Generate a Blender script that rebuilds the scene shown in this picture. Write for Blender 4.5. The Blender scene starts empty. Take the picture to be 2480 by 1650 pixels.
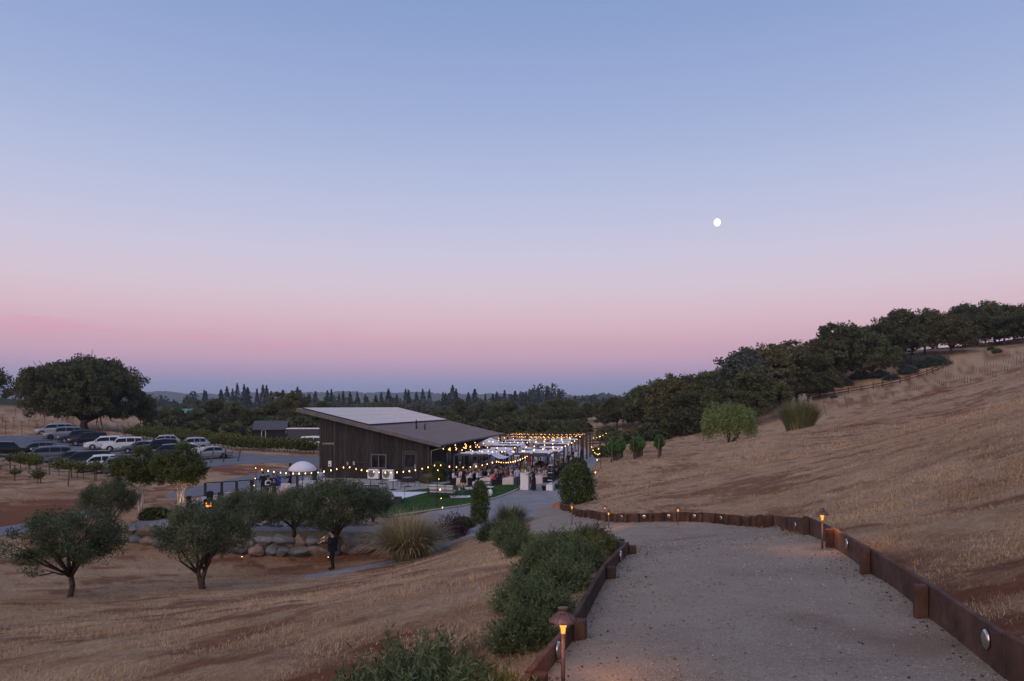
import bpy, bmesh, math, random
import numpy as np
from mathutils import Vector, Matrix, Euler

# ------------------------------------------------------------------ camera, world, light, exposure
SC = bpy.context.scene
COL = SC.collection
F, CX, HZ = 1791.0, 1240.0, 985.0          # focal length, principal column and eye-level row of the photograph (2480 px wide)
cam_d = bpy.data.cameras.new('camera')
cam_d.sensor_width = 36.0
cam_d.lens = F * 36.0 / 2480.0
cam_d.shift_y = (HZ - 825.0) / 2480.0
cam_d.clip_start = 0.05
cam_d.clip_end = 30000.0
cam = bpy.data.objects.new('camera', cam_d)
cam.rotation_euler = (math.radians(90), 0, 0)
COL.objects.link(cam)
SC.camera = cam

def lin(r, g, b):
    f = lambda c: (c / 12.92) if c <= 0.04045 else ((c + 0.055) / 1.055) ** 2.4
    return (f(r / 255.0), f(g / 255.0), f(b / 255.0), 1.0)

W = bpy.data.worlds.new('World')
SC.world = W
W.use_nodes = True
nt = W.node_tree
nt.nodes.clear()
w_out = nt.nodes.new('ShaderNodeOutputWorld')
w_bg = nt.nodes.new('ShaderNodeBackground')
w_tc = nt.nodes.new('ShaderNodeTexCoord')
w_sep = nt.nodes.new('ShaderNodeSeparateXYZ')
nt.links.new(w_tc.outputs['Generated'], w_sep.inputs[0])
w_ramp = nt.nodes.new('ShaderNodeValToRGB')
w_map = nt.nodes.new('ShaderNodeMapRange')
w_map.inputs[1].default_value = -0.05
w_map.inputs[2].default_value = 1.0
nt.links.new(w_sep.outputs[2], w_map.inputs[0])
nt.links.new(w_map.outputs[0], w_ramp.inputs[0])
SKY = [(-0.05, (122, 132, 172)), (0.012, (132, 142, 182)), (0.03, (152, 152, 187)), (0.045, (178, 157, 187)), (0.064, (204, 167, 188)), (0.084, (214, 174, 189)),
       (0.104, (221, 185, 197)), (0.131, (222, 196, 207)), (0.157, (218, 202, 215)), (0.195, (209, 203, 223)), (0.245, (195, 198, 225)), (0.293, (181, 191, 223)), (0.362, (162, 178, 217)),
       (0.425, (149, 168, 212)), (0.48, (137, 159, 205)), (0.7, (118, 144, 198)), (1.0, (104, 130, 188))]
els = w_ramp.color_ramp.elements
while len(els) < len(SKY):
    els.new(0.5)
for e, (z, c) in zip(els, SKY):
    e.position = (z + 0.05) / 1.05
    e.color = lin(*c)
# thin pink cloud wisps low over the valley, part of the sky itself
w_mp = nt.nodes.new('ShaderNodeMapping')
w_mp.inputs['Scale'].default_value = (9.0, 9.0, 150.0)
w_mp.inputs['Location'].default_value = (2.3, 0.4, 1.7)
w_no = nt.nodes.new('ShaderNodeTexNoise')
w_no.inputs['Scale'].default_value = 1.0
w_no.inputs['Detail'].default_value = 4.0
nt.links.new(w_tc.outputs['Generated'], w_mp.inputs[0])
nt.links.new(w_mp.outputs[0], w_no.inputs['Vector'])
w_cr = nt.nodes.new('ShaderNodeMapRange')
w_cr.inputs[1].default_value = 0.49
w_cr.inputs[2].default_value = 0.66
nt.links.new(w_no.outputs['Fac'], w_cr.inputs[0])
def wmath(op, a, b):
    n = nt.nodes.new('ShaderNodeMath'); n.operation = op
    for i, v in enumerate((a, b)):
        if isinstance(v, (int, float)): n.inputs[i].default_value = v
        else: nt.links.new(v, n.inputs[i])
    return n.outputs[0]
band = nt.nodes.new('ShaderNodeMapRange'); band.interpolation_type = 'SMOOTHERSTEP'
band.inputs[1].default_value = 0.062; band.inputs[2].default_value = 0.082
nt.links.new(w_sep.outputs[2], band.inputs[0])
band2 = nt.nodes.new('ShaderNodeMapRange'); band2.interpolation_type = 'SMOOTHERSTEP'
band2.inputs[1].default_value = 0.125; band2.inputs[2].default_value = 0.09
nt.links.new(w_sep.outputs[2], band2.inputs[0])
side = nt.nodes.new('ShaderNodeMapRange'); side.interpolation_type = 'SMOOTHERSTEP'
side.inputs[1].default_value = -0.14; side.inputs[2].default_value = -0.34
nt.links.new(w_sep.outputs[0], side.inputs[0])
cl = wmath('MULTIPLY', wmath('MULTIPLY', w_cr.outputs[0], band.outputs[0]), wmath('MULTIPLY', band2.outputs[0], side.outputs[0]))
cl = wmath('MULTIPLY', cl, 0.5)
w_mix = nt.nodes.new('ShaderNodeMix'); w_mix.data_type = 'RGBA'
nt.links.new(cl, w_mix.inputs[0])
nt.links.new(w_ramp.outputs[0], w_mix.inputs[6])
w_mix.inputs[7].default_value = lin(228, 158, 184)
nt.links.new(w_mix.outputs[2], w_bg.inputs[0])
w_bg.inputs[1].default_value = 1.0
nt.links.new(w_bg.outputs[0], w_out.inputs[0])

# the afterglow: the sun has set behind the camera, the western sky still gives a broad soft light
sun_d = bpy.data.lights.new('sun', 'SUN')
sun_d.energy = 1.5
sun_d.angle = math.radians(70)
sun_d.color = (1.0, 0.76, 0.56)
sun = bpy.data.objects.new('sun', sun_d)
sun.rotation_euler = Euler((math.radians(58), 0, math.radians(-28)), 'XYZ')
sun.location = (0, -30, 40)
COL.objects.link(sun)

SC.view_settings.view_transform = 'Standard'
SC.view_settings.look = 'None'
SC.view_settings.gamma = 1.0
SC.view_settings.exposure = 0.0
SC.view_settings.use_curve_mapping = False
SC.render.engine = 'CYCLES'
SC.cycles.use_denoising = True
SC.cycles.max_bounces = 4
SC.cycles.diffuse_bounces = 2
SC.cycles.glossy_bounces = 2
SC.cycles.volume_bounces = 0
SC.cycles.transparent_max_bounces = 8
SC.cycles.sample_clamp_indirect = 4.0

RNG = np.random.default_rng(7)
random.seed(7)

# ------------------------------------------------------------------ object helpers
def link(o, parent=None):
    COL.objects.link(o)
    if parent is not None:
        o.parent = parent
    return o

def tag(o, label=None, cat=None, group=None, kind=None):
    if label: o['label'] = label
    if cat: o['category'] = cat
    if group: o['group'] = group
    if kind: o['kind'] = kind
    return o

def empty(name, loc=(0, 0, 0), rz=0.0, label=None, cat=None, group=None, scale=1.0):
    o = bpy.data.objects.new(name, None)
    o.empty_display_size = 0.2
    o.location = loc
    o.rotation_euler = (0, 0, rz)
    o.scale = (scale, scale, scale) if isinstance(scale, (int, float)) else scale
    COL.objects.link(o)
    return tag(o, label, cat, group)

def mesh_np(name, verts, faces, mat=None, smooth=False, mats=None, mat_idx=None):
    """verts (N,3); faces (M,k) int array, or a list of index lists"""
    me = bpy.data.meshes.new(name)
    verts = np.asarray(verts, dtype=np.float32)
    if isinstance(faces, np.ndarray):
        M, k = faces.shape
        me.vertices.add(len(verts)); me.vertices.foreach_set('co', verts.ravel())
        me.loops.add(M * k); me.loops.foreach_set('vertex_index', faces.astype(np.int32).ravel())
        me.polygons.add(M)
        me.polygons.foreach_set('loop_start', np.arange(0, M * k, k, dtype=np.int32))
        me.polygons.foreach_set('loop_total', np.full(M, k, dtype=np.int32))
        me.update(calc_edges=True)
    else:
        me.from_pydata([tuple(v) for v in verts.tolist()], [], faces)
        me.update()
    if smooth:
        me.polygons.foreach_set('use_smooth', np.ones(len(me.polygons), dtype=bool))
    for m in (mats or ([mat] if mat else [])):
        me.materials.append(m)
    if mat_idx is not None:
        me.polygons.foreach_set('material_index', np.asarray(mat_idx, dtype=np.int32))
    return me

def obj(name, me, parent=None, loc=None, rot=None, scale=None):
    o = bpy.data.objects.new(name, me)
    if loc is not None: o.location = loc
    if rot is not None: o.rotation_euler = rot
    if scale is not None: o.scale = (scale,) * 3 if isinstance(scale, (int, float)) else scale
    return link(o, parent)

class MB:
    """collects simple solids into one mesh"""
    def __init__(self): self.v = []; self.f = []; self.m = []
    def add(self, vs, fs, mi=0):
        n = len(self.v)
        self.v += [tuple(v) for v in vs]
        self.f += [[i + n for i in f] for f in fs]
        self.m += [mi] * len(fs)
        return self
    def box(self, lo, hi, mi=0, mx=None):
        x0, y0, z0 = lo; x1, y1, z1 = hi
        vs = [(x0, y0, z0), (x1, y0, z0), (x1, y1, z0), (x0, y1, z0), (x0, y0, z1), (x1, y0, z1), (x1, y1, z1), (x0, y1, z1)]
        if mx is not None: vs = [tuple(mx @ Vector(v)) for v in vs]
        return self.add(vs, [[3, 2, 1, 0], [4, 5, 6, 7], [0, 1, 5, 4], [1, 2, 6, 5], [2, 3, 7, 6], [3, 0, 4, 7]], mi)
    def cbox(self, lo, hi, b=0.01, mi=0, mx=None):
        """box with chamfered vertical and horizontal edges"""
        bm = bmesh.new()
        bmesh.ops.create_cube(bm, size=1.0)
        for v in bm.verts:
            v.co = Vector([(lo[i] + hi[i]) / 2 + v.co[i] * (hi[i] - lo[i]) for i in range(3)])
        bmesh.ops.bevel(bm, geom=bm.edges[:], offset=b, segments=1, profile=0.5, affect='EDGES')
        bm.verts.ensure_lookup_table()
        vs = [(mx @ v.co) if mx is not None else v.co.copy() for v in bm.verts]
        fs = [[v.index for v in f.verts] for f in bm.faces]
        bm.free()
        return self.add(vs, fs, mi)
    def tube(self, pts, r, n=8, mi=0, cap=True):
        """tube through points with radius r (number or list)"""
        pts = [Vector(p) for p in pts]
        rs = r if isinstance(r, (list, tuple)) else [r] * len(pts)
        rings = []; up = Vector((0, 0, 1))
        prev = None
        for i, p in enumerate(pts):
            t = (pts[min(i + 1, len(pts) - 1)] - pts[max(i - 1, 0)])
            if t.length < 1e-9: t = Vector((0, 0, 1))
            t.normalize()
            a = prev if prev is not None else (Vector((1, 0, 0)) if abs(t.z) > 0.9 else up)
            x = (a - t * a.dot(t))
            if x.length < 1e-6: x = Vector((1, 0, 0)).cross(t)
            x.normalize(); y = t.cross(x); prev = x
            rings.append([p + (x * math.cos(2 * math.pi * k / n) + y * math.sin(2 * math.pi * k / n)) * rs[i] for k in range(n)])
        vs = [v for rg in rings for v in rg]; fs = []
        for i in range(len(pts) - 1):
            for k in range(n):
                fs.append([i * n + k, i * n + (k + 1) % n, (i + 1) * n + (k + 1) % n, (i + 1) * n + k])
        if cap:
            fs.append(list(range(n - 1, -1, -1))); b = (len(pts) - 1) * n
            fs.append([b + k for k in range(n)])
        return self.add(vs, fs, mi)
    def lathe(self, prof, n=16, mi=0, mx=None, cap=True):
        """prof: list of (r, z)"""
        vs = []; fs = []
        for r, z in prof:
            for k in range(n):
                a = 2 * math.pi * k / n
                v = Vector((r * math.cos(a), r * math.sin(a), z))
                vs.append(mx @ v if mx is not None else v)
        for i in range(len(prof) - 1):
            for k in range(n):
                fs.append([i * n + k, i * n + (k + 1) % n, (i + 1) * n + (k + 1) % n, (i + 1) * n + k])
        if cap:
            fs.append(list(range(n - 1, -1, -1))); b = (len(prof) - 1) * n
            fs.append([b + k for k in range(n)])
        return self.add(vs, fs, mi)
    def mesh(self, name, mats, smooth=False):
        return mesh_np(name, np.array([tuple(v) for v in self.v]), self.f, mats=mats if isinstance(mats, (list, tuple)) else [mats], mat_idx=self.m, smooth=smooth)
    def build(self, name, mats, parent=None, loc=None, rot=None, smooth=False, scale=None):
        return obj(name, self.mesh(name, mats, smooth), parent, loc, rot, scale)

def copy_tree(o, parent=None):
    c = o.copy()
    COL.objects.link(c)
    c.parent = parent
    for ch in list(o.children):
        copy_tree(ch, c)
    return c

ORD = ['first', 'second', 'third', 'fourth', 'fifth', 'sixth', 'seventh', 'eighth', 'ninth', 'tenth', 'eleventh', 'twelfth', 'thirteenth',
       'fourteenth', 'fifteenth', 'sixteenth', 'seventeenth', 'eighteenth', 'nineteenth', 'twentieth']
def ordinal(i):
    if i < 20: return ORD[i]
    n = i + 1
    tens = {2: 'twenty', 3: 'thirty', 4: 'forty', 5: 'fifty', 6: 'sixty', 7: 'seventy', 8: 'eighty', 9: 'ninety'}
    if n % 10 == 0: return {2: 'twentieth', 3: 'thirtieth', 4: 'fortieth', 5: 'fiftieth', 6: 'sixtieth', 7: 'seventieth', 8: 'eightieth', 9: 'ninetieth'}[n // 10]
    return tens[n // 10] + '-' + ORD[n % 10 - 1]

# ------------------------------------------------------------------ materials
def mat(name, col, rough=0.8, var=0.0, scale=3.0, bump=0.0, bscale=20.0, metal=0.0, spec=0.3, emit=None, estr=0.0, col2=None, obj_var=0.0,
        stretch=None, coat=0.0, sheen=0.0, translucent=False):
    m = bpy.data.materials.new(name)
    m.use_nodes = True
    t = m.node_tree
    b = t.nodes['Principled BSDF']
    b.inputs['Roughness'].default_value = rough
    b.inputs['Metallic'].default_value = metal
    b.inputs['Specular IOR Level'].default_value = spec
    if coat: b.inputs['Coat Weight'].default_value = coat
    c4 = tuple(col) + (1.0,) if len(col) == 3 else tuple(col)
    b.inputs['Base Color'].default_value = c4
    tc = None
    def coords():
        nonlocal tc
        if tc is None:
            tcn = t.nodes.new('ShaderNodeTexCoord')
            tc = tcn.outputs['Object']
            if stretch:
                mp = t.nodes.new('ShaderNodeMapping'); mp.inputs['Scale'].default_value = stretch
                t.links.new(tc, mp.inputs[0]); tc = mp.outputs[0]
        return tc
    src = None
    if var > 0 or col2 is not None:
        n = t.nodes.new('ShaderNodeTexNoise'); n.inputs['Scale'].default_value = scale; n.inputs['Detail'].default_value = 6.0
        n.inputs['Roughness'].default_value = 0.65
        t.links.new(coords(), n.inputs['Vector'])
        r = t.nodes.new('ShaderNodeValToRGB')
        if col2 is None:
            lo = tuple(max(0, c * (1 - var)) for c in c4[:3]) + (1,); hi = tuple(min(1, c * (1 + var)) for c in c4[:3]) + (1,)
        else:
            lo = c4; hi = tuple(col2) + (1.0,)
        r.color_ramp.elements[0].position = 0.34; r.color_ramp.elements[0].color = lo
        r.color_ramp.elements[1].position = 0.68; r.color_ramp.elements[1].color = hi
        t.links.new(n.outputs['Fac'], r.inputs[0])
        src = r.outputs[0]
    if obj_var > 0:
        oi = t.nodes.new('ShaderNodeObjectInfo')
        mr = t.nodes.new('ShaderNodeMapRange'); mr.inputs[3].default_value = 1 - obj_var; mr.inputs[4].default_value = 1 + obj_var
        t.links.new(oi.outputs['Random'], mr.inputs[0])
        hs = t.nodes.new('ShaderNodeHueSaturation')
        t.links.new(mr.outputs[0], hs.inputs['Value'])
        if src is None: hs.inputs['Color'].default_value = c4
        else: t.links.new(src, hs.inputs['Color'])
        src = hs.outputs[0]
    if src is not None: t.links.new(src, b.inputs['Base Color'])
    if bump > 0:
        n2 = t.nodes.new('ShaderNodeTexNoise'); n2.inputs['Scale'].default_value = bscale; n2.inputs['Detail'].default_value = 5.0
        t.links.new(coords(), n2.inputs['Vector'])
        bp = t.nodes.new('ShaderNodeBump'); bp.inputs['Strength'].default_value = bump; bp.inputs['Distance'].default_value = 0.02
        t.links.new(n2.outputs['Fac'], bp.inputs['Height'])
        t.links.new(bp.outputs[0], b.inputs['Normal'])
    if emit is not None:
        b.inputs['Emission Color'].default_value = tuple(emit) + (1.0,)
        b.inputs['Emission Strength'].default_value = estr
    return m

def leaf_mat(name, c1, c2, rough=0.55, scale=0.9, obj_var=0.18, trans=0.25):
    """leaf: two greens by clump noise and per-face value, a little translucent"""
    m = bpy.data.materials.new(name); m.use_nodes = True
    t = m.node_tree; b = t.nodes['Principled BSDF']
    b.inputs['Roughness'].default_value = rough; b.inputs['Specular IOR Level'].default_value = 0.25
    g = t.nodes.new('ShaderNodeNewGeometry')
    at = t.nodes.new('ShaderNodeAttribute'); at.attribute_name = 'var'
    tcn = t.nodes.new('ShaderNodeTexCoord')
    n = t.nodes.new('ShaderNodeTexNoise'); n.inputs['Scale'].default_value = scale; n.inputs['Detail'].default_value = 3.0
    t.links.new(tcn.outputs['Object'], n.inputs['Vector'])
    ad = t.nodes.new('ShaderNodeMath'); ad.operation = 'MULTIPLY_ADD'
    ad.inputs[1].default_value = 0.9
    t.links.new(at.outputs['Fac'], ad.inputs[0]); 
    sb = t.nodes.new('ShaderNodeMath'); sb.operation = 'SUBTRACT'; sb.inputs[1].default_value = 0.42
    t.links.new(n.outputs['Fac'], sb.inputs[0]); t.links.new(sb.outputs[0], ad.inputs[2])
    mx = t.nodes.new('ShaderNodeMix'); mx.data_type = 'RGBA'
    mx.inputs[6].default_value = tuple(c1) + (1,); mx.inputs[7].default_value = tuple(c2) + (1,)
    t.links.new(ad.outputs[0], mx.inputs[0])
    oi = t.nodes.new('ShaderNodeObjectInfo')
    mr = t.nodes.new('ShaderNodeMapRange'); mr.inputs[3].default_value = 1 - obj_var; mr.inputs[4].default_value = 1 + obj_var
    t.links.new(oi.outputs['Random'], mr.inputs[0])
    hs = t.nodes.new('ShaderNodeHueSaturation')
    t.links.new(mr.outputs[0], hs.inputs['Value']); t.links.new(mx.outputs[2], hs.inputs['Color'])
    t.links.new(hs.outputs[0], b.inputs['Base Color'])
    if trans > 0:
        tr = t.nodes.new('ShaderNodeBsdfTranslucent'); t.links.new(hs.outputs[0], tr.inputs[0])
        ms = t.nodes.new('ShaderNodeMixShader'); ms.inputs[0].default_value = trans
        t.links.new(b.outputs[0], ms.inputs[1]); t.links.new(tr.outputs[0], ms.inputs[2])
        t.links.new(ms.outputs[0], t.nodes['Material Output'].inputs[0])
    return m

# ------------------------------------------------------------------ the lie of the land
def P(px, py, d):
    return ((px - CX) / F * d, d, -(py - HZ) / F * d)

CTRL = [ # (x, y, z) : surveyed heights, eye level = 0
    (0, -12, -1.0), (0, 0, -1.6), (0.8, 4.6, -1.66), (1.5, 8, -1.82), (2.5, 10.5, -2.0), (4, 13, -2.35), (5, 17, -2.9), (4.8, 20, -3.3),
    (3, 22.0, -3.6), (1.7, 26, -4.1), (1.6, 33, -4.9), (2.0, 40, -5.65), (2.2, 46, -6.2),
    # slope left of the path
    (-0.7, 5, -2.2), (-5, 8, -3.03), (-10, 14, -4.5), (-3, 18, -4.35), (-14, 20, -5.8), (-2, 26, -5.35), (-5, 30, -6.6), (-1.5, 33, -6.0), (-2, 38, -6.25),
    (-15.6, 26.5, -6.85), (-12, 28, -6.95), (-8, 33.7, -7.45), (-10, 37.2, -7.5), (-16, 36.5, -7.45), (-20, 30, -7.1), (-5.5, 36.5, -7.1), (-24, 36, -7.2),
    # venue level
    (-10, 41.5, -6.6), (-17, 42, -6.65), (-20, 50, -6.62), (-14, 54, -6.55), (-8, 47, -6.5), (-8, 58, -6.48), (0, 50, -6.38), (0, 60, -6.38), (4, 50, -6.25),
    (5, 66, -6.3), (-14, 66, -6.55), (2, 80, -6.3), (8, 84, -6.2), (0, 95, -6.3), (-10, 85, -6.4), (-3, 43, -6.42),
    # right hillside
    (2.98, 4.45, -1.66), (3.37, 5.95, -1.73), (3.9, 8, -1.84), (4.5, 10.3, -1.99), (5.3, 14, -2.46), (6.2, 18, -3.0), (6.3, 20.3, -3.3), (2.7, 1.5, -1.62), (6.6, 14, -2.05), (7.5, 18, -2.6), (7.9, 22, -3.0), (6, 27, -3.7), (6.5, 34, -4.2), (11.6, 45, -4.15), (8.9, 66, -4.95), (10.9, 66, -4.75), (13, 66, -4.6), (5.2, 44, -5.5),
    (30.7, 100, -5.0), (33, 85, -2.6), (73, 150, 3.4), (94, 160, 8.2), (128, 185, 15.5), (7.5, 10.9, -1.3), (15, 21.8, -0.2), (11.7, 21.8, -1.4), (25, 40, -0.5), (22, 60, -2.7), (39, 80, -0.9), (53, 90, 1.6), (40.5, 60, 1.1), (69, 100, 4.6), (35.5, 60, -0.6), (24.4, 50, -2.1), (60, 130, 1.6), (85, 130, 6.2),
    (22, 150, -6.9), (50, 150, -1.0), (40, 0, 11), (80, 40, 21), (110, 100, 24), (100, -50, 30), (20, 5, 4.2), (4.7, 6, -1.25), (10, 2, 0.9),
    (8, 160, -5.4), (25, 172, -4.3), (55, 185, 4.0), (80, 195, 11.0), (113, 190, 15.0), (150, 230, 20), (200, 240, 26), (300, 300, 24), (150, 330, 4), (60, 300, -8), (95, 260, 9),
    # parking lot and left fields
    (-44, 75, -6.4), (-30, 74, -6.4), (-58, 95, -5.6), (-40, 95, -5.6), (-60, 110, -4.9), (-30, 100, -5.4), (-25, 85, -6.15), (-20, 78, -6.4), (-30, 120, -5.2), (-20, 125, -5.3),
    (-37, 62, -6.58), (-38, 55, -6.6), (-31, 45, -6.8), (-27, 43, -6.95), (-72, 105, -4.1), (-87, 150, -4.7), (-152, 220, 1.2), (-140, 200, 0.5), (-175, 260, 2.4), (-112, 180, -1.6), (-105, 200, -2.6), (-80, 170, -5.2), (-120, 140, -1.8),
    (-60, 60, -6.0), (-100, 80, -3.5), (-60, 30, -5.5), (-30, 8, -4.2), (-40, -60, 0), (0, -60, 2), (-200, 120, 2), (-300, 350, -6), (-400, 200, 5), (-150, 350, -14),
    (0, 300, -14), (-40, 220, -9), (0, 420, -20), (200, 450, -8), (-200, 450, -18), (400, 200, 45), (350, -100, 60), (-350, -100, 10), (0, -300, 20),
]
_C = np.array(CTRL, dtype=float)
def _tps_fit(C, lam=0.02):
    n = len(C)
    d = np.linalg.norm(C[:, None, :2] - C[None, :, :2], axis=2) / 100.0
    K = np.where(d > 0, d * d * np.log(np.maximum(d, 1e-9)), 0.0)
    Pm = np.c_[np.ones(n), C[:, :2] / 100.0]
    A = np.zeros((n + 3, n + 3)); A[:n, :n] = K + lam * 0.002 * np.eye(n); A[:n, n:] = Pm; A[n:, :n] = Pm.T
    return np.linalg.solve(A, np.r_[C[:, 2], 0, 0, 0])
_wt = _tps_fit(_C)
def ground_np(x, y):
    x = np.asarray(x, float); y = np.asarray(y, float); sh = x.shape
    q = np.c_[x.ravel(), y.ravel()] / 100.0
    out = np.empty(len(q))
    for s in range(0, len(q), 20000):
        qq = q[s:s + 20000]
        d2 = (qq[:, None, 0] - _C[None, :, 0] / 100.0) ** 2 + (qq[:, None, 1] - _C[None, :, 1] / 100.0) ** 2
        K = np.where(d2 > 0, 0.5 * d2 * np.log(np.maximum(d2, 1e-18)), 0.0)
        out[s:s + 20000] = K @ _wt[:-3] + _wt[-3] + qq @ _wt[-2:]
    r = np.hypot(q[:, 0], q[:, 1]) * 100
    t = np.clip((r - 330) / 170.0, 0, 1); t = t * t * (3 - 2 * t)
    # far wooded ridge across the valley
    X_, Y_ = q[:, 0] * 100, q[:, 1] * 100
    far = -22.0 + 21.0 * np.exp(-((r - 600) / 130.0) ** 2) * (0.85 + 0.15 * np.sin(X_ / 61.0 + 1.0)) - 2.0 * np.clip((X_ - 40) / 200.0, 0, 1)
    out = out * (1 - t) + far * t
    return out.reshape(sh)
def G(x, y):
    return float(ground_np(np.array([x]), np.array([y]))[0])
def hit_many(pts):
    """where the sight lines through these photo points meet the ground"""
    pts = np.array(pts, float)
    dx = (pts[:, 0] - CX) / F; dz = -(pts[:, 1] - HZ) / F
    ts = np.concatenate([np.arange(3.0, 60, 0.15), np.arange(60, 320, 0.6)])
    out = []
    for a, b in zip(dx, dz):
        h = ground_np(a * ts, ts) - b * ts
        k = np.nonzero(h >= 0)[0]
        if len(k) == 0: out.append((a * 250, 250.0)); continue
        i = k[0]
        if i == 0: t = ts[0]
        else:
            h0, h1 = h[i - 1], h[i]
            t = ts[i - 1] + (ts[i] - ts[i - 1]) * (-h0) / (h1 - h0)
        out.append((a * t, t))
    return out
def hit(px, py):
    x, y = hit_many([(px, py)])[0]
    return (x, y, G(x, y))
def onground(px, d, dz=0.0):
    x = (px - CX) / F * d
    return (x, d, G(x, d) + dz)

def inside(poly, X, Y):
    poly = np.asarray(poly, float); n = len(poly)
    res = np.zeros(X.shape, bool)
    j = n - 1
    for i in range(n):
        xi, yi = poly[i]; xj, yj = poly[j]
        c = ((yi > Y) != (yj > Y)) & (X < (xj - xi) * (Y - yi) / (yj - yi + 1e-12) + xi)
        res ^= c
        j = i
    return res
def dist_poly(poly, X, Y):
    poly = np.asarray(poly, float); n = len(poly); best = np.full(X.shape, 1e9)
    for i in range(n):
        a = poly[i]; b = poly[(i + 1) % n]; ab = b - a; L = ab @ ab + 1e-12
        t = np.clip(((X - a[0]) * ab[0] + (Y - a[1]) * ab[1]) / L, 0, 1)
        best = np.minimum(best, np.hypot(X - a[0] - t * ab[0], Y - a[1] - t * ab[1]))
    return best
def smooth_line(pts, per=6, closed=False):
    """Catmull-Rom through 2-D points"""
    p = [np.array(q, float) for q in pts]; n = len(p); out = []
    rng = range(n if closed else n - 1)
    for i in rng:
        p0, p1, p2, p3 = (p[(i - 1) % n] if closed or i > 0 else p[0]), p[i], p[(i + 1) % n], (p[(i + 2) % n] if closed or i + 2 < n else p[-1])
        for k in range(per):
            t = k / per
            out.append(0.5 * (2 * p1 + (p2 - p0) * t + (2 * p0 - 5 * p1 + 4 * p2 - p3) * t * t + (-p0 + 3 * p1 - 3 * p2 + p3) * t ** 3))
    if not closed: out.append(p[-1])
    return [tuple(q) for q in out]

# ---- smooth random fields over the ground, used for soil patches and for where grass stands
_NR = np.random.default_rng(2024).uniform(0, 1, (256, 256))
def vnoise(x, y):
    xi = np.floor(x).astype(int); yi = np.floor(y).astype(int); fx = x - xi; fy = y - yi
    fx = fx * fx * (3 - 2 * fx); fy = fy * fy * (3 - 2 * fy)
    g = lambda a, b: _NR[a % 256, b % 256]
    return (g(xi, yi) * (1 - fx) + g(xi + 1, yi) * fx) * (1 - fy) + (g(xi, yi + 1) * (1 - fx) + g(xi + 1, yi + 1) * fx) * fy
def fbm(x, y, o=4):
    a = 0; w = .5; t = 0
    for k in range(o):
        a = a + w * vnoise(x + 17.3 * k, y + 5.1 * k); t += w; x = x * 2.03; y = y * 2.03; w *= .55
    return a / t
def streak(x, y):
    """position along and across the lie of the cut grass"""
    t = np.clip((x - 1.5) / 4.0, 0, 1); an = -1.1 * t + .12 * (1 - t)
    c, s = np.cos(an), np.sin(an)
    return x * c + y * s, -x * s + y * c
def bare_np(x, y):
    u, v = streak(x, y)
    f = .62 * fbm(u * .45 + 3, v * 1.5 + 9, 5) + .38 * fbm(x * .22 + 40, y * .22 + 11, 3)
    b = np.clip((f - .535 + .03 * np.clip((1 - x) / 6, 0, 1)) / .065, 0, 1); return b * b * (3 - 2 * b)
def tone_np(x, y):
    u, v = streak(x, y)
    return np.clip((.6 * fbm(u * .9 + 70, v * 2.2 + 31, 5) + .4 * fbm(x * .5 + 8, y * .5 + 90, 3) - .32) / .36, 0, 1)

# ------------------------------------------------------------------ ground, path, roads, lawn (the setting)
PATH_L = [(-1.2, -4), (-0.45, 2), (0.11, 4.85), (0.475, 5.95), (1.0, 8.0), (1.54, 9.9), (2.18, 17.0), (0.9, 21.5), (0.6, 26), (0.8, 32), (1.3, 40), (1.6, 47)]
PATH_R = [(2.2, -4), (2.7, 2), (2.98, 4.45), (3.37, 5.95), (3.9, 8), (4.5, 10.3), (5.3, 14), (6.2, 18), (6.3, 20.3), (5.6, 21.8), (4.6, 22.5), (3.6, 23), (2.95, 24.6),
          (2.65, 28), (2.6, 32), (2.6, 36), (2.7, 41), (2.7, 47)]
path_poly = PATH_L + PATH_R[::-1]
drive_poly = smooth_line(hit_many([(985, 1275), (1045, 1238), (1140, 1223), (1200, 1208), (1240, 1193), (1258, 1184), (1290, 1173), (1345, 1172), (1378, 1150), (1404, 1120), (1428, 1094), (1452, 1084),
                       (1475, 1088), (1455, 1112), (1430, 1150), (1405, 1190), (1360, 1226), (1335, 1246), (1290, 1252), (1200, 1285), (1120, 1305), (1060, 1335), (1030, 1335), (1060, 1290)]), 4, True)
patio_poly = hit_many([(700, 1240), (860, 1205), (975, 1191), (1045, 1183), (1095, 1171), (1180, 1172.5), (1250, 1174), (1345, 1171), (1376, 1150), (1402, 1119), (1425, 1094), (1400, 1078), (1230, 1085), (1045, 1155), (770, 1155), (560, 1190), (480, 1205), (440, 1245), (560, 1258)])
lawn_poly = smooth_line(hit_many([(880, 1214), (935, 1198), (990, 1189), (1045, 1182), (1095, 1170), (1180, 1172), (1248, 1173), (1257, 1185), (1239, 1194), (1199, 1209), (1140, 1224), (1045, 1239), (960, 1252), (900, 1246)]), 5, True)
lot_poly = hit_many([(-150, 1115), (-150, 1050), (0, 1056), (110, 1056), (330, 1062), (420, 1074), (560, 1094), (660, 1103), (800, 1106), (800, 1126), (640, 1121), (545, 1127), (500, 1132), (440, 1150), (300, 1153), (160, 1135), (0, 1107)])
road_poly = smooth_line(hit_many([(800, 1130), (800, 1158), (640, 1180), (540, 1192), (450, 1205), (400, 1200), (500, 1174), (600, 1152), (690, 1137)]), 4, True)
lower_road_poly = smooth_line(hit_many([(-160, 1300), (-60, 1286), (60, 1268), (170, 1245), (260, 1222), (290, 1226), (220, 1252), (120, 1278), (20, 1296), (-150, 1316)]), 4, True)
track_poly = smooth_line(hit_many([(735, 1396), (800, 1387), (880, 1371), (1000, 1347), (1060, 1327), (1072, 1333), (1010, 1356), (900, 1377), (820, 1392), (755, 1401)]), 4, True)
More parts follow.
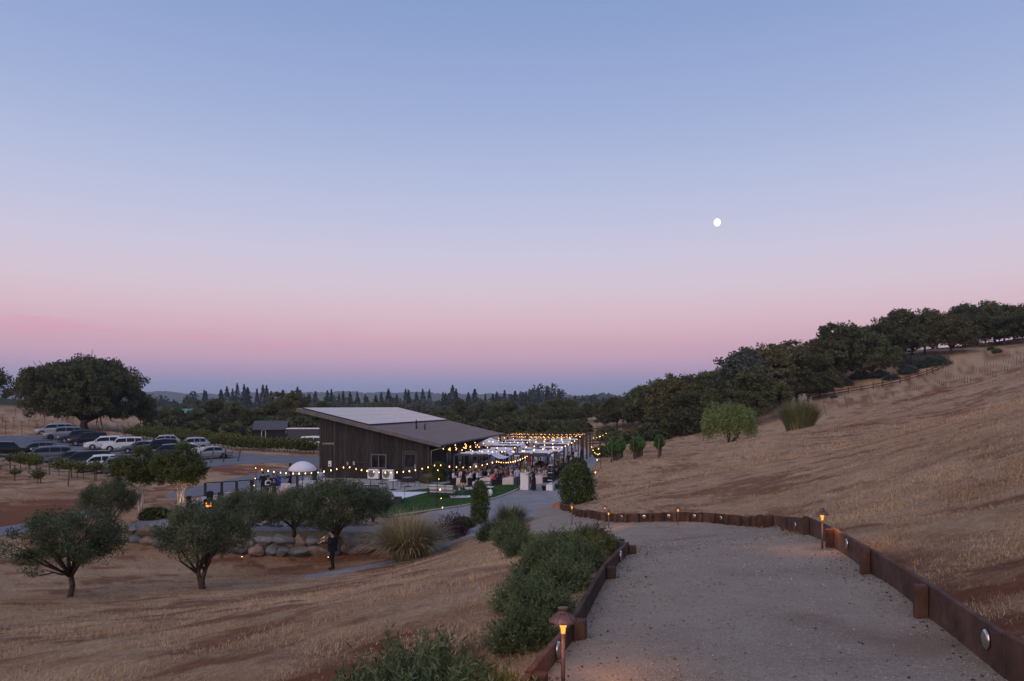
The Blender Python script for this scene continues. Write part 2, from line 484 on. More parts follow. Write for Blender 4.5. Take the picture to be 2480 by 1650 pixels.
terrace_poly = smooth_line(hit_many([(330, 1298), (420, 1296), (560, 1300), (740, 1299), (900, 1302), (960, 1300), (940, 1279), (800, 1276), (640, 1275), (480, 1274), (360, 1268), (330, 1278)]), 3, True)
SHEETS = [path_poly, drive_poly, patio_poly, lawn_poly, lot_poly, road_poly, lower_road_poly]

def terrain_mesh():
    th = np.concatenate([np.radians(np.linspace(-46, 46, 380)), np.radians(np.linspace(50, 310, 66))])
    r = np.concatenate([[0.6, 1.2], np.geomspace(2.0, 130.0, 270), np.geomspace(134, 6000, 66)])
    T, R = np.meshgrid(th, r)
    X = np.sin(T) * R; Y = np.cos(T) * R
    Z = ground_np(X, Y)
    n = X.shape[1]; m = X.shape[0]
    # small unevenness of tilled ground, fading under the made surfaces
    rough = (np.sin(X * 1.7 + 0.6 * np.sin(Y * 0.9)) * np.sin(Y * 2.1 + X * .4) * 0.5 + np.sin(X * 4.3 + Y * 1.2) * np.sin(Y * 3.7 - X) * 0.3)
    amp = np.clip((R - 3) / 6, 0, 1) * np.clip((230 - R) / 100, 0, 1) * 0.085
    keep = np.ones_like(X)
    low = np.zeros_like(X)
    for pl in SHEETS:
        near = (X > min(p[0] for p in pl) - 3) & (X < max(p[0] for p in pl) + 3) & (Y > min(p[1] for p in pl) - 3) & (Y < max(p[1] for p in pl) + 3)
        idx = np.nonzero(near)
        if len(idx[0]) == 0: continue
        xs, ys = X[idx], Y[idx]
        ins = inside(pl, xs, ys); ds = dist_poly(pl, xs, ys)
        keep[idx] = np.minimum(keep[idx], np.where(ins, 0, np.clip(ds / 1.0, 0, 1)))
        low[idx] = np.maximum(low[idx], np.where(ins, np.clip(ds / 0.5, 0, 1) * 0.14, 0))
    Z = Z + rough * amp * keep - low
    # bank above the right-hand edging: the slope is held back by the timbers
    V = np.c_[X.ravel(), Y.ravel(), Z.ravel()]
    i, j = np.meshgrid(np.arange(m - 1), np.arange(n), indexing='ij')
    f = np.c_[(i * n + j).ravel(), (i * n + (j + 1) % n).ravel(), ((i + 1) * n + (j + 1) % n).ravel(), ((i + 1) * n + j).ravel()]
    f = f[:, ::-1]
    V = np.vstack([V, [[0, 0, G(0, 0)]]])
    fan = np.c_[np.arange(n), (np.arange(n) + 1) % n, np.full(n, len(V) - 1), np.full(n, len(V) - 1)]
    me = mesh_np('terrain', V, f, smooth=True)
    # bare soil amount as a colour layer: where the ground really is red earth
    soil = np.zeros(len(V))
    X1, Y1 = V[:, 0], V[:, 1]
    def blob(cx, cy, rx, ry, a, rot=0.0):
        c, s = math.cos(rot), math.sin(rot)
        u = ((X1 - cx) * c + (Y1 - cy) * s) / rx; v = (-(X1 - cx) * s + (Y1 - cy) * c) / ry
        np.maximum(soil, a * np.exp(-(u * u + v * v)), out=soil)
    for (px, py, rx, ry, a) in SOIL:
        h = hit_many([(px, py)])[0]
        blob(h[0], h[1], rx, ry, a)
    at = me.attributes.new('soil', 'FLOAT', 'POINT'); at.data.foreach_set('value', soil.astype(np.float32))
    at = me.attributes.new('bare', 'FLOAT', 'POINT'); at.data.foreach_set('value', bare_np(X1, Y1).astype(np.float32))
    at = me.attributes.new('tone', 'FLOAT', 'POINT'); at.data.foreach_set('value', tone_np(X1, Y1).astype(np.float32))
    wood = np.clip((np.hypot(X1, Y1) - 215) / 40, 0, 1)
    at = me.attributes.new('woods', 'FLOAT', 'POINT'); at.data.foreach_set('value', wood.astype(np.float32))
    return me
SOIL = [(-40, 1262, 5, 1.8, 1.7), (40, 1246, 5, 1.8, 1.7), (110, 1230, 4, 1.6, 1.7), (160, 1216, 4, 1.5, 1.6), (230, 1195, 6, 2.5, .85), (90, 1215, 6, 2.0, .6), (640, 1150, 4, 1.5, .8), (560, 1140, 7, 2.5, .5), (850, 1345, 4, 2.2, 1.0), (720, 1385, 2.6, 1.6, .9), (640, 1352, 4, 1.5, .7),
        (1100, 1410, 1.2, .9, .6), (1560, 1095, 4, 9, .85), (1470, 1098, 2, 7, .9), (2100, 1030, 6, 6, .55), (2240, 960, 8, 5, .5), (1480, 1262, 1, 1.2, .7), (600, 1108, 12, 1.6, .8), (700, 1110, 10, 1.6, .9), (1300, 1050, 14, 9, .6),
        (2130, 1370, 1.2, 1.2, .8), (2300, 1440, .6, .8, .9), (860, 1640, 1.0, 1.2, .9), (1010, 1580, .8, .8, .7), (1660, 1025, 12, 3, .5), (2000, 925, 10, 6, .6), (1440, 1265, 2, 1, .8), (300, 1330, 3, 1.5, .6), (120, 1370, 2.5, 1.0, .5)]

def ground_material():
    m = bpy.data.materials.new('dry_grass_hillside'); m.use_nodes = True
    t = m.node_tree; b = t.nodes['Principled BSDF']
    b.inputs['Roughness'].default_value = 0.95; b.inputs['Specular IOR Level'].default_value = 0.08
    tc = t.nodes.new('ShaderNodeTexCoord').outputs['Object']
    def noise(scale, detail=5, rough=.6, stretch=(1, 1, 1), rot=0.0):
        mp = t.nodes.new('ShaderNodeMapping'); mp.inputs['Scale'].default_value = stretch; mp.inputs['Rotation'].default_value = (0, 0, rot)
        t.links.new(tc, mp.inputs[0])
        n = t.nodes.new('ShaderNodeTexNoise'); n.inputs['Scale'].default_value = scale; n.inputs['Detail'].default_value = detail; n.inputs['Roughness'].default_value = rough
        t.links.new(mp.outputs[0], n.inputs['Vector']); return n.outputs['Fac']
    def ramp(fac, stops):
        r = t.nodes.new('ShaderNodeValToRGB')
        while len(r.color_ramp.elements) < len(stops): r.color_ramp.elements.new(.5)
        for e, (p, c) in zip(r.color_ramp.elements, stops):
            e.position = p; e.color = (c, c, c, 1) if isinstance(c, (int, float)) else tuple(c) + (1,)
        t.links.new(fac, r.inputs[0]); return r.outputs[0]
    def mth(op, a, c):
        n = t.nodes.new('ShaderNodeMath'); n.operation = op
        for i, v in enumerate((a, c)):
            if isinstance(v, (int, float)): n.inputs[i].default_value = v
            else: t.links.new(v, n.inputs[i])
        return n.outputs[0]
    def mix(f, a, c):
        n = t.nodes.new('ShaderNodeMix'); n.data_type = 'RGBA'
        if isinstance(f, (int, float)): n.inputs[0].default_value = f
        else: t.links.new(f, n.inputs[0])
        for i, v in ((6, a), (7, c)):
            if isinstance(v, tuple): n.inputs[i].default_value = v + (1,)
            else: t.links.new(v, n.inputs[i])
        return n.outputs[2]
    mid = noise(2.6, 6, .7)
    fine = noise(9.0, 7, .78)
    finest = noise(38.0, 3, .7)
    tn = t.nodes.new('ShaderNodeAttribute'); tn.attribute_name = 'tone'
    br = t.nodes.new('ShaderNodeAttribute'); br.attribute_name = 'bare'
    straw = mix(ramp(fine, [(.36, 0.0), (.64, 1.0)]), (0.23, 0.130, 0.066), (0.62, 0.425, 0.255))
    straw = mix(ramp(mid, [(.40, .0), (.62, .62)]), straw, (0.27, 0.150, 0.082))
    straw = mix(mth('MULTIPLY', tn.outputs['Fac'], .55), straw, (0.64, 0.46, 0.30))
    straw = mix(ramp(finest, [(.32, .5), (.50, 0.0)]), straw, (0.13, 0.072, 0.040))
    soil_c = mix(fine, (0.110, 0.036, 0.019), (0.27, 0.110, 0.058))
    at = t.nodes.new('ShaderNodeAttribute'); at.attribute_name = 'soil'
    s = mth('ADD', mth('MULTIPLY', br.outputs['Fac'], mth('ADD', .25, mth('MULTIPLY', mid, .9))), mth('MULTIPLY', at.outputs['Fac'], mth('ADD', 0.25, mth('MULTIPLY', mid, 1.3))))
    s = mth('MINIMUM', s, 0.92)
    colr = mix(s, straw, soil_c)
    wd = t.nodes.new('ShaderNodeAttribute'); wd.attribute_name = 'woods'
    colr = mix(wd.outputs['Fac'], colr, (0.05, 0.055, 0.028))
    t.links.new(colr, b.inputs['Base Color'])
    h = mth('ADD', mth('MULTIPLY', fine, .7), mth('MULTIPLY', finest, .35))
    h = mth('ADD', h, mth('MULTIPLY', mid, 1.8))
    bp = t.nodes.new('ShaderNodeBump'); bp.inputs['Strength'].default_value = 1.0; bp.inputs['Distance'].default_value = 0.09
    t.links.new(h, bp.inputs['Height']); t.links.new(bp.outputs[0], b.inputs['Normal'])
    return m
M = {}
M['ground'] = ground_material()
me = terrain_mesh(); me.materials.append(M['ground'])
terrain = tag(obj('hillside_ground', me), kind='structure')

def sheet(name, poly, material, lift, grid=0.35, thick=0.22, dz=None):
    """a made surface following the ground: triangulated interior points + outline, with a skirt"""
    poly = [np.array(p, float) for p in poly]
    # densify outline
    out = []
    for i in range(len(poly)):
        a = poly[i]; c = poly[(i + 1) % len(poly)]
        k = max(1, int(np.linalg.norm(c - a) / (grid * 1.5)))
        for q in range(k): out.append(a + (c - a) * q / k)
    out = np.array(out)
    x0, y0 = out.min(0); x1, y1 = out.max(0)
    gx, gy = np.meshgrid(np.arange(x0 + grid / 2, x1, grid), np.arange(y0 + grid / 2, y1, grid))
    gx = gx + (np.arange(gx.shape[0])[:, None] % 2) * grid * .5
    ins = inside(out, gx, gy) & (dist_poly(out[::2], gx, gy) > grid * .45)
    pts = np.vstack([out, np.c_[gx[ins], gy[ins]]])
    from mathutils.geometry import delaunay_2d_cdt
    n = len(out)
    vs, es, fs, *_ = delaunay_2d_cdt([Vector(p) for p in pts], [], [list(range(n))], 1, 1e-5)
    V2 = np.array([(v.x, v.y) for v in vs])
    Z = ground_np(V2[:, 0], V2[:, 1]) + lift
    if dz is not None: Z = Z + dz(V2[:, 0], V2[:, 1])
    V = np.c_[V2, Z].tolist()
    faces = [list(f) for f in fs]
    ar = 0
    for f in faces[:1]:
        a, c, d = (V2[k] for k in f[:3]); ar = (c[0] - a[0]) * (d[1] - a[1]) - (c[1] - a[1]) * (d[0] - a[0])
    if ar < 0: faces = [f[::-1] for f in faces]
    # skirt from boundary edges
    cnt = {}
    for f in faces:
        for a, c in zip(f, f[1:] + f[:1]): cnt[(a, c)] = 1
    for (a, c) in list(cnt):
        if (c, a) not in cnt:
            k = len(V)
            V.append([V[a][0], V[a][1], V[a][2] - thick]); V.append([V[c][0], V[c][1], V[c][2] - thick])
            faces.append([c, a, k, k + 1])
    return tag(obj(name, mesh_np(name, np.array(V), faces, mat=material, smooth=False)), kind='structure')

def gravel_mat(name, c1, c2, speck, s1=90.0, bump=.6, patch=None):
    m = bpy.data.materials.new(name); m.use_nodes = True
    t = m.node_tree; b = t.nodes['Principled BSDF']
    b.inputs['Roughness'].default_value = .92; b.inputs['Specular IOR Level'].default_value = .12
    tc = t.nodes.new('ShaderNodeTexCoord').outputs['Object']
    v = t.nodes.new('ShaderNodeTexVoronoi'); v.inputs['Scale'].default_value = s1; t.links.new(tc, v.inputs['Vector'])
    n = t.nodes.new('ShaderNodeTexNoise'); n.inputs['Scale'].default_value = .7; n.inputs['Detail'].default_value = 6; n.inputs['Roughness'].default_value = .7; t.links.new(tc, n.inputs['Vector'])
    n2 = t.nodes.new('ShaderNodeTexNoise'); n2.inputs['Scale'].default_value = 14; n2.inputs['Detail'].default_value = 6; n2.inputs['Roughness'].default_value = .75; t.links.new(tc, n2.inputs['Vector'])
    def mix(f, a, c):
        x = t.nodes.new('ShaderNodeMix'); x.data_type = 'RGBA'
        t.links.new(f, x.inputs[0])
        for i, q in ((6, a), (7, c)):
            if isinstance(q, tuple): x.inputs[i].default_value = q + (1,)
            else: t.links.new(q, x.inputs[i])
        return x.outputs[2]
    def ramp(f, a, c):
        r = t.nodes.new('ShaderNodeMapRange'); r.inputs[1].default_value = a; r.inputs[2].default_value = c; t.links.new(f, r.inputs[0]); return r.outputs[0]
    base = mix(ramp(n.outputs['Fac'], .36, .64), c1, c2)
    sp = t.nodes.new('ShaderNodeSeparateColor'); t.links.new(v.outputs['Color'], sp.inputs[0])
    base = mix(ramp(sp.outputs[0], .62, 1.0), base, speck)
    dark = tuple(c * .42 for c in c1)
    base = mix(ramp(n2.outputs['Fac'], .60, .76), base, dark)
    if patch: 
        n3 = t.nodes.new('ShaderNodeTexNoise'); n3.inputs['Scale'].default_value = .5; n3.inputs['Detail'].default_value = 4; t.links.new(tc, n3.inputs['Vector'])
        base = mix(ramp(n3.outputs['Fac'], .60, .75), base, patch)
    t.links.new(base, b.inputs['Base Color'])
    ad = t.nodes.new('ShaderNodeMath'); ad.operation = 'ADD'; t.links.new(v.outputs['Distance'], ad.inputs[0]); t.links.new(n2.outputs['Fac'], ad.inputs[1])
    bp = t.nodes.new('ShaderNodeBump'); bp.inputs['Strength'].default_value = bump; bp.inputs['Distance'].default_value = .03
    t.links.new(ad.outputs[0], bp.inputs['Height']); t.links.new(bp.outputs[0], b.inputs['Normal'])
    return m
M['path'] = gravel_mat('decomposed_granite', (.27, .22, .17), (.365, .305, .24), (.43, .37, .30), 80, .7, (.22, .15, .105))
M['gravel'] = gravel_mat('blue_gravel', (.20, .195, .20), (.29, .285, .29), (.40, .39, .40), 28, .8)
M['concrete'] = gravel_mat('patio_concrete', (.33, .30, .275), (.41, .375, .345), (.40, .37, .345), 12, .15)
M['asphalt'] = gravel_mat('asphalt', (.135, .14, .16), (.185, .19, .21), (.22, .22, .24), 40, .25)
M['lawn'] = gravel_mat('lawn_turf', (.030, .075, .022), (.052, .11, .032), (.06, .13, .04), 30, .8)
M['terrace'] = gravel_mat('terrace_soil', (.27, .235, .215), (.34, .30, .28), (.4, .37, .35), 25, .6)

def path_edge_settle(x, y):
    return np.zeros_like(x)
sheet('gravel_path', path_poly, M['path'], 0.02, .3)
sheet('gravel_drive', drive_poly, M['gravel'], 0.016, .8)
sheet('patio_paving', patio_poly, M['concrete'], 0.005, 1.0)
sheet('lawn_ground', lawn_poly, M['lawn'], 0.03, .7)
sheet('parking_lot_ground', lot_poly, M['asphalt'], 0.012, 1.8)
sheet('service_road', road_poly, M['asphalt'], 0.012, 1.5)
sheet('lower_road', lower_road_poly, M['asphalt'], 0.012, 1.2)

# ------------------------------------------------------------------ vegetation builders
def unit(n, rng):
    v = rng.normal(size=(n, 3)); return v / np.linalg.norm(v, axis=1)[:, None]

def leaf_quads(cen, size, rng, aspect=.5, droop=0.0, dirs=None, szvar=.35):
    """one small rhombic leaf per centre"""
    n = len(cen)
    t = dirs if dirs is not None else unit(n, rng)
    if droop: t = t + np.array([0, 0, -droop]); t /= np.linalg.norm(t, axis=1)[:, None]
    k = unit(n, rng)
    b = np.cross(t, k); b /= (np.linalg.norm(b, axis=1)[:, None] + 1e-9)
    s = size * (1 + rng.uniform(-szvar, szvar, n))[:, None]
    a = t * s * .5; b = b * s * aspect * .5
    V = np.stack([cen - a, cen - b, cen + a, cen + b], axis=1).reshape(-1, 3)
    Fc = np.arange(n * 4).reshape(n, 4)
    return V, Fc

def foliage_mesh(name, V, Fc, var, material):
    me = mesh_np(name, V, Fc, mat=material)
    at = me.attributes.new('var', 'FLOAT', 'FACE'); at.data.foreach_set('value', var.astype(np.float32))
    return me

def clump_crown(name, clumps, rad, per, size, material, rng, aspect=.55, flat=.75, droop=0.0):
    """clumps: (N,3) centres, rad (N,) radii"""
    C = np.repeat(clumps, per, axis=0); R = np.repeat(rad, per)
    u = unit(len(C), rng) * (rng.uniform(0, 1, len(C)) ** .45)[:, None]
    u[:, 2] *= flat
    cen = C + u * R[:, None]
    V, Fc = leaf_quads(cen, size, rng, aspect, droop)
    cv = np.repeat(rng.uniform(0, 1, len(clumps)), per)
    var = np.clip(.55 * cv + .45 * rng.uniform(0, 1, len(C)), 0, 1)
    return foliage_mesh(name, V, Fc, var, material)

def lobes_to_clumps(lobes, per_lobe, rng, rad=(.75, 1.2), low=-.45):
    cl, rd = [], []
    for (x, y, z, rx, rz) in lobes:
        n = max(4, int(per_lobe * rx))
        u = unit(n * 2, rng); u = u[u[:, 2] > low][:n]
        k = rng.uniform(.72, 1.0, len(u))[:, None]
        cl.append(np.array([x, y, z]) + u * k * np.array([rx, rx, rz])); rd.append(rng.uniform(rad[0], rad[1], len(u)))
    return np.vstack(cl), np.concatenate(rd)

def limb_mesh(name, base_r, lobes, height, material, rng, fork=.35, stems=1, spread=.3, wob=.12):
    b = MB()
    for s in range(stems):
        off = Vector((rng.uniform(-1, 1), rng.uniform(-1, 1), 0)) * (spread if stems > 1 else 0)
        fz = height * fork * rng.uniform(.85, 1.15)
        top = Vector((off.x * 2.2, off.y * 2.2, fz))
        p0 = Vector((off.x * .25, off.y * .25, -height * .03))
        mid = p0.lerp(top, .5) + Vector((rng.normal(), rng.normal(), 0)) * wob * height * .12
        b.tube([p0, p0 + Vector((0, 0, height * .06)), mid, top], [base_r * 1.35, base_r, base_r * .85, base_r * .72], 8)
        sel = lobes if stems == 1 else [l for i, l in enumerate(lobes) if i % stems == s]
        for l in sel:
            e = Vector(l[:3]); st = top.lerp(mid, rng.uniform(0, .5))
            m1 = st.lerp(e, .5) + Vector((rng.normal(), rng.normal(), rng.normal() * .5)) * wob * height * .18
            b.tube([st, m1, e], [base_r * .5, base_r * .32, base_r * .1], 6)
            for q in range(2):
                e2 = e + Vector(unit(1, rng)[0]) * l[3] * .7
                b.tube([m1.lerp(e, .4), m1.lerp(e2, .75) , e2], [base_r * .22, base_r * .13, base_r * .05], 5)
    return b.mesh(name, material, smooth=True)

M['bark'] = mat('oak_bark', (.095, .072, .055), .95, .5, 6, .8, 14)
M['bark_olive'] = mat('olive_bark', (.075, .055, .042), .95, .5, 9, .8, 25)
M['bark_birch'] = mat('birch_bark', (.62, .52, .45), .8, .25, 5, .4, 18, stretch=(1, 1, 3))
M['leaf_oak'] = leaf_mat('oak_leaf', (.038, .049, .022), (.150, .158, .070), scale=.35)
M['leaf_oak_warm'] = leaf_mat('oak_leaf_warm', (.048, .050, .020), (.185, .165, .062), scale=.4)
M['leaf_oak_grey'] = leaf_mat('grey_pine_leaf', (.060, .072, .056), (.150, .165, .130), scale=.4)
M['leaf_pine'] = leaf_mat('conifer_needle', (.032, .046, .034), (.090, .110, .075), scale=.3)
M['leaf_olive'] = leaf_mat('olive_leaf', (.028, .042, .018), (.135, .158, .080), scale=1.2)
M['leaf_birch'] = leaf_mat('birch_leaf', (.030, .045, .012), (.120, .135, .036), scale=1.2)
M['leaf_pepper'] = leaf_mat('pepper_tree_leaf', (.075, .115, .030), (.27, .33, .11), scale=.8)
M['leaf_laurel'] = leaf_mat('laurel_leaf', (.024, .044, .012), (.130, .170, .055), scale=1.6, rough=.4)
M['leaf_shrub'] = leaf_mat('path_shrub_leaf', (.028, .046, .020), (.150, .185, .085), scale=1.8, rough=.6, obj_var=.38)
M['leaf_shrub_yellow'] = leaf_mat('yellow_shrub_leaf', (.055, .062, .016), (.21, .21, .06), scale=2)
M['leaf_sage'] = leaf_mat('sage_leaf', (.030, .042, .036), (.095, .115, .098), scale=.6)
M['leaf_vine'] = leaf_mat('vine_leaf', (.028, .046, .012), (.15, .155, .042), scale=1.5)
M['leaf_vine_green'] = leaf_mat('green_vine_leaf', (.022, .062, .014), (.095, .190, .045), scale=1.5)
M['leaf_purple'] = leaf_mat('barberry_leaf', (.022, .008, .014), (.085, .030, .045), scale=2)
M['blade_straw'] = leaf_mat('ornamental_blade', (.17, .14, .065), (.48, .39, .22), scale=1.2)
M['blade_green'] = leaf_mat('pampas_blade', (.06, .085, .03), (.28, .27, .13), scale=.8)
M['plume'] = leaf_mat('pampas_plume', (.45, .36, .32), (.68, .58, .52), scale=1)
M['straw'] = leaf_mat('dry_grass_blade', (.29, .17, .092), (.62, .44, .275), scale=.5, obj_var=0, trans=.15)

PROTO = {}
def oak_proto(key, seed, H, Wd, nl, leafm, size=.42, per=44, per_lobe=9, fork=.2, base=.26, low=-.75, zlo=.26):
    rng = np.random.default_rng(seed)
    lobes = []
    for i in range(nl):
        a = 2 * math.pi * i / nl + rng.uniform(-.4, .4)
        rr = Wd * .5 * rng.uniform(.35, .68)
        lobes.append((rr * math.cos(a), rr * math.sin(a), H * rng.uniform(zlo, .72), Wd * rng.uniform(.18, .26), H * rng.uniform(.16, .24)))
    for i in range(max(2, nl // 3)):
        a = rng.uniform(0, 6.28); rr = Wd * .18 * rng.uniform(0, 1)
        lobes.append((rr * math.cos(a), rr * math.sin(a), H * rng.uniform(.74, .84), Wd * rng.uniform(.16, .24), H * rng.uniform(.13, .18)))
    cl, rd = lobes_to_clumps(lobes, per_lobe, rng, (H * .055, H * .10), low)
    PROTO[key] = (limb_mesh('trunk', base, lobes, H, M['bark'], rng, fork), clump_crown('crown', cl, rd, per, size, M[leafm], rng))
oak_proto('oakA', 1, 10, 11, 11, 'leaf_oak')
oak_proto('oakB', 2, 10, 9, 10, 'leaf_oak')
oak_proto('oakC', 3, 10, 12, 12, 'leaf_oak_warm')
oak_proto('oakD', 4, 10, 8, 9, 'leaf_oak_grey')
oak_proto('oakE', 5, 10, 10, 10, 'leaf_oak', per=30, size=.5)
oak_proto('bigoak', 12, 15.3, 29, 23, 'leaf_oak', size=.5, per=80, per_lobe=6.5, fork=.16, base=.95, low=-.75, zlo=.30)

def conifer_proto(key, seed, H, Wd, leafm='leaf_pine'):
    rng = np.random.default_rng(seed)
    b = MB().tube([(0, 0, -.5), (0, 0, H * .5), (0, 0, H * .97)], [H * .018, H * .011, H * .002], 6)
    n = 1500
    z = H * (0.12 + .88 * rng.uniform(0, 1, n) ** 1.25)
    tier = .78 + .22 * np.sin(z * 14.0 / H * 3.1 + rng.uniform(0, 1))
    rmax = Wd * .5 * (1 - z / H) ** .95 * tier + .05
    a = rng.uniform(0, 2 * np.pi, n); sect = .75 + .25 * np.sin(a * 3 + seed) * np.sin(z * 1.1)
    r = rmax * sect * rng.uniform(.2, 1.0, n) ** .5
    cen = np.c_[r * np.cos(a), r * np.sin(a), z - r * .22]
    d = np.c_[np.cos(a), np.sin(a), np.full(n, -.35)]; d /= np.linalg.norm(d, axis=1)[:, None]
    V, Fc = leaf_quads(cen, H * .052, rng, .5, 0, d)
    PROTO[key] = (b.mesh('trunk', M['bark'], True), foliage_mesh('crown', V, Fc, rng.uniform(0, 1, n), M[leafm]))
for k, (w) in enumerate((19.0, 16.0, 21.0)): conifer_proto('fir%d' % k, 30 + k, 22, w)

def olive_proto(key, seed, H, Wd, stems=2, leafm='leaf_olive', size=.115, per=330, bark='bark_olive', base=.11, nl=20, aspect=.26, fork=.22, low=-.8, droop=.1, rad=(.24, .42), per_lobe=9, spread=.35, lift=0.0):
    rng = np.random.default_rng(seed)
    lobes = []
    for i in range(nl):
        a = 2.4 * i + rng.uniform(-.3, .3); rr = Wd * .5 * math.sqrt((i + .5) / nl) * .78
        zc = H * (.80 - .34 * (rr / (Wd * .5)) ** 1.5 + rng.uniform(-.26, .05)) + lift
        lobes.append((rr * math.cos(a), rr * math.sin(a), zc, Wd * rng.uniform(.12, .19), H * rng.uniform(.12, .19)))
    cl, rd = lobes_to_clumps(lobes, per_lobe * 2, rng, rad, low)
    PROTO[key] = (limb_mesh('trunk', base, lobes, H, M[bark], rng, fork, stems, spread, .2), clump_crown('crown', cl, rd, max(10, per * 13 // max(1, len(cl))), size, M[leafm], rng, aspect, .8, droop))
def ellip_proto(key, seed, H, Wd, stems, leafm, size, nleaf, bark, base, aspect, zc=.62, rz=.37, ncl=120, crad=(.26, .46), spread=.1, fork=.28, droop=.1, under=-.75):
    rng = np.random.default_rng(seed)
    u = unit(ncl * 3, rng); u = u[u[:, 2] > under][:ncl]
    k = rng.uniform(.35, 1.0, len(u)) ** .5
    ph = rng.uniform(0, 6.28, 3)
    az = np.arctan2(u[:, 1], u[:, 0])
    lump = .84 + .12 * np.sin(3 * az + ph[0] + 2 * u[:, 2]) + .10 * np.sin(5 * az + ph[1]) * np.cos(3 * u[:, 2] + ph[2])
    cl = u * (k * lump)[:, None] * np.array([Wd * .5, Wd * .5, H * rz]) + np.array([0, 0, H * zc])
    rd = rng.uniform(crad[0], crad[1], len(cl))
    lobes = [(x * .75, y * .75, z, Wd * .12, H * .1) for x, y, z in cl[np.argsort(-k)][:14]]
    PROTO[key] = (limb_mesh('trunk', base, lobes, H, M[bark], rng, fork, stems, spread, .2), clump_crown('crown', cl, rd, max(8, nleaf // len(cl)), size, M[leafm], rng, aspect, .85, droop))
for k, s in enumerate((41, 42, 43)): ellip_proto('olive%d' % k, s, 3.5, 4.2, 1 + (k > 0), 'leaf_olive', .115, 21000, 'bark_olive', .11, .26, .63 - .02 * k, .36, 125 + 10 * k)
ellip_proto('birch', 51, 4.4, 3.3, 5, 'leaf_birch', .10, 16000, 'bark_birch', .05, .7, .64, .33, 110, (.26, .44), .22, .33, .2)
if False: olive_proto('olive%d' % k, s, 3.5, 4.2, 1 + (k > 0), per=1500, spread=.10)
if False: olive_proto('birch', 51, 4.4, 3.9, 5, 'leaf_birch', .10, 1150, 'bark_birch', .055, 22, .7, .30, -.8, .2, (.28, .46), 9, .28)

def place_tree(name, key, loc, label, cat, group=None, scale=1.0, rz=None, extra=None):
    e = empty(name, loc, random.uniform(0, 6.28) if rz is None else rz, label, cat, group, scale)
    t, c = PROTO[key]
    obj('trunk', t, e); obj('crown', c, e)
    return e

def bush_proto(key, seed, rx, ry, H, n, size, leafm, aspect=.5, up=.5, spiky=.0, sprig=0, base=0.0):
    """leafy shrub: leaves on upright sprigs through a lumpy dome"""
    rng = np.random.default_rng(seed)
    if sprig:
        ns = n // sprig
        u = unit(ns * 3, rng); u = u[u[:, 2] > -.1][:ns]; ns = len(u)
        k = rng.uniform(.45, 1.0, ns) ** .6
        lump = .82 + .18 * np.sin(u[:, 0] * 7 + seed) * np.sin(u[:, 1] * 6 + 2 * seed) + rng.uniform(-.08, .10, ns)
        root = u * (k * lump)[:, None] * np.array([rx, ry, H]) * .86 + np.array([0, 0, base])
        dr = u * np.array([1, 1, .6]) + np.array([0, 0, up]) + rng.normal(size=(ns, 3)) * .28
        dr /= np.linalg.norm(dr, axis=1)[:, None]
        L = (spiky if spiky else .25) * rng.uniform(.6, 1.35, ns)
        tt = np.linspace(0.05, 1, sprig)
        cen = (root[:, None, :] + dr[:, None, :] * (L[:, None] * tt[None, :])[:, :, None]).reshape(-1, 3)
        d2 = np.repeat(dr, sprig, axis=0) * .9 + unit(len(cen), rng) * .9
        d2 /= np.linalg.norm(d2, axis=1)[:, None]
        cen = cen + d2 * size * .45
        V, Fc = leaf_quads(cen, size, rng, aspect, 0, d2)
        var = np.clip(np.repeat(rng.uniform(0, .7, ns), sprig) + np.tile(tt, ns) * .3 + rng.uniform(-.1, .1, len(cen)), 0, 1)
    else:
        m_ = n; z = rng.uniform(.02, 1.0, n); a = rng.uniform(0, 2 * np.pi, n)
        prof = np.clip(1 - np.abs((z - .42) / .60) ** 2.6, 0, 1) ** .55
        lump = .82 + .16 * np.sin(a * 3 + seed + z * 5) * np.sin(z * 9 + a * 2) + .12 * np.sin(a * 7 + z * 13 + seed) + rng.uniform(-.10, .16, n)
        k = prof * lump * rng.uniform(.3, 1.0, n) ** .35
        cen = np.c_[rx * k * np.cos(a), ry * k * np.sin(a), H * z + rng.normal(0, .03, n)]
        V, Fc = leaf_quads(cen, size, rng, aspect)
        var = rng.uniform(0, 1, m_)
    stem = MB()
    for q in range(9):
        a = rng.uniform(0, 6.28); rr = rng.uniform(.2, .75)
        stem.tube([(0, 0, -.1), (rx * rr * .4 * math.cos(a), ry * rr * .4 * math.sin(a), H * .25), (rx * rr * math.cos(a), ry * rr * math.sin(a), H * .6)], [.03, .02, .008], 5)
    PROTO[key] = (stem.mesh('stem', M['bark_olive'], True), foliage_mesh('foliage', V, Fc, var, M[leafm]))
bush_proto('hedgeA', 61, .62, .62, .72, 9600, .075, 'leaf_shrub', .24, .75, .30, 16)
bush_proto('hedgeB', 62, .66, .60, .66, 9600, .070, 'leaf_shrub', .26, .6, .34, 16)
bush_proto('hedgeF', 60, .62, .62, .72, 15000, .05, 'leaf_shrub', .24, .8, .24, 20)
bush_proto('hedgeY', 63, .62, .62, .66, 7600, .085, 'leaf_shrub_yellow', .26, .6, .30, 14)
bush_proto('laurel', 64, 1.45, 1.45, 2.8, 12000, .135, 'leaf_laurel', .5)
bush_proto('column', 65, .55, .55, 2.35, 6500, .10, 'leaf_laurel', .5)
bush_proto('sage', 66, 2.2, 1.6, 1.3, 5000, .20, 'leaf_sage', .4, .8, .35, 8)
bush_proto('purple', 67, .6, .6, .8, 3200, .10, 'leaf_purple', .35, 1.0, .45, 10)
bush_proto('scrub', 68, 1.6, 1.4, 1.5, 2600, .28, 'leaf_oak', .6)
bush_proto('scrub_warm', 69, 1.4, 1.2, 1.2, 2400, .22, 'leaf_birch', .6)
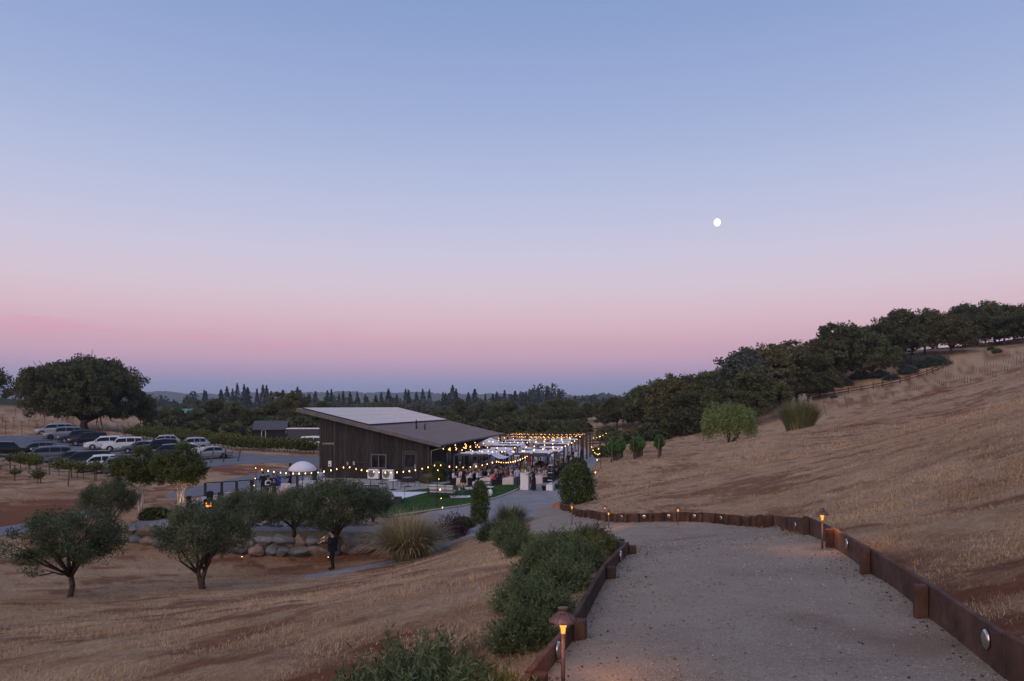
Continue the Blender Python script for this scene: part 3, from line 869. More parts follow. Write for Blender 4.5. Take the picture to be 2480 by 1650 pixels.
bush_proto('vinebush', 70, .85, .30, .55, 560, .17, 'leaf_vine', .85, .5, .55, 8)
bush_proto('vinegreen', 71, .75, .30, .75, 900, .17, 'leaf_vine_green', .85, .6, .5, 8)
def place_bush(name, key, loc, label, cat, group=None, scale=1.0, rz=None):
    e = empty(name, loc, random.uniform(0, 6.28) if rz is None else rz, label, cat, group, scale)
    t, c = PROTO[key]
    obj('stem', t, e); obj('foliage', c, e)
    return e

def blades_np(n, rx, L, rng, width=.02, segs=5, lean=(.3, 1.0), curl=1.2, base_spread=.3):
    """arching blades from a tussock"""
    a = rng.uniform(0, 2 * np.pi, n); rb = rx * base_spread * np.sqrt(rng.uniform(0, 1, n))
    root = np.c_[rb * np.cos(a), rb * np.sin(a), np.zeros(n)]
    a2 = a + rng.normal(0, .35, n)
    ln = L * rng.uniform(.55, 1.1, n); le = rng.uniform(lean[0], lean[1], n)
    V = []; t = np.linspace(0, 1, segs + 1)
    hd = np.c_[np.cos(a2), np.sin(a2)]
    th = (le[:, None] * .35 + curl * le[:, None] * t[None, :] ** 1.6)
    dx = np.sin(th); dz = np.cos(th)
    st = ln[:, None] / segs
    R = np.cumsum(dx * st, axis=1); Z = np.cumsum(dz * st, axis=1)
    R = R - R[:, :1]; Z = Z - Z[:, :1]
    side = np.c_[-hd[:, 1], hd[:, 0]]
    w = width * (1 - t) ** .6 + .002
    pts = np.empty((n, segs + 1, 2, 3))
    for s_, sg in enumerate((-1, 1)):
        pts[:, :, s_, 0] = root[:, None, 0] + R * hd[:, None, 0] + sg * w[None, :] * side[:, None, 0]
        pts[:, :, s_, 1] = root[:, None, 1] + R * hd[:, None, 1] + sg * w[None, :] * side[:, None, 1]
        pts[:, :, s_, 2] = root[:, None, 2] + Z
    V = pts.reshape(-1, 3)
    i, k = np.meshgrid(np.arange(n), np.arange(segs), indexing='ij')
    b0 = (i * (segs + 1) + k).ravel() * 2
    Fc = np.c_[b0, b0 + 1, b0 + 3, b0 + 2]
    var = np.repeat(rng.uniform(0, 1, n), segs)
    tips = np.c_[V.reshape(n, segs + 1, 2, 3)[:, -1, 0, :]]
    return V, Fc, var, tips
def tussock(key, seed, n, rx, L, width, lean, curl, leafm, spread=.3):
    rng = np.random.default_rng(seed)
    V, Fc, var, tips = blades_np(n, rx, L, rng, width, 5, lean, curl, spread)
    PROTO[key] = foliage_mesh('blades', V, Fc, var, M[leafm])
tussock('fountain', 81, 2600, 1.3, 2.5, .016, (.15, 1.15), 1.5, 'blade_straw', .45)
tussock('pampas', 82, 2200, 2.6, 4.4, .035, (.12, .85), 1.0, 'blade_green', .5)
tussock('smallgrass', 83, 900, .4, .8, .010, (.2, 1.2), 1.6, 'blade_straw', .5)
tussock('greengrass', 84, 1500, .7, 1.15, .012, (.2, 1.2), 1.6, 'blade_green', .55)

# ------------------------------------------------------------------ planting: hills and far woods
def base_at(px, py, d):
    x, y, z = P(px, py, d); return (x, y, z)
ridge = [ # px, top row, base row, distance, prototype
    (1803, 842, 935, 140, 'oakD'), (1865, 834, 930, 150, 'oakC'), (1832, 886, 985, 128, 'oakB'), (1928, 852, 942, 150, 'oakA'), (1957, 822, 915, 165, 'oakC'),
    (2040, 771, 893, 165, 'oakE'), (2113, 808, 882, 165, 'oakA'), (2135, 770, 862, 175, 'oakB'), (2180, 752, 860, 178, 'oakA'), (2240, 748, 855, 185, 'oakB'),
    (2302, 762, 855, 178, 'oakC'), (2338, 736, 845, 190, 'oakA'), (2387, 730, 838, 190, 'oakB'), (2432, 738, 838, 192, 'oakA'), (2476, 736, 836, 190, 'oakB'), (2530, 734, 830, 190, 'oakA'),
    (1990, 812, 905, 172, 'oakB'), (1895, 838, 930, 165, 'oakB'), (1985, 858, 915, 150, 'oakA'), (2210, 790, 862, 185, 'oakC'), (2160, 800, 868, 190, 'oakE'), (2270, 772, 858, 195, 'oakE'), (2070, 800, 890, 185, 'oakB'), (2420, 776, 842, 200, 'oakE'), (2360, 778, 846, 205, 'oakB'),
    (2015, 820, 900, 180, 'oakC'), (2095, 790, 880, 190, 'oakA'), (2260, 752, 855, 200, 'oakC'), (2310, 745, 850, 205, 'oakB'), (2365, 738, 845, 208, 'oakC'), (2410, 736, 842, 208, 'oakA'), (2455, 740, 838, 208, 'oakE'), (2500, 738, 836, 205, 'oakC'), (1840, 848, 930, 170, 'oakA'), (1780, 880, 965, 165, 'oakE'), (1750, 892, 975, 165, 'oakB'), (1660, 912, 995, 165, 'oakA'), (1575, 932, 1012, 172, 'oakC'), (1540, 945, 1020, 175, 'oakE'), (1635, 906, 1004, 150, 'oakC'), (1593, 920, 1010, 155, 'oakB'), (1557, 935, 1018, 160, 'oakA'), (1522, 950, 1026, 165, 'oakB'), (1495, 962, 1034, 168, 'oakA'), (1468, 974, 1040, 170, 'oakE'),
    (1700, 903, 992, 148, 'oakB'), (1735, 900, 985, 150, 'oakA'), (1670, 945, 1006, 140, 'oakA'), (1768, 898, 970, 150, 'oakC'), (1612, 950, 1010, 148, 'oakE'), (1780, 925, 985, 140, 'oakE'), (1720, 940, 995, 140, 'oakB')]
def z_top_scale(top, base, d, H):
    return (base - top) / F * d / H
ridge.sort(key=lambda r: r[0])
for i, (px, tp, bs, d, k) in enumerate(ridge):
    x = (px - CX) / F * d; g = G(x, d); zb = min(g, -(bs - HZ) / F * d) if False else g
    top = -(tp - HZ) / F * d
    s = max(.45, (top - zb) / 9.6)
    where = 'in the row climbing to the hill crest'
    place_tree('oak_tree', k, (x, d, zb - .15), '%s oak from the left %s' % (ordinal(i), where), 'tree', 'oaks lining the crest of the hill', (s * random.uniform(.85, 1.2), s * random.uniform(.85, 1.2), s * .98))

mid_oaks = [ # trees behind the barn and car park
    (402, 1016, 1062, 150, 'oakA'), (460, 1013, 1066, 150, 'oakB'), (517, 968, 1066, 165, 'oakA'), (570, 975, 1062, 160, 'oakB'), (620, 985, 1066, 155, 'oakE'), (655, 976, 1062, 165, 'oakA'), (700, 950, 1060, 185, 'oakC'),
    (740, 992, 1064, 160, 'oakB'), (785, 968, 1060, 185, 'oakE'), (690, 1006, 1066, 140, 'oakA'), (480, 1010, 1070, 140, 'oakE'), (545, 1014, 1070, 140, 'oakB'), (430, 1026, 1072, 135, 'oakA'), (600, 1020, 1068, 135, 'oakA'), (770, 1012, 1068, 140, 'oakA'),
    (1060, 990, 1050, 190, 'oakE'), (1110, 968, 1052, 185, 'oakB'), (1160, 974, 1052, 180, 'oakD'), (1200, 982, 1052, 180, 'oakA'), (1235, 972, 1048, 190, 'oakA'), (1290, 978, 1048, 190, 'oakB'), (1342, 962, 1046, 195, 'oakE'), (1384, 968, 1046, 190, 'oakA'),
    (1420, 988, 1048, 185, 'oakB'), (1265, 996, 1050, 180, 'oakE'), (1180, 1000, 1052, 172, 'oakB'), (1135, 996, 1052, 172, 'oakA'), (1320, 998, 1050, 180, 'oakA'), (1450, 1000, 1044, 182, 'oakA'), (1095, 1004, 1050, 175, 'oakE'), (1360, 1006, 1050, 178, 'oakB'), (1400, 1008, 1050, 178, 'oakE'),
    (372, 1012, 1056, 165, 'oakE'), (340, 990, 1050, 178, 'oakB'), (60, 978, 1005, 260, 'oakA'), (15, 972, 1000, 270, 'oakB'), (100, 976, 1008, 265, 'oakE')]
mid_oaks.sort(key=lambda r: r[0])
for i, (px, tp, bs, d, k) in enumerate(mid_oaks):
    x = (px - CX) / F * d; g = G(x, d); top = -(tp - HZ) / F * d
    s = max(.5, (top - g) / 9.6)
    place_tree('oak_tree', k, (x, d, g - .15), '%s oak from the left in the dark tree belt behind barn and cars' % ordinal(i), 'tree', 'oaks in the valley behind the barn', s)

far_round = []
rg = np.random.default_rng(5)
for i in range(74):
    px = 400 + i * 14.0 + rg.uniform(-6, 6); d = rg.uniform(300, 470)
    tp = 976 + rg.uniform(-5, 18) - (d - 300) * .03
    far_round.append((px, tp + 4, d, ['oakA', 'oakB', 'oakD', 'oakE', 'oakD'][rg.integers(5)]))
for i, (px, tp, d, k) in enumerate(sorted(far_round)):
    x = (px - CX) / F * d; g = G(x, d); top = -(tp - HZ) / F * d
    s = min(2.4, max(.9, (top - g) / 9.6))
    place_tree('broadleaf_tree', k, (x, d, top - 9.6 * s), '%s rounded tree from the left on the far slope below the conifers' % ordinal(i), 'tree', 'rounded trees on the far slope', s)

fir_tops = [(495, 943), (505, 943), (470, 958), (533, 946), (551, 934), (563, 941), (577, 926), (591, 934), (606, 932), (620, 933), (634, 935), (649, 937), (663, 940), (678, 943), (710, 944), (724, 941), (731, 944), (754, 947), (799, 941), (806, 943),
            (823, 953), (835, 949), (852, 946), (864, 947), (881, 950), (896, 955), (915, 955), (922, 957), (947, 946), (957, 950), (979, 940), (993, 940), (1006, 944), (1026, 938), (1046, 943), (1083, 943), (1098, 940), (1102, 936), (1130, 948), (1150, 946), (1172, 952), (1200, 950),
            (1224, 944), (1252, 946), (1266, 950), (1285, 946), (1300, 952), (1318, 950), (1335, 948), (1330, 940), (1360, 956), (455, 962), (436, 965), (420, 968), (1070, 950), (1190, 948), (1236, 952), (690, 948), (770, 950), (930, 952), (1388, 960), (868, 956), (742, 953)]
fir_tops.sort()
for i, (px, tp) in enumerate(fir_tops):
    px += random.uniform(-7, 7); tp += random.uniform(-4, 9)
    d = 520 + (i * 37 % 11) * 12.0
    x = (px - CX) / F * d; top = -(tp - HZ) / F * d
    s = .75 + .35 * ((i * 29) % 7) / 7
    s = max(s * 1.25, (top - G(x, d)) / 22.0)
    place_tree('conifer_tree', 'fir%d' % random.randrange(3), (x, d, top - 22 * s), '%s pointed conifer from the left on the far skyline ridge' % ordinal(i), 'tree', 'conifers on the far skyline', (s * random.uniform(.75, 1.35), s * random.uniform(.75, 1.35), s))

# big valley oak by the car park, and the one cut by the picture edge
place_tree('valley_oak_tree', 'bigoak', (P(205, 1042, 150)[0], 150, G(P(205, 1042, 150)[0], 150) - .3), 'huge spreading valley oak standing alone behind the parked cars', 'tree', None, (.84, .84, 1.0), 0.6)
xx = P(-62, 1000, 95)[0]
ellip_proto('highoak', 58, 10.8, 8.6, 1, 'leaf_oak', .4, 7000, 'bark', .25, .55, .78, .22, 90, (.6, 1.0), .1, .5, .0, -.9)
place_tree('oak_tree', 'highoak', (xx, 95, G(xx, 95)), 'dark oak cut off by the left picture edge beside the huge valley oak', 'tree', None, 1.0)

# ground cover under the trees on the hill crest and in the valley
for i, (px, py, d, k, s, lab) in enumerate([
    (1985, 950, 120, 'sage', 1.7, 'grey-green sage mound at the lower end of the crest fence'), (2035, 935, 122, 'sage', 1.6, 'grey-green sage mound in the middle of the fence corner planting'), (2085, 918, 132, 'sage', 1.5, 'dark blue-green shrub mound below the crest oaks'),
    (2130, 915, 135, 'sage', 1.4, 'round grey shrub standing alone inside the crest fence'), (2160, 920, 132, 'sage', 1.0, 'small round grey shrub beside the crest fence rail'), (2215, 892, 145, 'sage', 2.1, 'long low shrub mound inside the crest fence corner'), (2265, 886, 148, 'sage', 1.9, 'low shrub mound at the top corner of the crest fence'), (2200, 905, 140, 'sage', 1.5, 'shrub mound hanging over the crest fence rail'),
    (1880, 975, 122, 'scrub', 1.7, 'dark scrub under the first crest oaks'), (1835, 985, 124, 'scrub', 2.2, 'big dark scrub at the foot of the crest oaks'), (1920, 955, 135, 'scrub', 1.4, 'dark scrub between two crest oak trunks'), (1340, 1058, 120, 'scrub_warm', 1.5, 'green shrub at the far end of the pergolas'),
    (1395, 1062, 108, 'laurel', 1.35, 'tall leafy shrub rising behind the fairy light canopy'), (1470, 1062, 118, 'scrub_warm', .9, 'olive green shrub right of the fairy light canopy'), (1465, 1108, 80, 'scrub_warm', 1.2, 'low green shrub beside the drive bend'),
    (1290, 1052, 130, 'scrub_warm', .9, 'low shrub on the bare bank behind the pergolas'), (1235, 1050, 125, 'scrub', .9, 'dark shrub behind the far end of the barn'), (1260, 1052, 128, 'scrub_warm', .8, 'rusty shrub on the bare bank beyond the barn'),
    (2415, 855, 150, 'scrub', .7, 'small dark bush alone on the upper right slope'), (2400, 848, 170, 'scrub', .6, 'tiny bush near the crest in the dry grass'), (2020, 965, 110, 'scrub', .45, 'tiny green bush below the crest fence')]):
    x, d = hit_many([(px, py)])[0]; g = G(x, d)
    place_bush('shrub', k, (x, d, g - .1), lab, 'shrub', None, s)

# the unbroken wood on the far ridge reads as one mass
rng = np.random.default_rng(91)
Vs, Fs, vs_ = [], [], []; nb = 0
for i in range(850):
    d = rng.uniform(470, 700); px = rng.uniform(330, 1560)
    x = (px - CX) / F * d; g = G(x, d)
    H = rng.uniform(5, 10) + 12 * max(0, vnoise(np.array([px / 42.0]), np.array([d / 90.0]))[0] - .45) * 2; Wd = rng.uniform(5, 9); n = 90
    z = H * (.05 + .95 * rng.uniform(0, 1, n)); a = rng.uniform(0, 6.28, n)
    conf = rng.uniform() < .55
    rr = (Wd * .42 * (1 - z / H) ** .8 if conf else Wd * .6 * np.sqrt(np.clip(1 - ((z / H - .5) / .52) ** 2, 0, 1))) * rng.uniform(.4, 1, n)
    V, Fc = leaf_quads(np.c_[x + rr * np.cos(a), d + rr * np.sin(a), g + z], 2.0, rng, .6)
    Vs.append(V); Fs.append(Fc + nb); nb += len(V); vs_.append(np.clip(rng.uniform(0, 1) * .7 + rng.uniform(0, .3, n), 0, 1))
tag(obj('distant_woods', foliage_mesh('distant_woods', np.vstack(Vs), np.vstack(Fs), np.concatenate(vs_), M['leaf_pine'])), 'unbroken far wood covering the ridge across the valley', 'woods', None, 'stuff')

# blue ridges beyond
def ridge_mesh(name, d, x0, x1, prof, depth, base, seed, bumps):
    rng = np.random.default_rng(seed)
    xs = np.linspace(x0, x1, 420); t = np.linspace(0, 1, len(prof))
    top = np.interp((xs - x0) / (x1 - x0), t, prof) + rng.uniform(0, bumps, len(xs)) + bumps * .8 * np.sin(xs / d * 90) * np.sin(xs / d * 37)
    rows = []
    for k, (fy, fz) in enumerate([(-1, 0), (-.55, .45), (-.2, .85), (0, 1), (.3, .8), (1, .2)]):
        rows.append(np.c_[xs, np.full(len(xs), d + fy * depth), base + (top - base) * fz])
    V = np.vstack(rows); n = len(xs)
    i, j = np.meshgrid(np.arange(len(rows) - 1), np.arange(n - 1), indexing='ij')
    f = np.c_[(i * n + j).ravel(), (i * n + j + 1).ravel(), ((i + 1) * n + j + 1).ravel(), ((i + 1) * n + j).ravel()]
    return tag(obj(name, mesh_np(name, V, f, mat=M['far_hill'], smooth=True)), kind='structure')
M['far_hill'] = mat('wooded_hill', (.045, .060, .040), .95, .5, .02)
ridge_mesh('wooded_hill', 1250, -700, 900, [4, 2, 0, 2, 6, 10, 14, 20, 26, 25, 23, 26, 30], 300, -60, 3, 5)
ridge_mesh('far_hills', 3400, -2600, 2600, [72, 74, 70, 58, 62, 64, 56, 50, 46, 52, 60, 66, 60, 58], 900, -150, 4, 6)

# dark undergrowth along the foot of the tree belts
ug = [(395 + i * 27 + random.uniform(-6, 6), 128 + (i % 3) * 6) for i in range(15)] + [(1070 + i * 26 + random.uniform(-6, 6), 158 + (i % 3) * 6) for i in range(14)] + [(1480 + i * 24 + random.uniform(-6, 6), 148 - (i % 3) * 4) for i in range(12)]
for i, (px, d) in enumerate(ug):
    x = (px - CX) / F * d
    place_bush('undergrowth_shrub', 'scrub', (x, d, G(x, d) - .2), '%s dark bush from the left at the foot of the tree belt' % ordinal(i), 'shrub', 'undergrowth below the tree belt', (1.9 * random.uniform(.8, 1.3), 1.7, 1.7 * random.uniform(.8, 1.4)))

# ------------------------------------------------------------------ the barn
VZ = -6.55
AX = Vector((.193, .981, 0)).normalized()          # along the barn, away from the path
AC = Vector((.981, -.193, 0)).normalized()         # across, to the low eave
BROT = math.atan2(AC.y, AC.x)
M['board'] = mat('weathered_black_board', (.036, .030, .028), .85, .45, 2.2, .5, 9, obj_var=.28, stretch=(6, 6, .5))
M['dark_trim'] = mat('dark_trim', (.055, .050, .052), .7, .2, 3)
M['fascia'] = mat('fascia_board', (.13, .115, .115), .7, .2, 2)
M['metal_roof'] = mat('grey_metal_roofing', (.205, .19, .215), .5, .12, 1.2, .1, 30, metal=.3, spec=.5)
M['solar'] = mat('solar_glass', (.085, .08, .10), .26, .06, .8, metal=.0, spec=.75, coat=.35)
M['glass_dark'] = mat('dark_window_glass', (.012, .014, .018), .05, spec=.8)
M['white_paint'] = mat('white_paint', (.74, .73, .75), .5, .05, 4)
M['grey_metal'] = mat('galvanised_metal', (.35, .35, .36), .4, .1, 6, metal=.6)
M['black_metal'] = mat('black_metal', (.016, .015, .016), .5, .2, 8, spec=.4)
M['red_paint'] = mat('red_sign_paint', (.5, .03, .04), .5)
M['warm_glow'] = mat('amber_glass', (.6, .3, .08), .4, emit=(1.0, .36, .08), estr=3.0)
M['bulb'] = mat('string_bulb', (.9, .7, .45), .3, emit=(1.0, .48, .15), estr=7.5)
M['bulb_dim'] = mat('small_bulb', (.9, .7, .45), .3, emit=(1.0, .50, .14), estr=8.0)

barn = empty('barn', (-7.35, 66.1, VZ), BROT, 'long black board barn with sloping metal roof and solar panels', 'barn')
# barn space: x across (0 = low wall, -10.58 = high wall), y along (0 = gable wall), z up from base
BW, BL = 10.58, 24.6
LOWZ, SL = (-3.33 - VZ), 3.175 / 13.79            # roof top height at low eave edge (x=1.25) and slope per metre
def roof_z(x): return LOWZ + (1.25 - x) * SL
# gable boards
x = 0.0; rng = np.random.default_rng(3)
inner = MB()
T_ = .16
poly = [(-BW + .03, 0), (-.03, 0), (-.03, roof_z(0) - .3), (-BW + .03, roof_z(-BW) - .3)]
vs = [(p[0], .05, p[1]) for p in poly] + [(p[0], BL, p[1]) for p in poly]
inner.add(vs, [[0, 1, 2, 3], [7, 6, 5, 4], [1, 5, 6, 2], [4, 0, 3, 7], [2, 6, 7, 3], [0, 4, 5, 1]])
inner.build('wall_core', M['dark_trim'], barn)
WIN = (-5.55, -4.05, .95, 2.25); DOOR = (-2.45, -1.25, 0.02, 2.45)
n_b = 44; bw = BW / n_b
for i in range(n_b):
    xa = -BW + i * bw; xb = xa + bw - .018 - rng.uniform(0, .012); t = .028 + rng.uniform(0, .02)
    spans = [(0.0, None)]
    mid_x = (xa + xb) / 2
    for (a0, a1, z0, z1) in (WIN, DOOR):
        if a0 - .02 < mid_x < a1 + .02: spans = ([(0.0, z0)] if z0 > .1 else []) + [(z1, None)]
    for (z0, z1) in spans:
        zl = roof_z(xa) - .12 if z1 is None else z1; zr = roof_z(xb) - .12 if z1 is None else z1
        b = MB(); f0, f1 = -t, .05
        b.add([(xa, f0, z0), (xb, f0, z0), (xb, f0, zr), (xa, f0, zl), (xa, f1, z0), (xb, f1, z0), (xb, f1, zr), (xa, f1, zl)],
              [[0, 1, 2, 3], [5, 4, 7, 6], [1, 5, 6, 2], [4, 0, 3, 7], [3, 2, 6, 7], [4, 5, 1, 0]])
        b.build('board', M['board'], barn)
# side boards under the low eave (one mesh shared)
sb = MB().box((-.03, 0, 0), (.035, .27, roof_z(0) - .14)).mesh('board', M['board'])
for i in range(int(BL / .285)):
    obj('board', sb, barn, (rng.uniform(-.008, .008), i * .285, 0))
# roof slab with overhangs, ribs as pieces
ang = math.atan(SL)
rx0, rx1, ry0, ry1 = -BW - 1.96, 1.25, -.62, BL + 1.2
def roof_pt(x, y, h): return (x + h * math.sin(ang), y, roof_z(x) + h * math.cos(ang))
def roof_box(b, xa, xb, ya, yb, h0, h1):
    q = [roof_pt(xa, ya, h0), roof_pt(xb, ya, h0), roof_pt(xb, yb, h0), roof_pt(xa, yb, h0), roof_pt(xa, ya, h1), roof_pt(xb, ya, h1), roof_pt(xb, yb, h1), roof_pt(xa, yb, h1)]
    b.add(q, [[3, 2, 1, 0], [4, 5, 6, 7], [0, 1, 5, 4], [1, 2, 6, 5], [2, 3, 7, 6], [3, 0, 4, 7]])
b = MB(); roof_box(b, rx0, rx1, ry0, ry1, -.10, 0); roof = b.build('roof', M['metal_roof'], barn)
b = MB(); roof_box(b, rx0, rx1, -.016, .016, 0, .035); rib = b.mesh('rib', M['metal_roof'])
for i in range(int((ry1 - ry0) / .42)):
    obj('rib', rib, roof, (0, ry0 + .12 + i * .42, 0))
# corrugation steps across the lower roof
b = MB()
for i in range(34):
    xa = -5.9 + i * .205
    roof_box(b, xa, xa + .03, ry0 + .01, ry1 - .01, -.002, .022)
tag(b.build('corrugation', M['metal_roof'], roof), kind='stuff')
b = MB(); roof_box(b, rx0 - .03, rx1 + .03, ry0 - .045, ry0 - .002, -.30, .015); roof_box(b, rx0 - .045, rx0 - .002, ry0, ry1, -.28, .01); b.build('fascia', M['fascia'], barn)
# soffit rafter ends under the gable overhang
b = MB()
for i in range(15):
    xa = rx0 + .4 + i * .92
    roof_box(b, xa, xa + .09, ry0 + .01, .02, -.26, -.102)
tag(b.build('rafter_ends', M['dark_trim'], barn), kind='stuff')
# solar panels
pw, ph = 1.055, 1.62
b = MB(); roof_box(b, 0, ph - .02, 0, pw - .02, .10, .14); 
px0 = rx0 + .38
pm = None
for r_ in range(4):
    b = MB(); roof_box(b, px0 + r_ * ph, px0 + (r_ + 1) * ph - .03, .0, pw - .025, .11, .15); pm = b.mesh('solar_panel', M['solar'])
    for c_ in range(24):
        obj('solar_panel', pm, barn, (0, ry0 + .45 + c_ * pw, 0))
b = MB(); roof_box(b, px0 - .02, px0 + 4 * ph, ry0 + .40, ry0 + .44, .0, .13); roof_box(b, px0 + 4 * ph - .0, px0 + 4 * ph + .05, ry0 + .4, ry0 + 24 * pw + .4, .0, .13)
b.build('panel_rail', M['black_metal'], barn)
# gutter, downspout
b = MB(); gz = roof_z(rx1) - .02
b.box((rx1 + .004, ry0, gz - .13), (rx1 + .13, ry1, gz + .0)); b.build('gutter', M['fascia'], barn)
b = MB(); b.tube([(rx1 + .06, .3, gz - .12), (rx1 + .06, .3, gz - .3), (.10, .12, gz - .62), (.10, .12, 0)], .05, 8); b.build('downspout', M['grey_metal'], barn, smooth=True)
# window
wn = MB(); a0, a1, z0, z1 = WIN
fr = .11
for (xa, xb, za, zb) in ((a0, a1, z0, z0 + fr), (a0, a1, z1 - fr, z1), (a0, a0 + fr, z0 + fr, z1 - fr), (a1 - fr, a1, z0 + fr, z1 - fr), ((a0 + a1) / 2 - .05, (a0 + a1) / 2 + .05, z0 + fr, z1 - fr)):
    wn.box((xa, -.09, za), (xb, .04, zb))
w_o = wn.build('window', mat('window_frame_grey', (.10, .10, .105), .5), barn)
for s in (0, 1):
    xa = a0 + fr if s == 0 else (a0 + a1) / 2 + .05; xb = (a0 + a1) / 2 - .05 if s == 0 else a1 - fr
    MB().box((xa, -.02, z0 + fr), (xb, .0, z1 - fr)).build('pane', M['glass_dark'], w_o)
# door
a0, a1, z0, z1 = DOOR
dm = MB(); dm.box((a0 - .1, -.10, z0), (a0, .04, z1 + .12)); dm.box((a1, -.10, z0), (a1 + .1, .04, z1 + .12)); dm.box((a0, -.10, z1), (a1, .04, z1 + .12))
d_o = dm.build('door_frame', M['dark_trim'], barn)
dd = MB().cbox((a0 + .01, -.02, z0), (a1 - .01, .03, z1 - .01), .006).build('door', M['dark_trim'], barn)
MB().box((a0 + .16, -.035, 1.15), (a1 - .16, -.022, 2.2)).build('pane', M['glass_dark'], dd)
MB().box((a1 - .13, -.075, .95), (a1 - .08, -.025, 1.35)).build('handle', M['white_paint'], dd)
# wall fittings
for (xa, z_, nm) in ((-4.6, 2.55, 'wall_lamp'), (-3.35, 2.62, 'wall_lamp')):
    b = MB().tube([(xa, -.12, z_ - .28), (xa, -.12, z_ + .1)], [.05, .06], 10); b.box((xa - .04, -.12, z_ - .02), (xa + .04, -.03, z_ + .04))
    b.build('wall_lamp', M['black_metal'], barn)
for (xa, z_, w_, h_) in ((-9.65, 1.05, .30, .52), (-7.85, 1.2, .16, .3), (-7.25, 1.2, .2, .36)):
    mt = M['white_paint'] if w_ > .25 else M['grey_metal']
    pb = MB().cbox((xa, -.17, z_), (xa + w_, -.045, z_ + h_), .01).build('meter_box', mt, barn)
    if w_ > .25: MB().box((xa + .07, -.176, z_ + .08), (xa + .2, -.171, z_ + .24)).build('warning_plate', M['red_paint'], pb)
MB().tube([(-7.3, -.07, 1.45), (-6.2, -.07, 1.45), (-5.7, -.07, 1.45)], .02, 6).build('conduit', M['dark_trim'], barn)
MB().tube([(-4.02, -.075, 0), (-4.02, -.075, roof_z(-4.02) - .2)], .03, 6).build('conduit', M['dark_trim'], barn)
MB().box((-9.14, -.075, 0), (-9.02, -.052, roof_z(-9.1) - .16)).build('corner_batten', M['dark_trim'], barn)
# lettering on the gable
def text_mesh(body, size, material, name='lettering', extrude=.01):
    cu = bpy.data.curves.new('lettering_src', 'FONT'); cu.body = body; cu.size = size; cu.extrude = extrude; cu.resolution_u = 2
    to = bpy.data.objects.new('lettering_src', cu); COL.objects.link(to)
    dg = bpy.context.evaluated_depsgraph_get(); me_ = bpy.data.meshes.new_from_object(to.evaluated_get(dg)); bpy.data.objects.remove(to)
    me_.materials.clear(); me_.materials.append(material); me_.name = name
    return me_
M['letter'] = mat('brushed_letter', (.46, .44, .45), .5, spec=.5)
obj('lettering', text_mesh('OTIMWO', .27, M['letter']), barn, (-10.28, -.07, 3.05), (math.radians(90), 0, 0))
# roof vents
for (xx_, yy_, h_) in ((-3.6, 7.0, .85), (-3.0, 7.9, .55)):
    MB().tube([(xx_, yy_, roof_z(xx_) - .05), (xx_, yy_, roof_z(xx_) + h_)] + ([(xx_ + .12, yy_, roof_z(xx_) + h_ + .05)] if h_ < .7 else [(xx_, yy_, roof_z(xx_) + h_ + .02)]), .07, 8).build('vent_pipe', M['black_metal'], barn, smooth=True)
# windows with warm light along the side wall
for i, yy_ in enumerate((5.0, 9.2, 13.5, 18)):
    w2 = MB(); 
    for (ya, yb, za, zb) in ((yy_, yy_ + 1.8, 0.02, .14), (yy_, yy_ + 1.8, 2.1, 2.22), (yy_, yy_ + .12, .14, 2.1), (yy_ + 1.68, yy_ + 1.8, .14, 2.1), (yy_ + .86, yy_ + .94, .14, 2.1)):
        w2.box((.0, ya, za), (.085, yb, zb))
    wo = w2.build('glass_door', M['dark_trim'], barn)
    for q in (0, 1): MB().box((.05, yy_ + .12 + q * .82, .14), (.062, yy_ + .86 + q * .82, 2.1)).build('pane', M['glass_dark'], wo)
for yy_ in (6.0, 12.2):
    MB().tube([(.16, yy_, 2.25), (.16, yy_, 2.55)], [.06, .05], 8).build('wall_lantern', M['warm_glow'], barn)

# two heat pump units
def ac_unit(loc, label):
    e = empty('heat_pump', loc, BROT, label, 'heat pump', 'heat pumps at the barn wall')
    MB().cbox((-.52, -.2, .1), (.52, .2, .95), .02).build('casing', M['white_paint'], e)
    g = MB()
    for r in (.1, .17, .24, .31):
        g.lathe([(r - .008, -.008), (r + .008, -.008), (r + .008, .008), (r - .008, .008)], 24, 0, Matrix.Translation((-.14, -.215, .54)) @ Matrix.Rotation(math.radians(90), 4, 'X'), cap=False)
    for k in range(8):
        a = k * math.pi / 4
        g.tube([(-.14, -.214, .54), (-.14 + .31 * math.cos(a), -.214, .54 + .31 * math.sin(a))], .006, 4)
    g.build('fan_guard', M['grey_metal'], e)
    MB().lathe([(.31, -.004), (.31, .004)], 24, 0, Matrix.Translation((-.14, -.203, .54)) @ Matrix.Rotation(math.radians(90), 4, 'X')).build('fan_opening', mat('fan_shadow_grey', (.16, .15, .15), .6), e)
    for s in (-.4, .4): MB().box((s - .04, -.18, 0), (s + .04, .18, .1)).build('foot', M['black_metal'], e)
def barn_pt(x, y, z): 
    v = Vector((-7.35, 66.1, VZ)) + AC * x + AX * y; return (v.x, v.y, VZ + z)
p = barn_pt(-5.0, -.75, 0); ac_unit((p[0], p[1], G(p[0], p[1]) + .02), 'white heat pump left of its twin below the barn window')
p = barn_pt(-3.62, -.75, 0); ac_unit((p[0], p[1], G(p[0], p[1]) + .02), 'white heat pump beside the barn door')

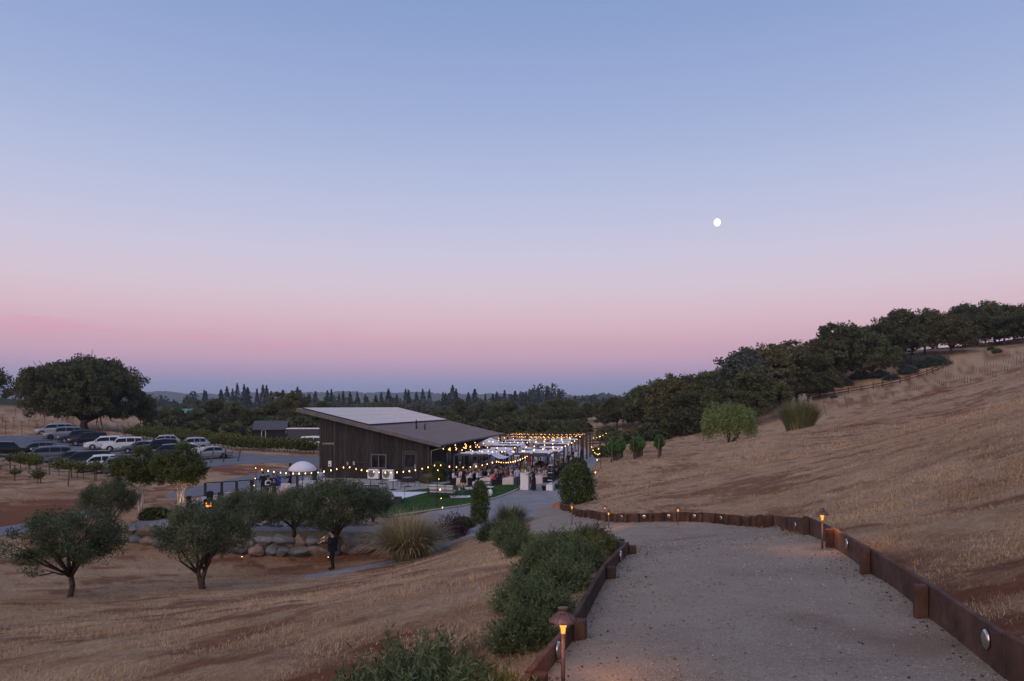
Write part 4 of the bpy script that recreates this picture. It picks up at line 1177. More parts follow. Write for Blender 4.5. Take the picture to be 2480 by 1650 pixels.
# ------------------------------------------------------------------ shed, trailer and the far house
def gable_house(name, loc, rz, L, Wd, H, roofh, wallm, roofm, label, cat='shed', over=.35, wins=()):
    e = empty(name, loc, rz, label, cat)
    b = MB(); b.add([(0, 0, 0), (L, 0, 0), (L, Wd, 0), (0, Wd, 0), (0, 0, H), (L, 0, H), (L, Wd, H), (0, Wd, H), (0, Wd / 2, H + roofh), (L, Wd / 2, H + roofh)],
                    [[0, 1, 5, 4], [1, 2, 6, 9, 5], [2, 3, 7, 6], [3, 0, 4, 8, 7], [3, 2, 1, 0]])
    b.build('wall', wallm, e)
    for s in (0, 1):
        r = MB(); y0, y1 = (-over, Wd / 2) if s == 0 else (Wd + over, Wd / 2)
        sl = roofh / (Wd / 2)
        za = H - over * sl; t = .12
        q = [(-over, y0, za), (L + over, y0, za), (L + over, y1, H + roofh), (-over, y1, H + roofh)]
        q2 = [(a, c, z + t) for a, c, z in q]
        fs = [[3, 2, 1, 0], [4, 5, 6, 7], [0, 1, 5, 4], [1, 2, 6, 5], [2, 3, 7, 6], [3, 0, 4, 7]]
        r.add(q + q2, fs if s == 0 else [f[::-1] for f in fs]); r.build('roof', roofm, e)
    for (kind, xa, xb, za, zb, face) in wins:
        if face == 'front':
            w = MB(); w.box((xa - .08, -.07, za - .08), (xb + .08, -.02, zb + .08)); wo = w.build(kind, M['white_paint'] if kind != 'sign' else M['letter'], e)
            if kind == 'window': MB().box((xa, -.085, za), (xb, -.075, zb)).build('pane', M['glass_dark'], wo)
        else:
            w = MB(); w.box((L + .02, xa, za), (L + .07, xb, zb)); w.build(kind, M['letter'], e)
    return e
M['black_wall'] = mat('black_shed_board', (.026, .024, .026), .8, .3, 3, .3, 8, stretch=(5, 5, .5))
M['slate_roof'] = mat('dark_shingle_roof', (.085, .085, .10), .8, .25, 6, .3, 20)
d = 104.0
sp = onground(618, d)
gable_house('shed', (sp[0], sp[1], sp[2]), math.radians(14), 4.0, 4.2, 2.15, 1.0, M['black_wall'], M['slate_roof'], 'black gabled shed with dark shingle roof left of the barn', 'shed', .35,
            [('window', .9, 1.35, .9, 1.9, 'front'), ('sign', .7, 2.9, 1.45, 1.75, 'side')])
d = 290.0
x_ = (408 - CX) / F * d; zr = -(1009 - HZ) / F * d
gable_house('house', (x_, d, zr - .4), math.radians(4), 13.5, 7, 1.6, 1.7, mat('cream_wall', (.62, .54, .52), .7, .1), mat('green_metal_roof', (.10, .26, .21), .5, .1), 'distant house with green metal roof among trees beyond the valley oak', 'house', .3, ())
# horse trailer with pale roof
tr = onground(757, 101.0)
e = empty('trailer', (tr[0] - 1.6, tr[1], tr[2]), math.radians(4), 'dark box trailer with pale roof parked left of the barn', 'trailer')
MB().cbox((-1.6, -1, .55), (2.6, 1, 2.35), .06).build('box_body', mat('navy_trailer_paint', (.035, .038, .055), .4, .1, spec=.5), e)
MB().cbox((-1.75, -1.08, 2.36), (2.75, 1.08, 2.5), .05).build('roof', M['white_paint'], e)
for xx_ in (.2, 1.0):
    for sy in (-1, 1):
        w = MB().lathe([(.18, -.1), (.33, -.1), (.35, -.05), (.35, .05), (.33, .1), (.18, .1)], 16, 0, Matrix.Translation((xx_, sy * .98, .35)) @ Matrix.Rotation(math.radians(90), 4, 'X')).build('wheel', M['black_metal'], e)
MB().tube([(2.6, 0, .6), (3.9, 0, .5)], .06, 6).build('tow_bar', M['black_metal'], e)

# ------------------------------------------------------------------ timber edging of the path
M['timber'] = mat('redwood_timber', (.088, .045, .031), .85, .55, 3.0, .8, 10, obj_var=.26, stretch=(1, 1, 1))
def timber_edge(line, name, label, hts, thick=.045, post_side=1, post_every=2, post_h=.03, disc_at=(), lab_cat='edging', no_post=()):
    """line: list of 2-D points; a board between each pair, posts on the path side"""
    e = empty(name, (line[0][0], line[0][1], G(*line[0])), 0, label, lab_cat)
    base = Vector(e.location)
    for i in range(len(line) - 1):
        a = Vector((line[i][0], line[i][1], 0)); c = Vector((line[i + 1][0], line[i + 1][1], 0))
        h = hts if isinstance(hts, (int, float)) else hts[min(i, len(hts) - 1)]
        za, zc = G(a.x, a.y), G(c.x, c.y)
        t = (c - a).normalized(); nrm = Vector((-t.y, t.x, 0)) * post_side
        ext = t * .02
        jz = random.uniform(-.012, .012)
        b = MB()
        q = []
        for (p, z) in ((a - ext, za), (c + ext, zc)):
            for s in (-thick / 2, thick / 2):
                for dz in (-.22, h + jz):
                    q.append(p + nrm * s + Vector((0, 0, z + dz)) - base)
        # q order: a-,bottom/top ; a+,bottom/top ; c-,.. ; c+,..
        b.add(q, [[0, 1, 5, 4], [2, 6, 7, 3], [1, 3, 7, 5], [0, 4, 6, 2], [0, 2, 3, 1], [4, 5, 7, 6]])
        me_ = b.mesh('plank', M['timber'])
        bm = bmesh.new(); bm.from_mesh(me_)
        bmesh.ops.recalc_face_normals(bm, faces=bm.faces[:])
        bmesh.ops.bevel(bm, geom=bm.edges[:], offset=.006, segments=1, affect='EDGES'); bm.to_mesh(me_); bm.free()
        pl = obj('plank', me_, e)
        if i in disc_at:
            m_ = a.lerp(c, .16 if i == 3 and h > .2 and len(line) == 10 else .55); zz = G(m_.x, m_.y) + h * .62
            rot = (nrm.to_track_quat('Z', 'Y')).to_matrix().to_4x4()
            off = m_ + nrm * (thick / 2 + .002) + Vector((0, 0, zz)) - base
            mx = Matrix.Translation(off) @ rot
            dsc = MB().lathe([(.062, 0), (.062, .012), (.055, .02), (.03, .022), (.001, .022)], 20, 0, mx).build('disc_lamp', M['disc'], pl, smooth=True)
        if i not in no_post:
            pz = G(a.x, a.y)
            b = MB(); hw = .048
            mx = Matrix.Translation(a + nrm * (thick / 2 + hw + .003) + Vector((0, 0, pz)) - base) @ Matrix.Rotation(math.atan2(t.y, t.x), 4, 'Z')
            b.cbox((-hw, -hw, -.25), (hw, hw, h + random.uniform(-.035, post_h)), .008, 0, mx)
            b.build('post', M['timber'], e)
    return e
M['disc'] = mat('brushed_disc', (.62, .58, .55), .22, .1, 12, metal=1.0)
left_line = [(-1.0, -1.5), (-.62, .6), (-.28, 3.0), (.11, 4.85), (.475, 5.95), (1.0, 8.0), (1.54, 9.9), (1.75, 12.3), (2.0, 14.8), (2.18, 17.0), (1.75, 18.4), (1.3, 20.0), (.95, 21.6)]
timber_edge(left_line, 'timber_edging', 'low redwood timber edging along the shrub side of the path', .17, post_side=-1, post_every=1, disc_at=(3, 5, 8))
right_line = [(2.2, -2.5), (2.55, 0.2), (2.75, 2.4), (2.98, 4.45), (3.37, 5.95), (3.9, 8), (4.5, 10.3), (5.05, 12.5), (5.6, 15), (6.1, 17.2)]
timber_edge(right_line, 'timber_edging', 'tall redwood timber edging holding the grass slope above the path', .29, post_side=1, post_every=1, disc_at=(3, 5, 7), no_post=(3,))
arc = smooth_line([(6.1, 17.2), (6.45, 19.0), (6.3, 20.3), (5.6, 21.8), (4.6, 22.5), (3.6, 23), (2.95, 24.6), (2.65, 28), (2.6, 32), (2.6, 36), (2.7, 41)], 3)
timber_edge(arc, 'timber_edging', 'curved timber edging of short boards round the far bend of the path', .29, post_side=1, post_every=1, disc_at=(3, 7, 9, 11, 13, 15))

# ------------------------------------------------------------------ path lamps
M['copper'] = mat('weathered_copper', (.20, .105, .085), .5, .5, 14, .3, 20, metal=.55, spec=.4, obj_var=.1)
M['lamp_glow'] = mat('amber_lamp_glass', (.6, .25, .05), .5, emit=(1.0, .36, .06), estr=1.6)
def path_lamp(x, y, h, label, power=1.2):
    e = empty('path_lamp', (x, y, G(x, y) + .01), 0, label, 'path lamp', 'copper lamps along the path')
    MB().tube([(0, 0, -.1), (0, 0, h * .78)], .013, 12).build('pole', M['copper'], e, smooth=True)
    MB().lathe([(.013, h * .71), (.015, h * .77), (.022, h * .79), (.023, h * .83), (.011, h * .845)], 16).build('socket', M['lamp_glow'], e, smooth=True)
    MB().lathe([(.0885, h * .845), (.09, h * .856), (.062, h * .905), (.034, h * .945), (.026, h * .952), (.026, h * .985), (.032, h * .99), (.032, h), (.001, h)], 20, cap=False).build('shade', M['copper'], e, smooth=True)
    fins = MB()
    for k in range(6):
        a = k * math.pi / 3
        fins.tube([(.028 * math.cos(a), .028 * math.sin(a), h * .955), (.088 * math.cos(a), .088 * math.sin(a), h * .862)], .004, 5)
    fins.build('shade_ribs', M['copper'], e)
    ld = bpy.data.lights.new('lamp_light', 'POINT'); ld.energy = power; ld.color = (1.0, .42, .12); ld.shadow_soft_size = .012
    lo = bpy.data.objects.new('lamp_light', ld); lo.location = (0, 0, h * .835 - .02); COL.objects.link(lo); lo.parent = e
    lo.location = (0, 0, h * .902)
    return e
M['lamp_glow2'] = mat('amber_bulb', (.8, .5, .2), .4, emit=(1.0, .45, .12), estr=12)
xy = lambda px, d: ((px - CX) / F * d, d)
path_lamp(.318, 4.6, .55, 'nearest copper mushroom lamp on a thin pole at the path edge', 9.0)
path_lamp(4.28, 10.2, .58, 'copper lamp glowing against the timber on the uphill path edge', 9.0)
path_lamp(*xy(1642, 21.3), .55, 'small copper lamp alone along the far path bend', 2.0)
path_lamp(*xy(1474, 21.9), .55, 'copper lamp where the left timber edging ends', 8)
path_lamp(*xy(1465, 25.5), .42, 'tiny lamp just behind the lamp at the end of the left edging', .8)
path_lamp(*xy(1385, 24.5), .75, 'path lamp poking out of the shrubs below the bend', 1.2)

# ------------------------------------------------------------------ shrubs along the path
shr = [ # x, y, proto, scale, label
    (-.50, 4.35, 'hedgeF', .98, 'broad leafy shrub at the bottom edge left of the nearest lamp'), (-.84, 4.6, 'hedgeF', .84, 'shrub at the far left of the bottom edge planting'), (-.12, 4.35, 'hedgeY', 0.54, 'yellow-green shrub tucked behind the nearest timber end'),
    (-.45, 4.9, 'hedgeF', .72, 'upright sprigged shrub behind the bottom edge planting'),
    (.1, 6.15, 'hedgeA', 0.48, 'dark shrub beside the nearest timber plank'), (.28, 6.9, 'hedgeB', 0.51, 'second shrub up the timber edging from the nearest lamp'), (.12, 7.4, 'hedgeA', 0.49, 'third shrub up the edging with blue-green sprigs'),
    (.55, 7.9, 'hedgeB', 0.51, 'fourth shrub crowding the timber post'), (.3, 8.5, 'hedgeA', 0.52, 'fifth shrub up the edging left of the kink'), (.85, 8.9, 'hedgeB', 0.54, 'sixth shrub filling the inside of the timber kink'),
    (.5, 9.8, 'hedgeA', 0.57, 'seventh shrub, grey tipped, behind the kink'), (1.1, 10.2, 'hedgeY', 0.54, 'yellowish shrub inside the timber kink'), (.7, 11.2, 'hedgeB', 0.59, 'shrub below the far end of the timber edging'), (1.3, 11.8, 'hedgeA', 0.61, 'shrub against the last left timber plank'),
    (.8, 13, 'hedgeB', 0.64, 'wide shrub halfway down to the drive'), (1.45, 13.8, 'hedgeA', 0.64, 'shrub in front of the lamp at the end of the edging'), (.7, 15.5, 'hedgeY', 0.70, 'yellow-green shrub in the lower planting'), (1.4, 16.2, 'hedgeA', 0.70, 'dark shrub in the lower planting near the path bend'),
    (.3, 19, 'hedgeB', 0.82, 'big shrub in the lower planting facing the drive'), (0.0, 23, 'hedgeA', 0.98, 'big dark shrub at the drive corner'), (-.1, 27, 'hedgeB', 1.02, 'rounded shrub beside the lower path'), (-.8, 30, 'hedgeA', 1.07, 'outermost dark shrub of the lower planting'), (.1, 32, 'hedgeA', 0.74, 'small shrub next to the beige lower path')]
for (x_, y_, k, s, lab) in shr:
    place_bush('path_shrub', k, (x_, y_, G(x_, y_) - .04), lab, 'shrub', 'shrubs along the timber edging', s)
x_, y_ = xy(1238, 34.0); e = empty('grass_tussock', (x_, y_, G(x_, y_)), 0, 'pale green grass tussock at the drive edge above the shrubs', 'grass tussock', None, 1.0); obj('blades', PROTO['greengrass'], e)
x_, y_ = xy(990, 33.0); e = empty('fountain_grass', (x_, y_, G(x_, y_) - .05), 0, 'big arching straw-coloured grass fountain right of the trumpet player', 'ornamental grass', None, (1.08, 1.08, .92)); obj('blades', PROTO['fountain'], e)
x_, y_ = xy(1092, 36.5); place_bush('barberry', 'purple', (x_, y_, G(x_, y_) - .05), 'dark purple barberry beside the straw grass fountain', 'shrub', None, 1.25)
x_, y_ = xy(1122, 38.5); place_bush('shrub', 'scrub_warm', (x_, y_, G(x_, y_) - .05), 'low rusty shrub between barberry and column bush', 'shrub', None, .55)
x_, y_ = xy(1161, 39.5); place_bush('column_bush', 'column', (x_, y_, G(x_, y_) - .05), 'narrow upright green bush at the lawn edge', 'shrub', None, .98)
x_, y_ = xy(1398, 43.0); place_bush('laurel_bush', 'laurel', (x_, y_, G(x_, y_) - .1), 'big round glossy green bush at the right of the drive', 'shrub', None, (.80, .80, .86))
x_, y_ = xy(1398, 62.0); place_bush('shrub', 'scrub_warm', (x_, y_, G(x_, y_) - .1), 'tall olive bush rising behind the glossy round bush', 'shrub', None, (.75, .75, 1.35))
# clay pot planter and boulders at the drive corner
x_, y_ = xy(1352, 42.5); e = empty('boulder', (x_, y_, G(x_, y_)), 0, 'orange boulder at the end of the curved timber edging', 'boulder')
def rock_mesh(seed, s, material, sub=2):
    rng = np.random.default_rng(seed)
    bm = bmesh.new(); bmesh.ops.create_icosphere(bm, subdivisions=sub, radius=.5)
    planes = unit(8, rng); offs = rng.uniform(.24, .38, 8)
    for v in bm.verts:
        c = np.array(v.co)
        for n_, o_ in zip(planes, offs):
            dd_ = c @ n_
            if dd_ > o_: c = c - n_ * (dd_ - o_) * .97
        v.co = c * np.array(s) * (1 + rng.uniform(-.03, .03))
    me_ = bpy.data.meshes.new('rock'); bm.to_mesh(me_); bm.free(); me_.materials.append(material)
    return me_
M['rock'] = mat('blue_grey_rock', (.145, .145, .155), .9, .4, 4, .8, 9, obj_var=.4)
M['rock_warm'] = mat('tan_rock', (.20, .145, .115), .9, .4, 4, .8, 9, obj_var=.35)
M['rock_rust'] = mat('rust_rock', (.34, .13, .06), .9, .35, 4, .7, 9)
obj('rock', rock_mesh(5, (.9, .7, .55), M['rock_rust']), e)
x_, y_ = xy(1358, 44.5); e = empty('boulder', (x_, y_, G(x_, y_)), .5, 'grey boulder behind the orange boulder at the drive corner', 'boulder'); obj('rock', rock_mesh(6, (1.3, .9, .6), M['rock']), e)

# ------------------------------------------------------------------ dry stone walls of the terraces
ROCKS = [[rock_mesh(100 + i, (1, .85, .9), M['rock'], 2) for i in range(6)], [rock_mesh(120 + i, (1, .85, .9), M['rock_warm'], 2) for i in range(5)]]
def stone_wall(line, rows, size, label, lean=.1, seed=0, z0=0.0, hscale=1.0):
    rng = np.random.default_rng(seed)
    e = empty('stone_wall', (line[0][0], line[0][1], G(*line[0])), 0, label, 'stone wall')
    base = Vector(e.location)
    for r in range(rows):
        s = 0.0; tot = 0
        seg = [Vector((line[i + 1][0] - line[i][0], line[i + 1][1] - line[i][1], 0)) for i in range(len(line) - 1)]
        L = sum(v.length for v in seg); s = rng.uniform(0, size * .5)
        while s < L:
            w = size * rng.uniform(.7, 1.75); h = size * rng.uniform(.75, 1.1) * hscale
            u = s + w / 2; acc = 0; p = None
            for i, v in enumerate(seg):
                if u <= acc + v.length or i == len(seg) - 1:
                    p = Vector((line[i][0], line[i][1], 0)) + v.normalized() * (u - acc); t = v.normalized(); break
                acc += v.length
            nrm = Vector((-t.y, t.x, 0))
            q = p + nrm * (r * lean + rng.uniform(-.06, .06))
            kind = ROCKS[0] if rng.uniform() < .6 else ROCKS[1]
            zz = base_z_wall(p.x, p.y) + z0 + r * size * .72 * hscale + h * .42
            obj('stone', kind[rng.integers(len(kind))], e, Vector((q.x, q.y, zz)) - base, (rng.uniform(-.25, .25), rng.uniform(-.2, .2), math.atan2(t.y, t.x) + rng.uniform(-.3, .3) + (math.pi if rng.uniform() < .5 else 0)), (w * 1.34, size * 1.1, h * 1.42))
            s += w * .96
    return e
def base_z_wall(x, y): return G(x, y)
lw = hit_many([(545, 1338), (600, 1346), (680, 1348), (760, 1348), (840, 1344), (905, 1338), (960, 1322)])
stone_wall(lw, 2, .66, 'lower dry stone wall behind the trumpet player', .1, 1)
uw = hit_many([(480, 1284), (600, 1287), (720, 1286), (830, 1286), (900, 1284), (965, 1278)])
stone_wall(uw, 1, .5, 'upper dry stone wall along the terrace under the olive trees', .1, 2)
l2 = hit_many([(235, 1306), (300, 1312), (360, 1320), (430, 1334), (500, 1340)])
stone_wall(l2, 2, .62, 'stone wall left of the middle olive tree', .1, 3)
l3 = hit_many([(335, 1252), (380, 1262), (430, 1268), (480, 1284)])
stone_wall(l3, 1, .5, 'short rock row by the pond step left of the terrace', .1, 4)
sheet('terrace_ground', terrace_poly, M['terrace'], 0.30, .5, .3)
sheet('gravel_track', track_poly, M['gravel'], 0.03, .4, .1)

# ------------------------------------------------------------------ olive trees and birches
for i, (px, d, k, s, lab) in enumerate([
    (170, 26.5, 'olive0', (1.0, 1.0, .98), 'wide olive tree at the far left of the lower slope'), (490, 28.0, 'olive1', (.92, .92, 1.05), 'round olive tree standing free on the lower slope left of the musician'),
    (815, 37.0, 'olive2', (1.22, 1.22, 1.22), 'largest olive tree directly behind the trumpet player'), (262, 40.0, 'olive1', (.8, .8, .95), 'olive tree behind the far left one beside the lower road'), (600, 38.5, 'olive0', (.98, .98, .90), 'olive tree between the free-standing one and the largest'),
    (905, 41.0, 'olive1', (.62, .62, .72), 'small olive tree at the right of the largest one'), (715, 38.6, 'olive2', (.85, .85, .98), 'olive tree leaning against the left side of the largest')]):
    x_, y_ = xy(px, d)
    place_tree('olive_tree', k, (x_, y_, G(x_, y_) - .05), lab, 'olive tree', 'olive trees on the terraces', s, rz=i * 1.3)
for (px, d, s, lab) in ((338, 47.0, 1.0, 'pale-stemmed birch clump left of its twin in front of the cars'), (437, 45.0, (1.0, 1.0, 1.06), 'birch with white stems lit from below beside the fire pit')):
    x_, y_ = xy(px, d); place_tree('birch_tree', 'birch', (x_, y_, G(x_, y_) - .05), lab, 'birch', 'white-stemmed birches', s)
x_, y_ = xy(375, 43.0); place_bush('shrub', 'scrub_warm', (x_, y_, G(x_, y_)), 'olive green mound between the two birches', 'shrub', None, .72)
for (px, d, s, lab) in ((690, 46, 1.0, 'green grass tussock among the bar olives'), (560, 44, 1.2, 'grass tussock below the bar railing'), (640, 48.5, 1.0, 'grass tussock behind the bar tables')):
    x_, y_ = xy(px, d); e = empty('grass_tussock', (x_, y_, G(x_, y_)), 0, lab, 'grass tussock', None, s); obj('blades', PROTO['greengrass'], e)

# ------------------------------------------------------------------ right hillside: pepper tree, pampas, vines, fence
def pepper_proto():
    rng = np.random.default_rng(77); H = 6.6; Wd = 8.6
    lobes = [(2.6 * math.cos(a), 2.6 * math.sin(a), H * rng.uniform(.62, .80), 1.5, 1.0) for a in np.linspace(0, 6.28, 8)[:-1]] + [(0.6, 0, H * .86, 1.6, .9), (-.8, .4, H * .84, 1.5, .9)]
    # weeping strands: start on the dome, hang down its outside and through the inside
    n = 950; u = unit(n * 2, rng); u = u[u[:, 2] > -.15][:n]; n = len(u); az = np.arctan2(u[:, 1], u[:, 0])
    lump = .88 + .12 * np.sin(4 * az + 1) * np.cos(3 * u[:, 2]) + rng.uniform(-.06, .08, n)
    k = rng.uniform(.4, 1, n) ** .45 * lump
    p0 = u * k[:, None] * np.array([Wd * .5, Wd * .5, H * .50]) + np.array([0, 0, H * .5])
    ln = rng.uniform(.6, 2.6, n); m = 16; t = np.linspace(0, 1, m)
    C = np.stack([p0[:, None, 0] * (1 + .05 * t[None]), p0[:, None, 1] * (1 + .05 * t[None]), p0[:, None, 2] - ln[:, None] * t[None]], axis=2).reshape(-1, 3) + rng.normal(size=(n * m, 3)) * .09
    var = [np.repeat(rng.uniform(0, 1, n), m)]
    keep = C[:, 2] > .3; C = C[keep]; var = [var[0][keep]]
    V, Fc = leaf_quads(C, .30, rng, .34, .9)
    trunk = limb_mesh('trunk', .13, lobes, H, M['bark'], rng, .3, 4, .8, .2)
    PROTO['pepper'] = (trunk, foliage_mesh('crown', V, Fc, np.clip(np.concatenate(var) * .7 + rng.uniform(0, .3, len(C)), 0, 1), M['leaf_pepper']))
pepper_proto()
x_, y_ = xy(1765, 100); place_tree('pepper_tree', 'pepper', (x_, y_, G(x_, y_) - .1), 'bright green drooping pepper tree alone on the right slope', 'tree', None, (.98, .98, .97), .4)
x_, y_ = xy(1935, 86); e = empty('pampas_grass', (x_, y_, G(x_, y_) - .5), 0, 'tall pampas grass clump with pale plumes on the right slope', 'ornamental grass', None, (1.0, 1.0, .92)); obj('blades', PROTO['pampas'], e)
rng = np.random.default_rng(12)
for i in range(9):
    a = rng.uniform(0, 6.28); r = rng.uniform(.3, 1.3); tz = rng.uniform(3.6, 4.3)
    top = np.array([r * 1.2 * math.cos(a), r * 1.2 * math.sin(a), tz])
    t = rng.uniform(0, 1, 90)[:, None]
    c = top + np.array([.12 * math.cos(a), .12 * math.sin(a), .8]) * t + rng.normal(size=(90, 3)) * .07 * (1 - np.abs(t - .4))
    V, Fc = leaf_quads(c, .16, rng, .4)
    obj('plume', foliage_mesh('plume', V, Fc, rng.uniform(0, 1, 90), M['plume']), e)
M['old_wood'] = mat('old_vine_post', (.10, .075, .06), .9, .4, 5, .4, 14, obj_var=.3)
M['fence_wood'] = mat('fence_rail_wood', (.075, .038, .028), .9, .35, 4, .4, 10, obj_var=.25)
post_m = MB().tube([(0, 0, -.3), (0, 0, .7), (0, 0, 1.0)], [.5, .48, .46], 8).mesh('post', M['old_wood'])
def post(parent, loc, h, r=.06, rot=(0, 0, 0)):
    return obj('post', post_m, parent, loc, rot, (r * 2, r * 2, h))
def vine_row(p0, p1, n, key, label, group, h=1.5, leaf_z=.75, s=1.0, post_h=1.6, skip=0.0, wires=True, post_r=.06, seed=0):
    rng = np.random.default_rng(seed + 5)
    a = Vector((p0[0], p0[1], G(*p0[:2]))); c = Vector((p1[0], p1[1], G(*p1[:2])))
    ang_ = math.atan2(c.y - a.y, c.x - a.x)
    e = empty('vine_row', a, 0, label, 'vine row', group)
    L = (c - a).length
    k = max(2, int(L / 4.5) + 1)
    for i in range(k + 1):
        q = a.lerp(c, i / k); q.z = G(q.x, q.y)
        post(e, q - a, post_h, post_r, (rng.uniform(-.04, .04), rng.uniform(-.06, .06), 0))
    for i in range(n):
        if rng.uniform() < skip: continue
        q = a.lerp(c, (i + .5) / n); q.z = G(q.x, q.y)
        t, f = PROTO[key]
        ss = s * rng.uniform(.75, 1.2)
        th_ = .62 if key == 'vinegreen' else 1.0
        v = obj('foliage', f, e, q - a + Vector((0, 0, leaf_z + rng.uniform(-.12, .12))), (0, 0, ang_ + rng.uniform(-.2, .2)), (ss * th_, ss * th_, ss * rng.uniform(.8, 1.25)))
        MB_trunk(e, q - a, leaf_z + .3)
    if wires:
        w = MB()
        for hz in (leaf_z + .15, leaf_z + .55):
            pts = []
            for i in range(9):
                q = a.lerp(c, i / 8); q.z = G(q.x, q.y) + hz; pts.append(q - a)
            w.tube(pts, .012, 4)
        w.build('wire', M['grey_metal'], e)
    return e
_vt = MB().tube([(0, 0, -.1), (.03, .01, .5), (-.02, .02, 1.0)], [.035, .028, .022], 6).mesh('vine_trunk', M['bark_olive'])
def MB_trunk(parent, loc, h): return obj('vine_trunk', _vt, parent, loc, (0, 0, random.uniform(0, 6)), (1, 1, h))
for i, (pa, pb, nm) in enumerate((((1481, 66), (1508, 84), 'leafy vine row nearest the drive on the right slope'), ((1535, 66), (1556, 82), 'middle leafy vine row on the right slope'), ((1594, 66), (1600, 69.5), 'single tall leafy vine post right of the two vine rows'))):
    p0 = xy(*pa); p1 = xy(*pb)
    vine_row(p0, p1, 13 if i < 2 else 3, 'vinegreen', nm, 'green vine rows on the right slope', leaf_z=.85, s=.95 if i < 2 else 1.0, post_h=1.75, post_r=.075, seed=i)

# split rail fence climbing the hill
fl = [(1418, 1070, 128), (1500, 1064, 140), (1560, 1060, 146), (1620, 1054, 150), (1690, 1045, 152), (1770, 1032, 152), (1850, 1012, 150), (1935, 988, 150), (1985, 970, 150), (2055, 950, 150), (2115, 936, 150), (2180, 918, 152), (2245, 903, 156), (2296, 888, 162), (2298, 878, 168), (2250, 868, 174), (2180, 862, 178)]
fp = [xy(px, d) for px, py, d in fl]
fdense = []
for i in range(len(fp) - 1):
    a = np.array(fp[i]); c = np.array(fp[i + 1]); k = max(1, int(round(np.linalg.norm(c - a) / 2.6)))
    for q in range(k): fdense.append(tuple(a + (c - a) * q / k))
fdense.append(fp[-1])
e = empty('rail_fence', (fdense[0][0], fdense[0][1], G(*fdense[0])), 0, 'brown split rail fence climbing the dry hill to the crest', 'fence')
fb = Vector(e.location)
rail_m = MB().cbox((0, -.04, -.085), (1, .04, .085), .01).mesh('rail', M['fence_wood'])
for i, q in enumerate(fdense):
    g = Vector((q[0], q[1], G(*q)))
    post(e, g - fb, 1.4, .12)
    if i + 1 < len(fdense):
        n_ = Vector((fdense[i + 1][0], fdense[i + 1][1], G(*fdense[i + 1]))); v = n_ - g
        for hz in (.5, 1.0):
            o = obj('rail', rail_m, e, g - fb + Vector((0, 0, hz)), None, (v.length, 1, 1)); o.rotation_mode = 'QUATERNION'; o.rotation_quaternion = v.to_track_quat('X', 'Z')
# young vineyard stakes on the upper right slope, each a stake of its own
stake_m = MB().tube([(0, 0, -.2), (0, 0, .85)], .035, 5).mesh('stake', M['old_wood'])
stakes = []
for (pa, pb, n) in (((2140, 938), (2165, 962), 8), ((2195, 925), (2228, 950), 9), ((2245, 915), (2290, 938), 10), ((2290, 908), (2350, 930), 10), ((2345, 895), (2412, 915), 11), ((2385, 885), (2440, 900), 9), ((2430, 880), (2480, 890), 9), ((2100, 952), (2112, 980), 6), ((2045, 968), (2052, 990), 4), ((1995, 985), (2000, 1005), 3), ((2445, 868), (2480, 876), 5)):
    for k in range(n):
        stakes.append((pa[0] + (pb[0] - pa[0]) * k / max(1, n - 1), pa[1] + (pb[1] - pa[1]) * k / max(1, n - 1)))
hs = hit_many(stakes)
for i, (q, s_) in enumerate(sorted(zip(hs, stakes), key=lambda t: t[1][0])):
    tag(obj('vine_stake', stake_m, None, (q[0], q[1], G(*q)), (random.uniform(-.05, .05), random.uniform(-.05, .05), 0), (1, 1, random.uniform(.85, 1.15))), '%s thin stake from the left in the young vineyard near the crest' % ordinal(i), 'stake', 'stakes of the young vineyard')

# ------------------------------------------------------------------ parked cars
M['tyre'] = mat('tyre_rubber', (.018, .018, .019), .85)
M['rim'] = mat('alloy_rim', (.5, .5, .52), .3, metal=.8)
M['rim_dark'] = mat('dark_rim', (.05, .05, .055), .35, metal=.6)
M['headlight'] = mat('headlight_glass', (.62, .64, .68), .12, spec=.8)
M['taillight'] = mat('taillight_glass', (.35, .02, .02), .2, spec=.6)
M['plate'] = mat('licence_plate', (.6, .6, .62), .5)
M['car_glass'] = mat('car_glass', (.012, .018, .028), .12, spec=.16)
M['black_plastic'] = mat('black_plastic', (.02, .02, .022), .55)
PAINT = {}
def paint(name, col, metal=.0, rough=.28):
    if name not in PAINT: PAINT[name] = mat('paint_' + name, col, rough, metal=metal, spec=.3, coat=.15)
    return PAINT[name]
for n_, c_ in {'white': (.66, .66, .68), 'silver': (.36, .37, .40), 'grey': (.12, .125, .14), 'lightgrey': (.26, .26, .28), 'black': (.008, .008, .010), 'navy': (.022, .028, .05), 'bluegrey': (.075, .095, .13), 'teal': (.05, .085, .13), 'greensilver': (.28, .30, .30), 'bronze': (.10, .09, .085)}.items():
    paint(n_, c_, .35 if n_ in ('silver', 'greensilver', 'lightgrey', 'grey') else 0.0)

